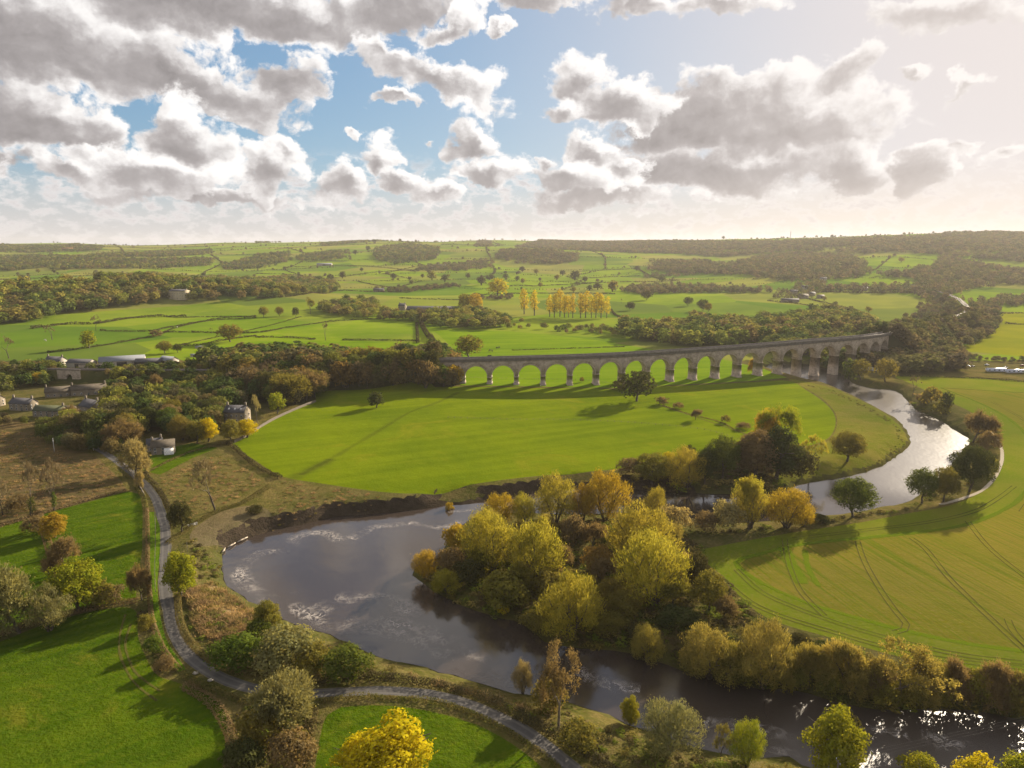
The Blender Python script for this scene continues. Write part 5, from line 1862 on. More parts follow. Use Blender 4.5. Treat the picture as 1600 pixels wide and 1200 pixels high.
T(868, 820, 74, 'willow', L_GOLD, 'thin gold willow with forked stems on the far edge of the spit', 72)
T(946, 815, 78, 'willow', L_AMBER, 'tall brownish gold willow with fanned stems on the far edge of the spit', 84)
T(782, 820, 48, 'willow', L_AMBER, 'orange yellow willow low on the far left edge of the spit', 62)
T(820, 820, 50, 'willow', L_GOLD, 'pale gold willow between the orange one and the forked one', 50)
T(910, 818, 60, 'willow', L_AMBER, 'willow filling the gap between the two fanned willows on the far edge', 50)
T(1022, 815, 54, 'willow', L_GOLD, 'slim small gold willow standing at the far water to the right of the fanned willows', 44)
T(1058, 830, 40, 'bush', L_PALE, 'pale buff shrub at the edge of the crop field by the spit', 56)
T(1104, 829, 30, 'bush', L_BROWN, 'brownish shrub between the pale shrub and the leaning gold willow', 46)
T(896, 852, 46, 'bush', L_BROWN, 'brown bush in the hollow behind the big gold willows', 50)
T(932, 896, 46, 'bush', L_RUST, 'rusty bush in the middle of the spit', 56)
T(960, 940, 40, 'bush', L_OLIVE, 'olive bush in the middle of the spit before the largest willow', 54)
T(905, 925, 30, 'bush', L_BRIGHT, 'light green bramble patch in the middle of the spit', 50)
T(1088, 930, 68, 'broad', L_DARK, 'dark ivy green tree at the corner of the crop field', 42)
T(1108, 955, 64, 'broad', L_OLIVE, 'olive tree at the corner of the crop field, right of the dark one', 54)
T(1010, 1036, 60, 'willow', L_TAN, 'drooping amber shrub willow standing over the water below the spit', 60)
T(840, 985, 34, 'bush', L_OLIVE, 'low olive bush at the water left of the leaning willow', 56)
T(786, 962, 18, 'bush', L_YEL, 'small yellow bush at the near water edge of the spit', 20)
T(1060, 980, 34, 'bush', L_DARK, 'dark thicket on the bank below the ivy green tree', 66)
T(703, 795, 16, 'bush', L_AMBER, 'small lone orange bush standing in the water below the earth bank', 15, z=WZ)
# right bank of the lower reach
T(1106, 1064, 84, 'willow', L_TAN, 'pale buff willow furthest left on the right bank downstream', 92)
T(1192, 1080, 104, 'willow', L_TAN, 'tall ragged gold willow on the right bank of the lower reach', 96)
T(1140, 1070, 65, 'willow', L_OLIVE, 'olive willow between the pale and the ragged one', 66)
T(1262, 1084, 69, 'thorn', L_TAN, 'short brownish willow right of the ragged gold willow', 62)
T(1312, 1092, 78, 'thorn', L_TAN, 'rounded brown tree on the right bank at the middle of the lower reach', 76)
T(1350, 1100, 58, 'willow', L_OLIVE, 'olive willow hanging over the water beside the rounded brown tree', 58)
T(1402, 1112, 104, 'sparse', L_TAN, 'open gold tree with a visible forked trunk on the right bank', 118)
T(1440, 1108, 71, 'thorn', L_TAN, 'gold willow at the right foot of the open forked tree', 64)
T(1486, 1108, 69, 'thorn', L_BROWN, 'dark brown tree right of the open gold tree', 52)
T(1520, 1112, 58, 'bush', L_OLIVE, 'olive bush between the two brown trees of the right bank', 48)
T(1548, 1116, 69, 'thorn', L_BROWN, 'rust brown tree near the right edge on the river bank', 62)
T(1596, 1128, 66, 'bush', L_OLIVE, 'olive thicket at the right edge of the frame on the river bank', 70)
T(1216, 992, 14, 'bush', L_DARK, 'dark bramble at the near edge of the crop field, left of three', 30)
T(1250, 1006, 16, 'bush', L_DARK, 'dark bramble at the near edge of the crop field, middle of three', 36)
T(1284, 1016, 14, 'bush', L_DARK, 'dark bramble at the near edge of the crop field, right of three', 30)
for px, py, hh, w, k, lf in ((1082, 1058, 50, 50, 'bush', L_TAN), (1150, 1066, 58, 60, 'thorn', L_TAN), (1166, 1076, 52, 52, 'bush', L_OLIVE), (1222, 1080, 66, 60, 'thorn', L_TAN), (1238, 1080, 46, 50, 'bush', L_OLIVE), (1288, 1088, 62, 56, 'thorn', L_TAN), (1292, 1092, 42, 50, 'bush', L_OLIVE), (1336, 1098, 60, 56, 'thorn', L_TAN), (1372, 1106, 64, 60, 'thorn', L_BROWN), (1378, 1110, 46, 54, 'bush', L_OLIVE), (1424, 1110, 52, 56, 'bush', L_OLIVE), (1462, 1106, 66, 56, 'thorn', L_TAN), (1468, 1108, 44, 50, 'bush', L_OLIVE), (1506, 1110, 54, 52, 'thorn', L_BROWN), (1534, 1112, 44, 50, 'bush', L_TAN), (1572, 1122, 62, 60, 'thorn', L_BROWN), (1576, 1124, 44, 50, 'bush', L_OLIVE), (1120, 1040, 44, 60, 'bush', L_TAN), (1200, 1050, 44, 60, 'bush', L_BROWN), (1350, 1080, 44, 60, 'bush', L_OLIVE)):
    T(px, py, hh * 0.9, k, lf, 'shrub of the tangled willow scrub between the taller trees of the right bank', w, 'shrub', 'willow scrub of the right bank', name='shrub')
for px, py, hh, w, k, lf in ((705, 900, 44, 56, 'bush', L_BROWN), (752, 905, 50, 60, 'thorn', L_OLIVE), (808, 925, 48, 60, 'thorn', L_OLIVE), (860, 935, 46, 60, 'bush', L_OLIVE), (880, 895, 40, 50, 'thorn', L_BROWN), (945, 915, 40, 56, 'thorn', L_BROWN), (975, 965, 44, 60, 'bush', L_OLIVE), (1050, 955, 50, 56, 'thorn', L_OLIVE), (1062, 915, 48, 52, 'thorn', L_BROWN), (950, 990, 34, 60, 'bush', L_OLIVE), (1000, 1005, 30, 50, 'bush', L_DARK), (925, 858, 40, 50, 'thorn', L_BROWN), (850, 845, 40, 50, 'thorn', L_TAN), (760, 838, 40, 50, 'thorn', L_TAN), (1040, 862, 44, 54, 'thorn', L_TAN), (980, 838, 36, 50, 'bush', L_TAN), (1130, 965, 36, 50, 'thorn', L_BROWN)):
    T(px, py, hh, k, lf, 'low shrub among the gold willows of the wooded spit', w, 'shrub', 'shrubs under the willows of the spit', name='shrub')
# near bank, bottom of the picture
T(1302, 1215, 118, 'dense', L_BRIGHT, 'yellow green tree with an ivy clad stem at the bottom beside the power pole', 84)
T(1328, 1212, 100, 'poplar', L_DARK, 'column of dark ivy rising in the yellow green tree by the power pole', 22, cat='ivy', name='ivy')
T(1046, 1172, 80, 'willow', L_GREYG, 'pale grey green willow on the near bank right of centre', 96)
T(1166, 1196, 72, 'willow', L_BRIGHT, 'yellow green willow bush on the near bank between pale willow and ivy tree', 56)
T(1126, 1188, 58, 'sparse', L_OLIVE, 'thin olive sapling beside the yellow green willow bush', 40)
T(984, 1132, 50, 'dense', L_BRIGHT, 'small bright green tree alone on the near bank', 34)
T(873, 1136, 134, 'sparse', L_BROWN, 'half bare grey tree with a bent trunk on the near bank', 96, bark=BARKPALE)
T(817, 1082, 54, 'willow', L_PALE, 'slender pale sapling left of the half bare tree', 34)
T(858, 1112, 58, 'bush', L_OLIVE, 'olive shrub behind the half bare grey tree', 52)
T(905, 1165, 40, 'bush', L_OLIVE, 'low olive bush right of the half bare tree', 60)
T(1440, 1222, 44, 'bush', L_BRIGHT, 'yellow green shrub at the bottom edge right of the power pole', 60)
T(1525, 1230, 52, 'bush', L_YEL, 'yellow shrub at the bottom right edge, left of two', 60)
T(1590, 1232, 58, 'bush', L_BRIGHT, 'green yellow shrub in the bottom right corner', 60)
# by the lane
T(283, 930, 72, 'dense', L_BRIGHT, 'round yellow green tree standing at the right side of the lane', 56)
T(420, 990, 56, 'dense', L_OLIVE, 'small green yellow tree between the reeds and the water', 46)
T(404, 1002, 34, 'bush', L_GREEN, 'green bush at the foot of the small tree by the reeds', 40)
T(446, 1038, 56, 'bush', L_GREYG, 'grey green sallow bush inside the bend of the lane', 96)
T(542, 1058, 46, 'bush', L_GREEN, 'dark green bush at the bend between lane and river', 80)
T(372, 1040, 48, 'bush', L_GREEN, 'green thicket inside the tight bend of the lane', 80)
T(490, 1050, 42, 'bush', L_OLIVE, 'olive bush between the grey green sallow and the dark green bush', 60)
T(442, 1138, 94, 'thorn', L_GREYG, 'grey twiggy thorn tree at the fork of the field hedges below the lane', 112)
T(410, 1165, 60, 'bush', L_OLIVE, 'dark olive bush in the shade left of the grey thorn tree', 74)
T(458, 1200, 56, 'bush', L_BROWN, 'brown bush at the bottom below the grey thorn tree', 72)
T(380, 1205, 50, 'bush', L_DARK, 'dark bush at the bottom corner of the left field', 70)
T(612, 1232, 116, 'dense', L_YEL, 'bright yellow tree in the small field at the bottom', 122)
T(562, 1222, 80, 'dense', L_YEL, 'lower bright yellow tree touching the left of the tall yellow one', 62)
T(30, 990, 106, 'thorn', L_GREYG, 'big grey green sallow thicket at the left edge', 100)
T(78, 985, 70, 'willow', L_GREYG, 'grey sallow right of the big thicket at the left edge', 70)
T(-30, 1000, 90, 'thorn', L_GREYG, 'grey sallow cut by the left edge of the frame', 90)
T(122, 955, 82, 'broad', L_BRIGHT, 'yellow green hedge tree between the two left fields', 78)
T(150, 948, 42, 'bush', L_OLIVE, 'olive bush right of the yellow green hedge tree', 56)
T(104, 892, 50, 'thorn', L_BROWN, 'pinkish brown thorn in the hedge between the left fields', 66)
T(86, 840, 40, 'dense', L_AMBER, 'orange green hedge tree at the top of the hedge between the left fields', 44)
T(56, 832, 26, 'bush', L_BROWN, 'brown bush left of the orange green hedge tree', 40)
T(222, 938, 58, 'thorn', L_BROWN, 'dark brown hedge thorn where the field hedge meets the lane', 40)
T(172, 942, 28, 'bush', L_BROWN, 'low brown bush in the cross hedge near the lane', 44)
T(228, 985, 26, 'bush', L_OLIVE, 'hedge shrub on the field side of the lane, topmost of three', 26)
T(240, 1018, 26, 'bush', L_GREEN, 'hedge shrub on the field side of the lane, middle of three', 28)
T(258, 1048, 24, 'bush', L_BROWN, 'hedge shrub on the field side of the lane, lowest of three', 30)
T(48, 806, 84, 'bare', L_TWIG, 'bare ivy stemmed tree on the brown marsh, left of two alike', 44)
T(84, 797, 82, 'bare', L_TWIG, 'bare ivy stemmed tree on the brown marsh, right of two alike', 48)
T(4, 804, 62, 'bare', L_TWIG, 'bare tree at the left edge of the marsh', 44)
for (a, b) in ((50, 806), (85, 798)):
    T(a + 1, b, 30, 'poplar', L_GREEN, 'sleeve of green ivy round the foot of the %s bare marsh tree' % ('left' if a < 60 else 'right'), 10, cat='ivy', name='ivy')
T(28, 800, 26, 'bush', L_BROWN, 'brown bush between the bare marsh trees and the left edge', 44)
T(336, 798, 82, 'bare', L_TWIG, 'spreading bare tree on the rough grass above the river bend', 74)
T(284, 832, 50, 'broad', L_DARK, 'dark leaning ivy tree at the right of the lane above the bend', 40)
T(212, 740, 50, 'thorn', L_PALE, 'pale buff rounded tree beside the lane by the cottage', 58)
T(219, 762, 24, 'thorn', L_PALE, 'small pale bush on the lane verge below the buff tree', 18)
T(401, 820, 12, 'bush', L_DARK, 'very dark low bush standing in for a shaded hollow in the bare bank at the top of the river bend', 30)  # dark leaves stand in for the shade of a hollow in the bank
# edge of the village
T(326, 690, 38, 'dense', L_YEL, 'bright yellow tree at the edge of the village wood', 34)
T(386, 684, 30, 'dense', L_YEL, 'small yellow tree in front of the tall stone house', 34)
T(362, 692, 36, 'broad', L_OLIVE, 'olive tree left of the yellow one before the tall stone house', 36)
T(308, 692, 34, 'broad', L_OLIVE, 'olive tree just left of the bright yellow village tree', 34)
T(402, 664, 46, 'bare', L_PALE, 'pale upright leafless tree right of the tall stone house', 30)
T(433, 647, 34, 'broad', L_BRIGHT, 'yellow green tree at the top corner of the meadow wall', 32)
T(247, 622, 34, 'thorn', L_BROWN, 'pinkish leafless tree among the village roofs', 34)
T(60, 602, 20, 'broad', L_AMBER, 'small golden tree behind the village houses', 16)
T(118, 664, 30, 'thorn', L_BROWN, 'brown leafless tree before the gabled stone house', 36)
# the meadow
T(588, 637, 27, 'dense', L_DARK, 'lone dark round tree standing in the middle of the meadow', 26)
T(995, 627, 47, 'broad', L_DARK, 'large dark spreading tree in the meadow before the viaduct arches', 62)
T(968, 610, 16, 'bush', L_OLIVE, 'bush at the left foot of the large dark meadow tree', 26)
T(1034, 632, 12, 'bush', L_BROWN, 'first bush on the fence line right of the large meadow tree', 22)
T(1060, 638, 9, 'bush', L_BROWN, 'second low bush along the meadow fence line', 20)
T(1087, 656, 15, 'thorn', L_BROWN, 'thorn bush standing on the meadow fence line', 20)
T(1134, 660, 11, 'bush', L_OLIVE, 'round olive bush on the meadow fence line near the wood', 18)
T(1160, 670, 10, 'bush', L_BROWN, 'low brown bush at the right end of the meadow fence line', 24)
T(909, 597, 8, 'bush', L_OLIVE, 'tiny bush under the viaduct arch left of the large meadow tree', 9)
T(733, 560, 36, 'broad', L_OLIVE, 'round leafy tree just behind the left end of the viaduct', 42)
T(1178, 583, 22, 'thorn', L_AMBER, 'orange bush between viaduct piers at the river edge', 20)
T(1326, 598, 40, 'dense', L_GREEN, 'green ivy tree growing against a viaduct pier at the water', 24)
# clump at the narrow neck of river and meadow
T(1232, 722, 88, 'sparse', L_BRIGHT, 'tall yellow green tree rising from the clump at the right end of the meadow', 88)
T(1197, 715, 76, 'broad', L_AMBER, 'orange topped tree in the clump at the right end of the meadow', 44)
T(1178, 763, 76, 'dense', L_BROWN, 'broad brown grey thicket at the narrow water', 74)
T(1212, 760, 84, 'dense', L_DARK, 'tall dark thicket at the narrow water right of the brown grey one', 66)
T(1240, 757, 56, 'bush', L_DARK, 'dark thicket right of the broad dark one at the narrow water', 66)
T(1264, 744, 54, 'bare', L_GOLD, 'thin golden tree with crooked trunk on the point bar', 56)
T(1323, 724, 46, 'broad', L_OLIVE, 'broad olive tree alone on the point bar grass', 58)
T(1128, 766, 66, 'broad', L_GREEN, 'green tree on the far bank between thicket and olive willow', 58)
T(1072, 772, 60, 'willow', L_GOLD, 'olive gold willow on the far bank facing the spit', 74)
T(1100, 770, 56, 'broad', L_DARK, 'dark tree between the olive gold willow and the green tree', 40)
T(1018, 768, 46, 'broad', L_OLIVE, 'dull olive tree at the end of the dark earth bank', 70)
T(985, 762, 26, 'bush', L_BROWN, 'brown scrub on top of the earth bank end', 50)
T(1076, 728, 34, 'dense', L_DARK, 'small dark tree on the meadow edge behind the gold willow', 24)
T(1045, 730, 24, 'broad', L_YEL, 'yellowish tree on the meadow edge above the dull olive tree', 30)
T(1150, 722, 30, 'bush', L_DARK, 'dark bush on the meadow edge left of the clump', 50)
T(1170, 827, 80, 'sparse', L_GOLD, 'leaning gold willow with crooked stems beside the inner water', 62)
T(1172, 824, 70, 'willow', L_GOLD, 'gold willow crown behind the crooked stems', 58)
T(1228, 824, 60, 'willow', L_AMBER, 'wide amber gold willow at the edge of the crop field', 84)
T(1256, 822, 36, 'willow', L_AMBER, 'low amber willow at the right end of the field edge row', 36)
T(1136, 828, 46, 'bush', L_PALE, 'pale gold shrub left of the leaning gold willow', 50)
T(1278, 816, 13, 'bush', L_DARK, 'low dark scrub at the field edge right of the amber willows', 34)
T(1333, 808, 61, 'broad', L_GREEN, 'round dark green tree alone on the near bank of the upper reach', 66)
T(1440, 786, 54, 'broad', L_GREEN, 'dark green tree on the field corner, left of three', 46)
T(1474, 784, 54, 'broad', L_OLIVE, 'olive green tree on the field corner, middle of three', 44)
T(1514, 768, 72, 'broad', L_DARK, 'tallest dark tree on the field corner, right of three', 62)
T(1540, 742, 30, 'bush', L_OLIVE, 'olive bush between the tallest dark tree and the path', 40)
T(1520, 692, 50, 'thorn', L_BROWN, 'wide bare brown tree on the right river bank', 66)
T(1548, 704, 30, 'bush', L_BROWN, 'brown bush right of the wide bare tree', 34)
T(1344, 602, 32, 'broad', L_OLIVE, 'small olive tree on the right bank just below the viaduct', 34)
T(1382, 608, 36, 'broad', L_OLIVE, 'flat topped olive tree on the right bank below the viaduct', 34)
T(1426, 622, 32, 'bare', L_TWIG, 'small bare tree on the right bank', 24)
T(1456, 636, 26, 'bush', L_OLIVE, 'olive bush on the right bank beside the small bare tree', 36)
T(1478, 642, 30, 'dense', L_DARK, 'small dark leaning tree on the right bank', 22)
T(1440, 638, 14, 'bush', L_BROWN, 'low brown bush at the water below the small bare tree', 30)
T(1468, 655, 18, 'bush', L_OLIVE, 'bush at the water below the small dark leaning tree', 30)
# the golden poplars
for i, (px, hh) in enumerate(((819, 38), (835, 38))):
    T(px, 491 + i * 2, hh, 'poplar', L_POP, 'golden poplar of the separate pair, %s one' % ('left', 'right')[i], 15)
for px, py, hh in ((859, 495, 35), (866, 496, 37), (875, 495, 38), (882, 496, 37), (888, 496, 38), (895, 497, 39), (907, 497, 40), (915, 497, 40), (924, 497, 40), (931, 497, 41), (939, 497, 37), (948, 497, 36)):
    T(px, py, hh * (0.9 + 0.035 * (px % 6)), 'poplar', L_POP, 'golden poplar in the straight row of twelve on the valley floor', 10 + px % 4, group='row of golden poplars')
T(777, 462, 28, 'dense', L_YEL, 'big domed yellow tree left of the poplars', 32)
T(725, 488, 29, 'broad', L_OLIVE, 'olive tree with bare trunk beside the long barn, left of two', 22)
T(743, 488, 29, 'broad', L_AMBER, 'yellow olive tree beside the long barn, right of two', 26)
# trees standing free in the far pastures
for (px, py, hh, k, lf, lab, w) in (
        (82, 531, 21, 'bare', L_TWIG, 'wide bare tree in the left pasture', 32), (140, 544, 29, 'dense', L_BRIGHT, 'pale yellow green tree in the left pasture', 25), (150, 517, 24, 'bare', L_TWIG, 'upright bare tree where pasture hedges meet', 18),
        (360, 534, 27, 'broad', L_OLIVE, 'broad olive tree on the wall in the left pasture', 38), (258, 552, 19, 'broad', L_OLIVE, 'round tree behind the white farm sheds', 28), (278, 551, 14, 'broad', L_DARK, 'dark small tree behind the white farm sheds', 16),
        (14, 560, 34, 'bare', L_TWIG, 'tall bare tree at the left edge behind the village', 32), (245, 526, 10, 'bush', L_BROWN, 'brown bush on the pasture wall', 22), (330, 521, 9, 'bare', L_TWIG, 'tiny bare tree on the far pasture wall', 9),
        (509, 532, 26, 'bare', L_TWIG, 'bare tree on the wall in the middle pasture', 22), (462, 496, 16, 'broad', L_DARK, 'small dark tree on the field hedge left of the tree belt', 12), (437, 494, 15, 'broad', L_OLIVE, 'small olive tree on the field hedge', 14), (412, 496, 17, 'broad', L_OLIVE, 'olive tree at the left end of the field hedge', 18), (485, 491, 26, 'sparse', L_OLIVE, 'tall thin tree at the left end of the tree belt', 24),
        (985, 485, 13, 'broad', L_DARK, 'round tree in the pasture right of the poplars, nearer of two', 17), (1010, 469, 15, 'broad', L_DARK, 'broad tree in the pasture right of the poplars, farther of two', 20), (1075, 478, 14, 'broad', L_DARK, 'lone round tree left of the pair in the large pasture', 16), (1098, 486, 18, 'broad', L_DARK, 'left tree of the touching pair in the large pasture', 18), (1106, 488, 15, 'broad', L_OLIVE, 'right tree of the touching pair in the large pasture', 14), (971, 474, 7, 'bare', L_TWIG, 'tiny thin tree right of the poplar row', 6)):
    T(px, py, hh, k, lf, lab, w)
FREE = [(921, 454, 9), (934, 453, 11), (896, 457, 9), (844, 449, 8), (898, 438, 15), (914, 441, 9), (879, 431, 9), (870, 438, 9), (838, 428, 8), (816, 425, 9), (808, 439, 8), (817, 443, 8), (957, 456, 18), (995, 423, 8), (1034, 441, 10),
        (615, 437, 10), (675, 438, 14), (695, 441, 12), (752, 446, 14), (731, 435, 8), (535, 435, 11), (517, 438, 10), (35, 438, 9), (85, 427, 6), (101, 422, 5), (60, 426, 6), (790, 436, 8), (768, 437, 8), (640, 438, 6), (660, 434, 6), (1408, 410, 8), (1288, 470, 7), (1357, 488, 9), (1305, 478, 7),
        (150, 378, 5), (205, 379, 6), (225, 379, 5), (252, 377, 6), (375, 375, 5), (306, 380, 4), (585, 380, 6), (625, 378, 5), (470, 394, 6), (575, 392, 8), (555, 398, 7), (565, 424, 6), (620, 402, 5), (700, 377, 5), (1300, 372, 5), (1130, 374, 5), (1165, 371, 5)]
for px, py, hh in FREE:
    T(px, py, hh, 'far', L_DARK if (px + py) % 3 else L_OLIVE, 'small dark tree scattered over the far pastures', hh * 1.15, group='scattered pasture trees', parts=False)
# ------------------------------------------------------------------ woods, tree belts, scrub
# outline in the photograph, spacing (m), height range (m), leaf mix, label
WOODS = [
    ('railway_belt', [(322, 572), (400, 566), (480, 566), (600, 578), (690, 566), (716, 588), (714, 606), (640, 610), (560, 610), (500, 608), (493, 622), (440, 640), (400, 628), (340, 600)], 7.0, (14, 23), L_WOODS, 'tree in the dense belt hiding the left end of the viaduct'),
    ('embankment_trees', [(120, 588), (200, 584), (322, 570), (340, 598), (300, 606), (230, 604), (175, 600), (150, 596)], 8.0, (6, 11), L_WOODS, 'tree on the railway bank above the village'),
    ('village_wood', [(178, 622), (240, 628), (300, 612), (340, 602), (395, 630), (350, 652), (338, 684), (290, 692), (268, 690), (250, 676), (228, 676), (205, 698), (170, 700), (120, 690), (96, 672), (150, 668), (176, 655)], 7.6, (9, 17), L_WOODS, 'dark tree in the wood between the village houses and the meadow'),
    ('village_trees', [(-60, 590), (0, 582), (70, 575), (105, 582), (80, 604), (40, 606), (0, 616), (-60, 625)], 8.0, (7, 12), L_WOODS, 'tree on the slope behind the village at the left edge'),
    ('garden_edge_trees', [(55, 675), (110, 662), (180, 682), (192, 714), (140, 714), (70, 698)], 8, (6, 11), L_WOODS, 'tree at the lower edge of the village'),
    ('yard_trees', [(160, 603), (230, 604), (250, 630), (200, 640), (165, 628)], 8, (5, 10), L_WOODS, 'tree among the gardens right of the village roofs'),
    ('garden_trees', [(0, 652), (60, 662), (110, 672), (95, 690), (40, 668), (0, 668)], 8.0, (4, 7), L_SCRUB, 'garden shrub below the village houses'),
    ('viaduct_end_trees', [(1376, 548), (1400, 538), (1440, 535), (1480, 545), (1500, 560), (1504, 580), (1460, 584), (1400, 584), (1350, 578), (1330, 574), (1352, 560)], 8.0, (10, 17), L_DUSKW, 'dusky tree at the foot of the right end of the viaduct'),
    ('upstream_trees', [(1190, 551), (1245, 559), (1295, 569), (1332, 583), (1378, 578), (1388, 545), (1300, 534), (1200, 545)], 8.5, (10, 19), L_WOODS, 'tree behind the right hand arches at the upstream river'),
    ('river_trees', [(975, 507), (1010, 520), (1060, 510), (1100, 505), (1150, 512), (1200, 505), (1300, 492), (1350, 503), (1376, 515), (1370, 522), (1300, 528), (1200, 540), (1100, 546), (1030, 541), (975, 528)], 12, (11, 23), L_AUTUMN, 'autumn tree in the belt behind the viaduct along the river'),
    ('scrub_row', [(800, 497), (830, 507), (860, 512), (925, 510), (972, 512), (974, 525), (930, 527), (860, 521), (800, 517)], 15, (6, 11), L_AUTUMN, 'bush in the broken row behind the meadow beyond the viaduct'),
    ('tree_belt', [(488, 488), (510, 477), (545, 472), (590, 472), (600, 484), (650, 490), (700, 489), (760, 492), (800, 498), (800, 517), (740, 515), (680, 513), (655, 506), (600, 501), (560, 497), (520, 493)], 14, (9, 19), L_AUTUMN, 'tree in the belt across the middle pastures'),
    ('left_wood', [(-130, 522), (0, 510), (50, 503), (110, 491), (190, 481), (260, 474), (300, 472), (300, 455), (285, 440), (240, 434), (180, 438), (150, 446), (60, 450), (0, 452), (-130, 452)], 14, (15, 25), L_AUTUMN, 'rust and olive tree of the big autumn wood on the left'),
    ('hall_wood', [(292, 472), (330, 470), (400, 468), (470, 463), (530, 458), (528, 446), (500, 440), (440, 437), (400, 440), (330, 438), (290, 440)], 15, (12, 21), L_AUTUMN, 'autumn tree around the pale manor house'),
    ('hedgerow_wood', [(580, 457), (640, 457), (720, 450), (718, 444), (690, 446), (640, 452), (585, 452)], 14, (7, 11), L_DUSKW, 'tree in the hedgerow above the barn'),
    ('house_trees', [(770, 466), (800, 462), (800, 470), (735, 468), (740, 462)], 14, (7, 10), L_DUSKW, 'tree at the foot of the domed yellow tree'),
    ('rail_curve_trees', [(1380, 520), (1430, 512), (1470, 500), (1488, 492), (1492, 478), (1480, 468), (1440, 478), (1424, 492), (1400, 506)], 12, (8, 13), L_DUSKW, 'tree on the inner side of the railway curve'),
    ('rail_bank_trees', [(1436, 514), (1470, 508), (1500, 500), (1524, 486), (1524, 474), (1540, 476), (1562, 492), (1558, 514), (1540, 530), (1500, 545), (1470, 542), (1440, 532)], 9, (9, 15), L_DUSKW, 'tree on the outer bank of the railway curve'),
    ('lane_hedge_trees', [(1500, 552), (1545, 560), (1600, 562), (1660, 566), (1660, 572), (1600, 568), (1540, 566), (1500, 562)], 9, (3, 5), L_DUSKW, 'hedge bush along the track by the caravans'),
]
FARWOODS = [
    ('woodland', [(955, 455), (1000, 449), (1060, 448), (1200, 455), (1210, 459), (1100, 458), (1000, 460)], 20, (9, 14), 'long belt of dusky trees beyond the parkland pasture'),
    ('woodland', [(1013, 424), (1016, 408), (1060, 402), (1100, 406), (1130, 414), (1190, 402), (1240, 395), (1330, 400), (1352, 412), (1365, 430), (1300, 438), (1240, 442), (1160, 430), (1060, 428)], 24, (9, 15), 'hazy wood on the slope right of the middle fields'),
    ('woodland', [(800, 386), (862, 377), (1000, 378), (1100, 379), (1240, 378), (1420, 372), (1600, 367), (1760, 364), (1760, 410), (1590, 410), (1480, 402), (1400, 394), (1330, 398), (1240, 392), (1180, 399), (1120, 402), (1060, 397), (905, 392)], 32, (10, 16), 'broad hazy wood along the ridge on the right'),
    ('woodland', [(1240, 447), (1285, 441), (1360, 450), (1425, 447), (1432, 438), (1365, 430), (1460, 418), (1468, 398), (1590, 425), (1760, 420), (1760, 450), (1600, 446), (1520, 452), (1490, 466), (1440, 470), (1428, 460), (1300, 457), (1250, 455)], 22, (9, 15), 'hazy wood on the valley side behind the railway curve'),
    ('woodland', [(1500, 475), (1540, 468), (1600, 466), (1760, 462), (1760, 480), (1600, 479), (1560, 480)], 18, (8, 13), 'tree belt beyond the yellow green field on the right'),
    ('woodland', [(583, 402), (588, 388), (640, 382), (685, 389), (686, 398), (680, 406), (650, 410), (620, 414), (592, 408)], 26, (11, 17), 'dark wood on the scarp above the middle pastures'),
    ('woodland', [(775, 404), (782, 391), (860, 392), (905, 398), (905, 410), (870, 413), (800, 412)], 26, (10, 15), 'dark wood on the hillside right of the scarp wood'),
    ('woodland', [(742, 385), (746, 377), (768, 378), (766, 387)], 28, (10, 14), 'small square copse near the skyline'),
    ('woodland', [(345, 416), (400, 400), (452, 395), (456, 408), (425, 418), (352, 422)], 26, (10, 15), 'blue green conifer wood on the left hillside'),
    ('woodland', [(458, 404), (490, 396), (545, 392), (548, 404), (510, 408), (470, 409)], 26, (8, 13), 'thin wood on the left hillside right of the conifer wood'),
    ('woodland', [(132, 401), (270, 393), (330, 392), (330, 398), (240, 402), (140, 404)], 28, (10, 14), 'long narrow wood high on the left hillside'),
    ('woodland', [(-150, 398), (60, 400), (130, 402), (190, 406), (335, 404), (330, 416), (240, 420), (130, 421), (0, 424), (-150, 424)], 26, (9, 14), 'wide brown wood on the lower left hillside'),
    ('woodland', [(-150, 380), (0, 382), (80, 384), (160, 385), (158, 392), (60, 395), (0, 395), (-150, 395)], 36, (9, 13), 'dull wood near the skyline on the far left'),
    ('woodland', [(105, 383), (125, 382), (124, 390), (100, 390)], 30, (9, 13), 'small copse near the skyline on the left'),
    ('woodland', [(400, 378), (432, 376), (432, 379), (400, 380)], 38, (9, 12), 'strip of trees on the left skyline'),
    ('woodland', [(500, 381), (560, 376), (610, 374), (612, 376), (560, 380), (505, 385)], 38, (9, 12), 'strip of trees on the middle skyline'),
    ('woodland', [(1100, 418), (1000, 432), (1012, 436), (1110, 428)], 34, (6, 9), 'thin line of trees by the middle fields'),
    ('woodland', [(690, 414), (760, 404), (772, 410), (770, 420), (720, 424), (650, 424), (652, 418)], 30, (8, 12), 'scattered wood at the foot of the scarp'),
    ('woodland', [(1205, 468), (1215, 456), (1250, 450), (1282, 456), (1280, 462), (1265, 468), (1240, 470)], 20, (6, 10), 'trees around the hamlet on the right'),
]
_wr = rng_(91)
OPEN_FAR = [[(1000, 404), (1040, 399), (1100, 403), (1102, 409), (1012, 409)], [(1352, 413), (1408, 397), (1464, 399), (1457, 415), (1420, 426), (1365, 429)], [(1284, 447), (1300, 440), (1432, 440), (1432, 448), (1290, 452)], [(1525, 452), (1585, 446), (1590, 452), (1530, 456)], [(1583, 417), (1610, 409), (1650, 412), (1610, 424)], [(1280, 388), (1330, 385), (1335, 388), (1290, 391)], [(1045, 381), (1085, 380), (1084, 383), (1050, 384)]]
_open = [GP(p) for p in OPEN_FAR]


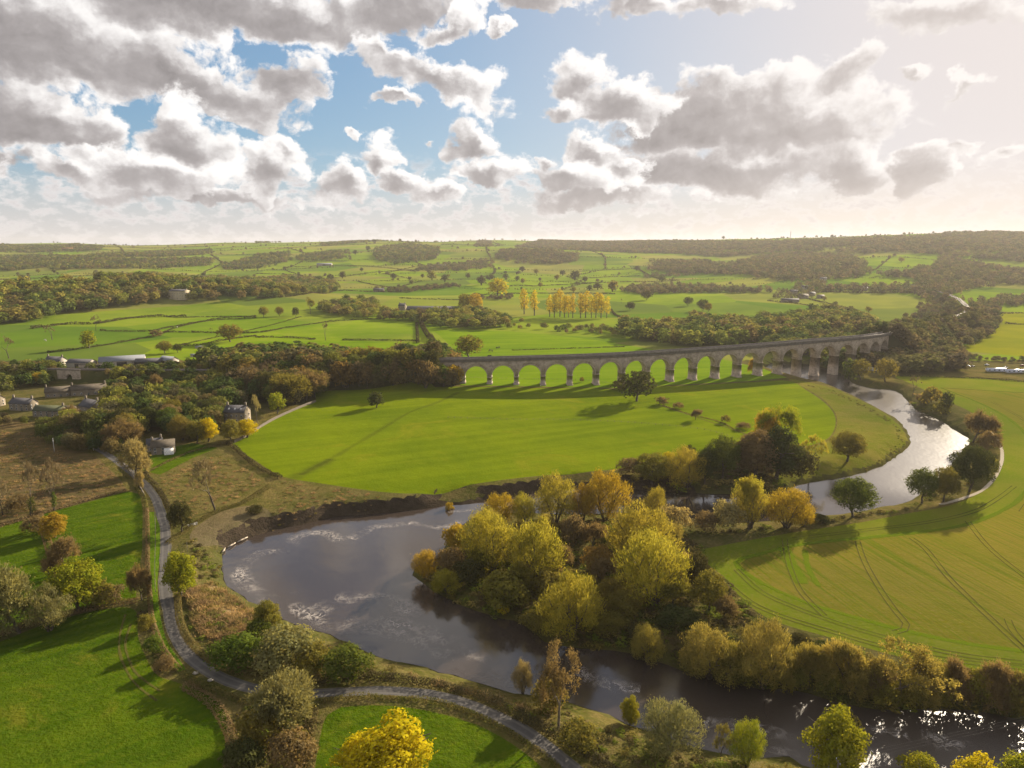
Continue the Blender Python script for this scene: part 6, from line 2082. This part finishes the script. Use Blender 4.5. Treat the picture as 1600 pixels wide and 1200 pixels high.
def scatter(poly, sp, wr=_wr):
    W3 = GP(poly)
    lo, hi = W3.min(0), W3.max(0)
    gx, gy = np.meshgrid(np.arange(lo[0], hi[0] + sp, sp), np.arange(lo[1], hi[1] + sp, sp))
    P = np.stack([gx.ravel(), gy.ravel()], -1)
    P = P + wr.uniform(-0.46, 0.46, P.shape) * sp
    P = P[inside(W3, P)]
    if sp > 8 and len(P) > 60:
        ed = seg_dist(W3, P, True)[0]
        P = P[(ed > sp * 1.6) | (wr.random(len(P)) > 0.45)]
        blot = np.sin(P[:, 0] / (sp * 5.1) + 1.1) * np.sin(P[:, 1] / (sp * 6.3) + 0.3)
        P = P[(blot > -0.72) | (wr.random(len(P)) > 0.7)]
    for o in _open:
        P = P[~inside(o, P)]
    return P


KEEP_OFF = []                                        # footprints of buildings, filled in by the builders above
cand, rest = [], []
for (nm, poly, sp, (h0, h1), mat, lab) in WOODS:
    P = scatter(poly, sp)
    if not len(P):
        continue
    z = ground_z(P)
    rd = seg_dist(rail, P)[0]
    hd = np.full(len(P), 99.0)
    for (bx, by, br) in HOUSE_SPOTS:
        hd = np.minimum(hd, np.hypot(P[:, 0] - bx, P[:, 1] - by) - br)
    ok = (rd > 6.0) & (hd > 0) & (~inside(river, P))
    P, z, rd = P[ok], z[ok], rd[ok]
    for i in range(len(P)):
        h = _wr.uniform(h0, h1) * (1 if rd[i] > 10 else 0.8)
        d = math.hypot(P[i, 0], P[i, 1])
        cand.append((h / d, nm, P[i, 0], P[i, 1], z[i] - 0.2, h, mat, lab))
# the ones that show largest stand as trees of their own
cand.sort(key=lambda c: -c[0])
PAL = {L_WOODS: [(L_OLIVE, 3), (L_DARK, 3), (L_GREEN, 2), (L_BROWN, 3), (L_RUST, 1), (L_AMBER, .3)], L_AUTUMN: [(L_RUST, 2), (L_OLIVE, 3), (L_BROWN, 2), (L_AMBER, .8), (L_DARK, 2)],
       L_DUSKW: [(L_DARK, 3), (L_BROWN, 3), (L_OLIVE, 2)], L_SCRUB: [(L_OLIVE, 2), (L_BRIGHT, 1), (L_BROWN, 2)]}
n_tree = sum(1 for o in COL.objects if o.parent is None and o.get('category') == 'tree')
quota = max(0, 296 - n_tree)
GRP = {}
for c in cand[:quota]:
    _, nm, x, y, z, h, mat, lab = c
    pal = PAL[mat]
    w = np.array([p[1] for p in pal], dtype=float)
    lf = pal[int(_wr.choice(len(pal), p=w / w.sum()))][0]
    near = math.hypot(x, y) < 560
    k = ['broad', 'dense', 'willow', 'broad', 'thorn'][int(_wr.integers(5))] if near else ['broad_mid', 'dense_mid', 'willow_mid', 'broad_mid', 'bare_mid'][int(_wr.choice(5, p=[.32, .22, .2, .18, .08]))]
    if k == 'bare_mid':
        lf = L_TWIG
    plant(k, (x, y, z), h, lf, lab, 'tree', lab.split(' in ')[0].split(' on ')[0] + 's of ' + nm.replace('_', ' '), None, float(_wr.uniform(0.85, 1.2)))
for c in cand[quota:]:
    rest.append(c)
names = []
for c in rest:
    if c[1] not in names:
        names.append(c[1])
for nm in names:
    it = [c for c in rest if c[1] == nm]
    items = []
    for c in it:
        d = math.hypot(c[2], c[3])
        k = 'broad_mid' if d < 620 else 'far'
        k = k if _wr.random() < 0.75 else ('willow_mid' if d < 620 else 'far')
        items.append((k, c[2], c[3], c[4], c[5], _wr.uniform(0.85, 1.2) if d < 620 else _wr.uniform(1.05, 1.65), _wr.random()))
    merged('woodland', it[0][6], items, it[0][7].replace('tree in', 'trees massed in').replace('tree of', 'trees of').replace('tree on', 'trees massed on').replace('tree at', 'trees massed at').replace('tree around', 'trees around').replace('bush', 'bushes').replace('garden shrub', 'garden shrubs'), 'woodland', len(it))
for (nm, poly, sp, (h0, h1), lab) in FARWOODS:
    P = scatter(poly, sp * 0.62)
    z = ground_z(P)
    items = [('farlow', P[i, 0], P[i, 1], z[i] - 0.4, _wr.uniform(h0 * 0.9, h1 * 1.25), _wr.uniform(0.75, 1.25) * sp / 21, _wr.random()) for i in range(len(P))]
    if items:
        merged(nm, L_DUSKW if P[:, 0].mean() > -300 else L_WOODS, items, lab, 'woodland', len(items))


# ------------------------------------------------------------------ hedges
def hedge(px, h, w, mat, label, cat='hedge', card=0.5, dens=5.0, gap=0.0, group=None, seed=1, name=None):
    """a hedge: leaf-sized faces round an uneven bank following the line"""
    rng = rng_(seed + len(px) * 7)
    L3 = GP(px)
    sp = max(1.0, card)
    line = smooth_line(L3, sp)
    n = len(line)
    hh = h * (1 + 0.28 * np.interp(np.arange(n), np.arange(0, n + 6, 5), rng.normal(0, 1, len(np.arange(0, n + 6, 5)))))
    hh = np.clip(hh, h * 0.45, h * 1.7)
    if gap:
        g = np.interp(np.arange(n), np.arange(0, n + 12, 11), rng.random(len(np.arange(0, n + 12, 11)))) < gap
        hh[g] *= 0.35
    m_ = max(20, int(n * sp * (2 * h + w) * dens / (card * card * 3)))
    m_ = min(m_, 26000)
    i = rng.integers(0, n, m_)
    t = np.gradient(line[:, :2], axis=0)
    t /= np.maximum(np.linalg.norm(t, axis=1, keepdims=True), 1e-9)
    nrm = np.stack([-t[:, 1], t[:, 0]], -1)
    th = rng.uniform(0, math.pi, m_)
    r = 1 - 0.3 * rng.random(m_)
    off = np.cos(th) * w * 0.5 * r
    zz = np.abs(np.sin(th)) ** 0.6 * hh[i] * r
    low = rng.random(m_) < 0.4
    off = np.where(low, np.sign(off) * w * 0.5 * r, off)
    zz = np.where(low, rng.random(m_) * hh[i] * 0.7, zz)
    P = np.empty((m_, 3))
    P[:, :2] = line[i, :2] + nrm[i] * off[:, None] + t[i] * rng.uniform(-sp, sp, m_)[:, None]
    P[:, 2] = ground_z(P[:, :2]) + zz
    N = np.zeros((m_, 3))
    N[:, :2] = nrm[i] * np.cos(th)[:, None]
    N[:, 2] = np.sin(th) + 0.2
    V, Q = cards(P, N, card, 0.75, rng)
    c0 = V.mean(0)
    c0[2] = line[:, 2].mean()
    me = np_mesh('hedge', V - c0, [Q])
    o = link(name or 'hedge', me, mat)
    o.location = c0
    return tag(o, label, cat, group)


L_HEDGE = leaf_mat('leaf_hedge', (0.10, 0.105, 0.025), (0.16, 0.13, 0.045), (0.14, 0.105, 0.045), 0.3)
L_HEDGEB = leaf_mat('leaf_hedge_brown', (0.15, 0.105, 0.05), (0.21, 0.15, 0.075), (0.17, 0.12, 0.06), 0.3)
L_HEDGED = leaf_mat('leaf_hedge_dark', (0.05, 0.052, 0.022), (0.08, 0.07, 0.03), (0.07, 0.055, 0.03), 0.25)
NEARH = [
    ([(230, 797), (231, 840), (231, 885), (234, 930), (238, 970), (253, 1012), (268, 1034), (280, 1048)], 1.5, 1.5, L_HEDGEB, 'clipped brown hedge between the green verge and the left fields'),
    ([(212, 760), (224, 778), (228, 796)], 1.6, 2.0, L_HEDGE, 'ragged hedge at the top of the lane by the pale tree'),
    ([(226, 742), (248, 768), (264, 796), (271, 826)], 2.3, 2.2, L_HEDGED, 'tall dark hedge on the right of the lane above the junction'),
    ([(278, 935), (281, 970), (294, 1002), (318, 1026), (352, 1045), (398, 1056)], 2.2, 2.2, L_HEDGE, 'hedge on the inside of the tight lane bend'),
    ([(488, 1072), (530, 1063), (580, 1061), (634, 1064), (700, 1077), (758, 1097), (802, 1118), (850, 1142), (905, 1172), (965, 1212)], 2.6, 2.6, L_HEDGED, 'tall shaded hedge between the lane and the river bank'),
    ([(288, 1058), (330, 1078), (368, 1094), (398, 1104)], 1.6, 1.8, L_HEDGE, 'rough hedge below the lane along the left field corner'),
    ([(500, 1098), (545, 1092), (592, 1091), (650, 1094), (700, 1103), (756, 1124), (802, 1150), (850, 1182), (890, 1222)], 1.2, 1.4, L_HEDGE, 'low hedge between the lane and the small field with the yellow tree'),
    ([(292, 1075), (330, 1100), (352, 1130), (366, 1170), (372, 1215)], 1.8, 3.0, L_HEDGEB, 'brown bramble hedge down the right side of the bottom left field'),
    ([(492, 1112), (486, 1150), (484, 1215)], 1.0, 2.0, L_HEDGE, 'low hedge left of the small field with the yellow tree'),
    ([(-60, 1010), (0, 992), (60, 972), (120, 956), (170, 946), (212, 940)], 1.4, 3.4, L_HEDGEB, 'rough hedge bank across between the two left fields'),
    ([(60, 800), (72, 840), (85, 880), (105, 915), (118, 940)], 1.4, 3.0, L_HEDGEB, 'overgrown hedge running up between the left fields'),
    ([(0, 824), (45, 810), (87, 797), (140, 782), (198, 767)], 1.3, 1.6, L_HEDGEB, 'brown hedge between the marsh and the upper left field'),
    ([(262, 850), (300, 822), (340, 800), (380, 786), (420, 762)], 1.6, 2.4, L_HEDGE, 'dark hedge below the bare tree on the rough grass'),
    ([(356, 694), (366, 700), (384, 716), (402, 730), (438, 748)], 2.0, 2.6, L_HEDGED, 'dark hedge under the left corner of the meadow'),
    ([(225, 742), (262, 722), (300, 706), (345, 696), (362, 694)], 1.2, 1.4, L_HEDGE, 'garden hedge below the cottage'),
    ([(1406, 588), (1480, 590), (1540, 592), (1600, 597), (1700, 604)], 1.8, 2.2, L_HEDGED, 'dark hedge along the top of the crop field by the caravans'),
    ([(1036, 634), (1080, 648), (1120, 658), (1150, 672), (1188, 690)], 0.6, 0.8, L_HEDGEB, 'thin broken hedge line across the right part of the meadow'),
]
for k, (px, h, w, mt, lab) in enumerate(NEARH):
    d = math.hypot(*G(*px[len(px) // 2])[:2])
    hedge(px, h, w, mt, lab, card=0.36 if d < 330 else 0.6, dens=4.5, seed=k)
FARH = [
    ([(50, 514), (100, 507), (150, 506), (200, 498), (250, 495), (290, 496)], 3.0, 5.0, 'thick dark hedge in the left pastures'),
    ([(290, 496), (350, 495), (400, 495.5)], 1.5, 1.5, 'wall continuing right of the thick left hedge'),
    ([(157, 517), (200, 518.5), (234, 518)], 1.6, 1.8, 'wall below the upright bare tree in the left pasture'),
    ([(234, 518), (258, 513), (275, 510), (312, 503), (347, 497.5), (400, 494)], 1.6, 2.0, 'curving field wall in the left pastures'),
    ([(255, 520), (280, 511), (325, 502), (400, 496.5)], 1.4, 1.6, 'second curving wall of the green lane in the left pastures'),
    ([(75, 551), (135, 544), (180, 537), (207, 532), (240, 525), (262, 519)], 1.6, 2.0, 'long field wall behind the farm sheds'),
    ([(262, 519), (300, 519.5), (400, 520), (450, 512), (525, 502), (580, 499), (600, 499)], 1.6, 2.0, 'long wall across the middle of the pastures'),
    ([(287, 540), (317, 539), (350, 532), (400, 525)], 1.8, 2.0, 'field wall right of the farm sheds'),
    ([(280, 540), (400, 514), (470, 495)], 0.9, 1.0, 'faint fence line up the middle pasture'),
    ([(400, 527), (450, 527.5), (492, 530.5)], 1.6, 1.8, 'left length of the wall with the bare tree'),
    ([(536, 531.5), (600, 532), (652, 533)], 1.6, 1.8, 'right length of the wall with the bare tree'),
    ([(657, 503), (665, 520), (675, 532), (690, 543), (717, 556)], 4.0, 5.0, 'thick brown hedge running down from the tree belt'),
    ([(651, 505), (652, 520), (653, 536)], 2.0, 3.0, 'dark hedge beside the thick brown one'),
    ([(400, 466), (475, 460), (525, 455), (580, 456), (640, 457)], 2.0, 3.0, 'hedge under the manor trees across to the barn'),
    ([(625, 466), (670, 468), (717, 469)], 1.8, 2.0, 'hedge above the long barn'),
    ([(512, 436), (575, 427), (625, 423), (700, 421)], 1.8, 2.5, 'high hedge in the far middle pastures'),
    ([(400, 428), (440, 428), (512, 436)], 1.8, 2.5, 'hedge in the far left middle pastures'),
    ([(730, 462), (800, 459), (880, 458.5), (960, 459.5)], 2.2, 3.5, 'dark hedge behind the golden poplars'),
    ([(895, 435.5), (950, 433), (1000, 431.5)], 2.0, 3.0, 'lower field hedge on the slope right of centre'),
    ([(900, 424.5), (950, 422), (1000, 419.5)], 2.0, 3.0, 'upper field hedge on the slope right of centre'),
    ([(996, 420), (1012, 429), (1030, 436)], 2.4, 4.0, 'hedge climbing between the slope fields'),
    ([(912, 443), (970, 441), (1025, 440.5), (1060, 438)], 2.0, 3.0, 'hedge under the slope fields'),
    ([(832, 447.5), (880, 445), (925, 443)], 2.0, 2.5, 'hedge among the scattered pasture trees'),
    ([(955, 484), (961, 492), (975, 497), (1012, 504), (1040, 508)], 2.0, 2.6, 'dark curving wall right of the poplars'),
    ([(800, 547.5), (880, 545), (975, 542)], 0.8, 0.8, 'faint fence across the meadow behind the viaduct'),
    ([(1285, 456), (1350, 458), (1425, 457.5)], 2.5, 4.0, 'hedge at the top of the bright field on the right'),
    ([(1240, 461), (1282, 472), (1310, 479), (1340, 486)], 2.0, 3.0, 'lane wall below the hamlet on the right'),
    ([(1200, 470), (1240, 474), (1275, 479)], 1.6, 2.5, 'wall left of the hamlet lane'),
    ([(1545, 490), (1600, 490), (1700, 490)], 1.8, 2.5, 'hedge across the top of the yellow green field'),
    ([(1570, 506), (1600, 507), (1640, 508)], 2.0, 2.5, 'short hedge in the yellow green field'),
    ([(0, 437), (80, 434), (150, 430)], 2.0, 3.0, 'hedge in the far left valley'),
    ([(160, 386), (240, 387), (340, 384)], 2.4, 4.0, 'upper hedge on the left hill'),
    ([(430, 390), (520, 384), (585, 381)], 2.4, 4.0, 'upper hedge on the middle hill'),
    ([(690, 382), (740, 383), (780, 380)], 2.4, 4.0, 'hedge near the skyline right of centre'),
    ([(120, 392), (200, 391), (330, 389)], 2.4, 4.0, 'second hedge on the left hill'),
    ([(445, 418), (520, 415), (585, 417), (650, 424)], 2.0, 3.0, 'hedge under the scarp wood'),
    ([(560, 440), (600, 448), (640, 452)], 1.8, 2.5, 'hedge slanting down to the barn hedgerow'),
    ([(760, 452), (800, 447), (832, 447)], 2.0, 3.0, 'hedge left of the scattered pasture trees'),
]
for k, (px, h, w, lab) in enumerate(FARH):
    d = math.hypot(*G(*px[len(px) // 2])[:2])
    hedge(px, h * 1.25, w * 1.2, L_HEDGED, lab, card=min(3.2, max(0.9, d / 750)), dens=5.5, gap=0.06 if h < 2.5 else 0.0, seed=40 + k, cat='hedge' if 'wall' not in lab else 'field boundary')

# the small fields of the far hillside: long hedge lines with trees standing in them
_hr = rng_(17)
US = np.linspace(-0.80, 0.62, 12)
YS = [1900, 2150, 2450, 2800, 3150, 3550, 4000, 4500, 5000]
_woodpoly = [GP(w[1])[:, :2] for w in FARWOODS] + [GP(w[1])[:, :2] for w in WOODS]
NODE = {}
for a, u in enumerate(US):
    for b, y in enumerate(YS):
        yy = y * (1 + _hr.uniform(-0.05, 0.05))
        NODE[a, b] = np.array([(u + _hr.uniform(-0.035, 0.035)) * yy, yy])
htrees = []


def far_line(keys, lab):
    pts = np.array([NODE[k] for k in keys])
    run = []
    for p, q in zip(pts[:-1], pts[1:]):
        n_ = max(2, int(np.linalg.norm(q - p) / 8))
        for t in np.arange(n_) / n_:
            run.append(p + (q - p) * t + _hr.normal(0, 1.0, 2))
    run = np.array(run)
    ok = np.ones(len(run), dtype=bool)
    for w in _woodpoly:
        ok &= ~inside(w, run)
    if ok.sum() < 40:
        return
    run = run[ok]
    dist = np.hypot(run[:, 0], run[:, 1]).mean()
    card = min(4.5, dist / 750)
    n_ = min(2600, len(run) * 4)
    i = _hr.integers(0, len(run), n_)
    hgt = 2.4 + 1.6 * np.sin(i * 0.13) * np.sin(i * 0.041)
    P = np.column_stack([run[i] + _hr.normal(0, 1.2, (n_, 2)), np.zeros(n_)])
    P[:, 2] = ground_z(P[:, :2]) + _hr.random(n_) * hgt
    V, Q = cards(P, _hr.normal(0, 1, (n_, 3)), card, 0.8, _hr)
    c0 = V.mean(0)
    o = link('hedge', np_mesh('hedge', V - c0, [Q]), L_HEDGED)
    o.location = c0
    tag(o, lab, 'hedge', 'hedge lines of the far hillside')
    for k in _hr.integers(0, len(run), max(2, len(run) // 16)):
        htrees.append(('far', run[k, 0], run[k, 1], float(base_z(*run[k])) - 0.3, _hr.uniform(7, 14), _hr.uniform(0.9, 1.4), _hr.random()))


for b in range(len(YS)):
    for a0 in range(0, len(US) - 1, 4):
        ks = [(a, b) for a in range(a0, min(a0 + 5, len(US)))]
        if _hr.random() < 0.9 and len(ks) > 1:
            far_line(ks, 'dark hedge line running across the small fields of the far hillside')
for a in range(len(US)):
    for b0 in range(0, len(YS) - 1, 2):
        if _hr.random() < 0.8:
            far_line([(a, b) for b in range(b0, min(b0 + 3, len(YS)))], 'dark hedge line climbing between the small fields of the far hillside')
for k in range(900):
    y = _hr.uniform(3300, 6300)
    u = _hr.uniform(-0.85, 0.75)
    if math.sin(u * 23 + y / 260) + _hr.normal(0, 0.5) > 0.35:
        htrees.append(('far', u * y, y, float(base_z(u * y, y)) - 0.3, _hr.uniform(7, 15), _hr.uniform(0.9, 1.5), _hr.random()))
merged('hedgerow_trees', L_DUSKW, htrees, 'countless small trees in the hedgerows of the far hillside and skyline', 'hedgerow trees', 9)

# ------------------------------------------------------------------ undergrowth nobody could count
make_bush(300, 'tuft', 90, h=1.0, w=1.0, size=0.42, aspect=0.35, nl=5)
make_bush(301, 'tuft', 90, h=1.0, w=0.9, size=0.42, aspect=0.35, nl=5)
rng = rng_(302)
_n = 60
_P = np.column_stack([rng.normal(0, 0.45, _n), rng.normal(0, 0.45, _n), rng.uniform(0.3, 0.7, _n)])
_V, _Q = cards(_P, np.column_stack([rng.normal(0, 1, _n), rng.normal(0, 1, _n), np.full(_n, 0.3)]), 0.9, 0.13, rng, np.column_stack([_P[:, 0] * 0.6, _P[:, 1] * 0.6, np.full(_n, 2.5)]))
reg_plant('reed', None, crown_mesh('reed', _V, _Q), 1.1, 0.8)
SCRUBS = [
    ('undergrowth', [(690, 925), (660, 900), (655, 888), (700, 860), (722, 830), (760, 812), (870, 808), (940, 808), (1000, 806), (1060, 832), (1100, 862), (1100, 880), (1135, 915), (1160, 945), (1210, 985), (1300, 1012), (1450, 1052), (1600, 1078), (1700, 1095), (1700, 1135), (1600, 1122), (1450, 1102), (1300, 1090), (1190, 1072), (1090, 1052), (1000, 1018), (900, 1006), (820, 970), (730, 945)], 2.6, (0.7, 2.2), L_SCRUB, 'tuft', 'tangled brambles and nettles under the willows of the spit and right bank'),
    ('undergrowth', [(300, 840), (345, 868), (340, 900), (356, 925), (400, 955), (450, 985), (530, 1008), (620, 1042), (690, 1058), (760, 1078), (830, 1098), (890, 1108), (950, 1128), (1000, 1148), (1060, 1170), (1110, 1186), (1180, 1196), (1240, 1196), (1300, 1225), (1000, 1225), (960, 1200), (900, 1162), (800, 1108), (700, 1070), (580, 1054), (500, 1062), (400, 1050), (330, 1020), (295, 980), (300, 930), (312, 905), (290, 880)], 2.3, (0.5, 1.5), L_SCRUB, 'tuft', 'rough weeds along the near river bank'),
    ('reeds', [(292, 925), (330, 900), (356, 918), (385, 938), (402, 958), (395, 985), (350, 1005), (310, 985)], 1.3, (0.9, 1.7), L_REED, 'reed', 'dry straw coloured reeds on the near bank beside the lane'),
    ('reeds', [(600, 1032), (700, 1062), (800, 1090), (880, 1110), (870, 1120), (790, 1102), (690, 1068), (610, 1046)], 1.7, (0.7, 1.3), L_REED, 'reed', 'dry reeds along the water at the foot of the lane hedge'),
    ('undergrowth', [(980, 745), (1050, 735), (1110, 722), (1160, 712), (1210, 705), (1210, 745), (1230, 762), (1150, 768), (1040, 766), (980, 760)], 3.4, (1.0, 2.8), L_SCRUB, 'tuft', 'dusky scrub on the far bank between meadow and narrow water'),
    ('undergrowth', [(1337, 598), (1400, 606), (1440, 630), (1490, 660), (1530, 690), (1540, 715), (1530, 745), (1500, 770), (1440, 790), (1420, 795), (1470, 760), (1500, 725), (1520, 700), (1500, 678), (1470, 655), (1420, 630), (1390, 613), (1340, 604)], 3.4, (0.8, 2.0), L_SCRUB, 'tuft', 'rough growth along the right bank of the upper reach'),
    ('undergrowth', [(1235, 596), (1300, 610), (1340, 626), (1380, 648), (1405, 664), (1416, 685), (1395, 708), (1330, 740), (1250, 756), (1250, 752), (1330, 733), (1385, 704), (1405, 685), (1394, 664), (1370, 649), (1330, 628), (1290, 610)], 2.6, (0.3, 0.8), L_SCRUB, 'tuft', 'low sedge fringing the point bar'),
    ('undergrowth', [(1040, 832), (1150, 832), (1300, 815), (1420, 798), (1418, 794), (1340, 806), (1260, 816), (1150, 828), (1060, 826)], 2.6, (0.6, 1.6), L_SCRUB, 'tuft', 'rough strip between crop field and inner water'),
    ('undergrowth', [(-120, 690), (0, 672), (60, 680), (105, 712), (150, 722), (196, 760), (100, 790), (0, 815), (-120, 840)], 3.4, (0.4, 1.1), L_REED, 'reed', 'brown sedge over the marsh on the left'),
    ('undergrowth', [(248, 748), (300, 722), (345, 712), (380, 730), (415, 755), (380, 775), (330, 795), (285, 815), (270, 790)], 3.0, (0.4, 1.0), L_REED, 'reed', 'tufted dry grass round the spreading bare tree'),
    ('undergrowth', [(440, 752), (500, 762), (600, 775), (560, 795), (480, 812), (420, 822), (430, 790)], 3.0, (0.3, 0.9), L_REED, 'reed', 'tufted grass on the shelf below the meadow'),
    ('undergrowth', [(500, 800), (600, 790), (700, 776), (800, 760), (900, 750), (980, 748), (980, 760), (870, 762), (790, 772), (700, 786), (600, 798), (510, 810)], 3.6, (0.3, 0.9), L_SCRUB, 'tuft', 'weeds on the steep dark earth bank'),
    ('undergrowth', [(350, 1105), (400, 1108), (490, 1105), (492, 1150), (485, 1230), (350, 1230), (362, 1170)], 2.4, (0.5, 1.6), L_SCRUB, 'tuft', 'dark undergrowth at the hedge fork below the lane'),
    ('undergrowth', [(222, 950), (236, 975), (250, 1012), (270, 1040), (262, 1056), (240, 1040), (224, 1000), (212, 955)], 2.2, (0.5, 1.5), L_SCRUB, 'tuft', 'bramble strip on the field side of the lane hedge'),
]
for (nm, poly, sp, (h0, h1), mt, kind, lab) in SCRUBS:
    P = scatter(poly, sp)
    P = P[~inside(river, P)]
    if len(road_line):
        P = P[seg_dist(road_line, P)[0] > 3.4]
    z = ground_z(P)
    nz = np.sin(P[:, 0] * 0.21 + 1.7) * np.sin(P[:, 1] * 0.17) + _wr.normal(0, 0.6, len(P))
    keep = nz > -0.45
    if not keep.any():
        continue
    P, z = P[keep], z[keep]
    items = [(kind, P[i, 0], P[i, 1], z[i] - 0.1, _wr.uniform(h0, h1), _wr.uniform(1.1, 2.0), _wr.random()) for i in range(len(P))]
    merged(nm, mt, items, lab, 'undergrowth', len(items))
# ------------------------------------------------------------------ the air of the valley
top = 0.0
for o in COL.objects:
    if o.type == 'MESH' and o.parent is None and o.data and len(o.data.vertices):
        top = max(top, o.location.z + max(c[2] for c in o.bound_box) * o.scale.z)
    elif o.type == 'EMPTY':
        top = max(top, o.location.z + 50)
top += 4
mb = MB().box((0, 4400, (top - 9.0) / 2), (23000, 9700, top + 9.0))
hz = tag(mb.build('haze', None), kind='stuff')
tag(hz, 'thin warm autumn haze filling the valley', 'haze')
m, nt, out = new_mat('valley_haze')
vol = nt.add('ShaderNodeVolumePrincipled', {'Color': (0.97, 0.94, 0.92, 1), 'Density': 0.000028, 'Anisotropy': 0.3})
nt.l.new(vol.outputs[0], out.inputs['Volume'])
hz.data.materials.append(m)
m.cycles.homogeneous_volume = True
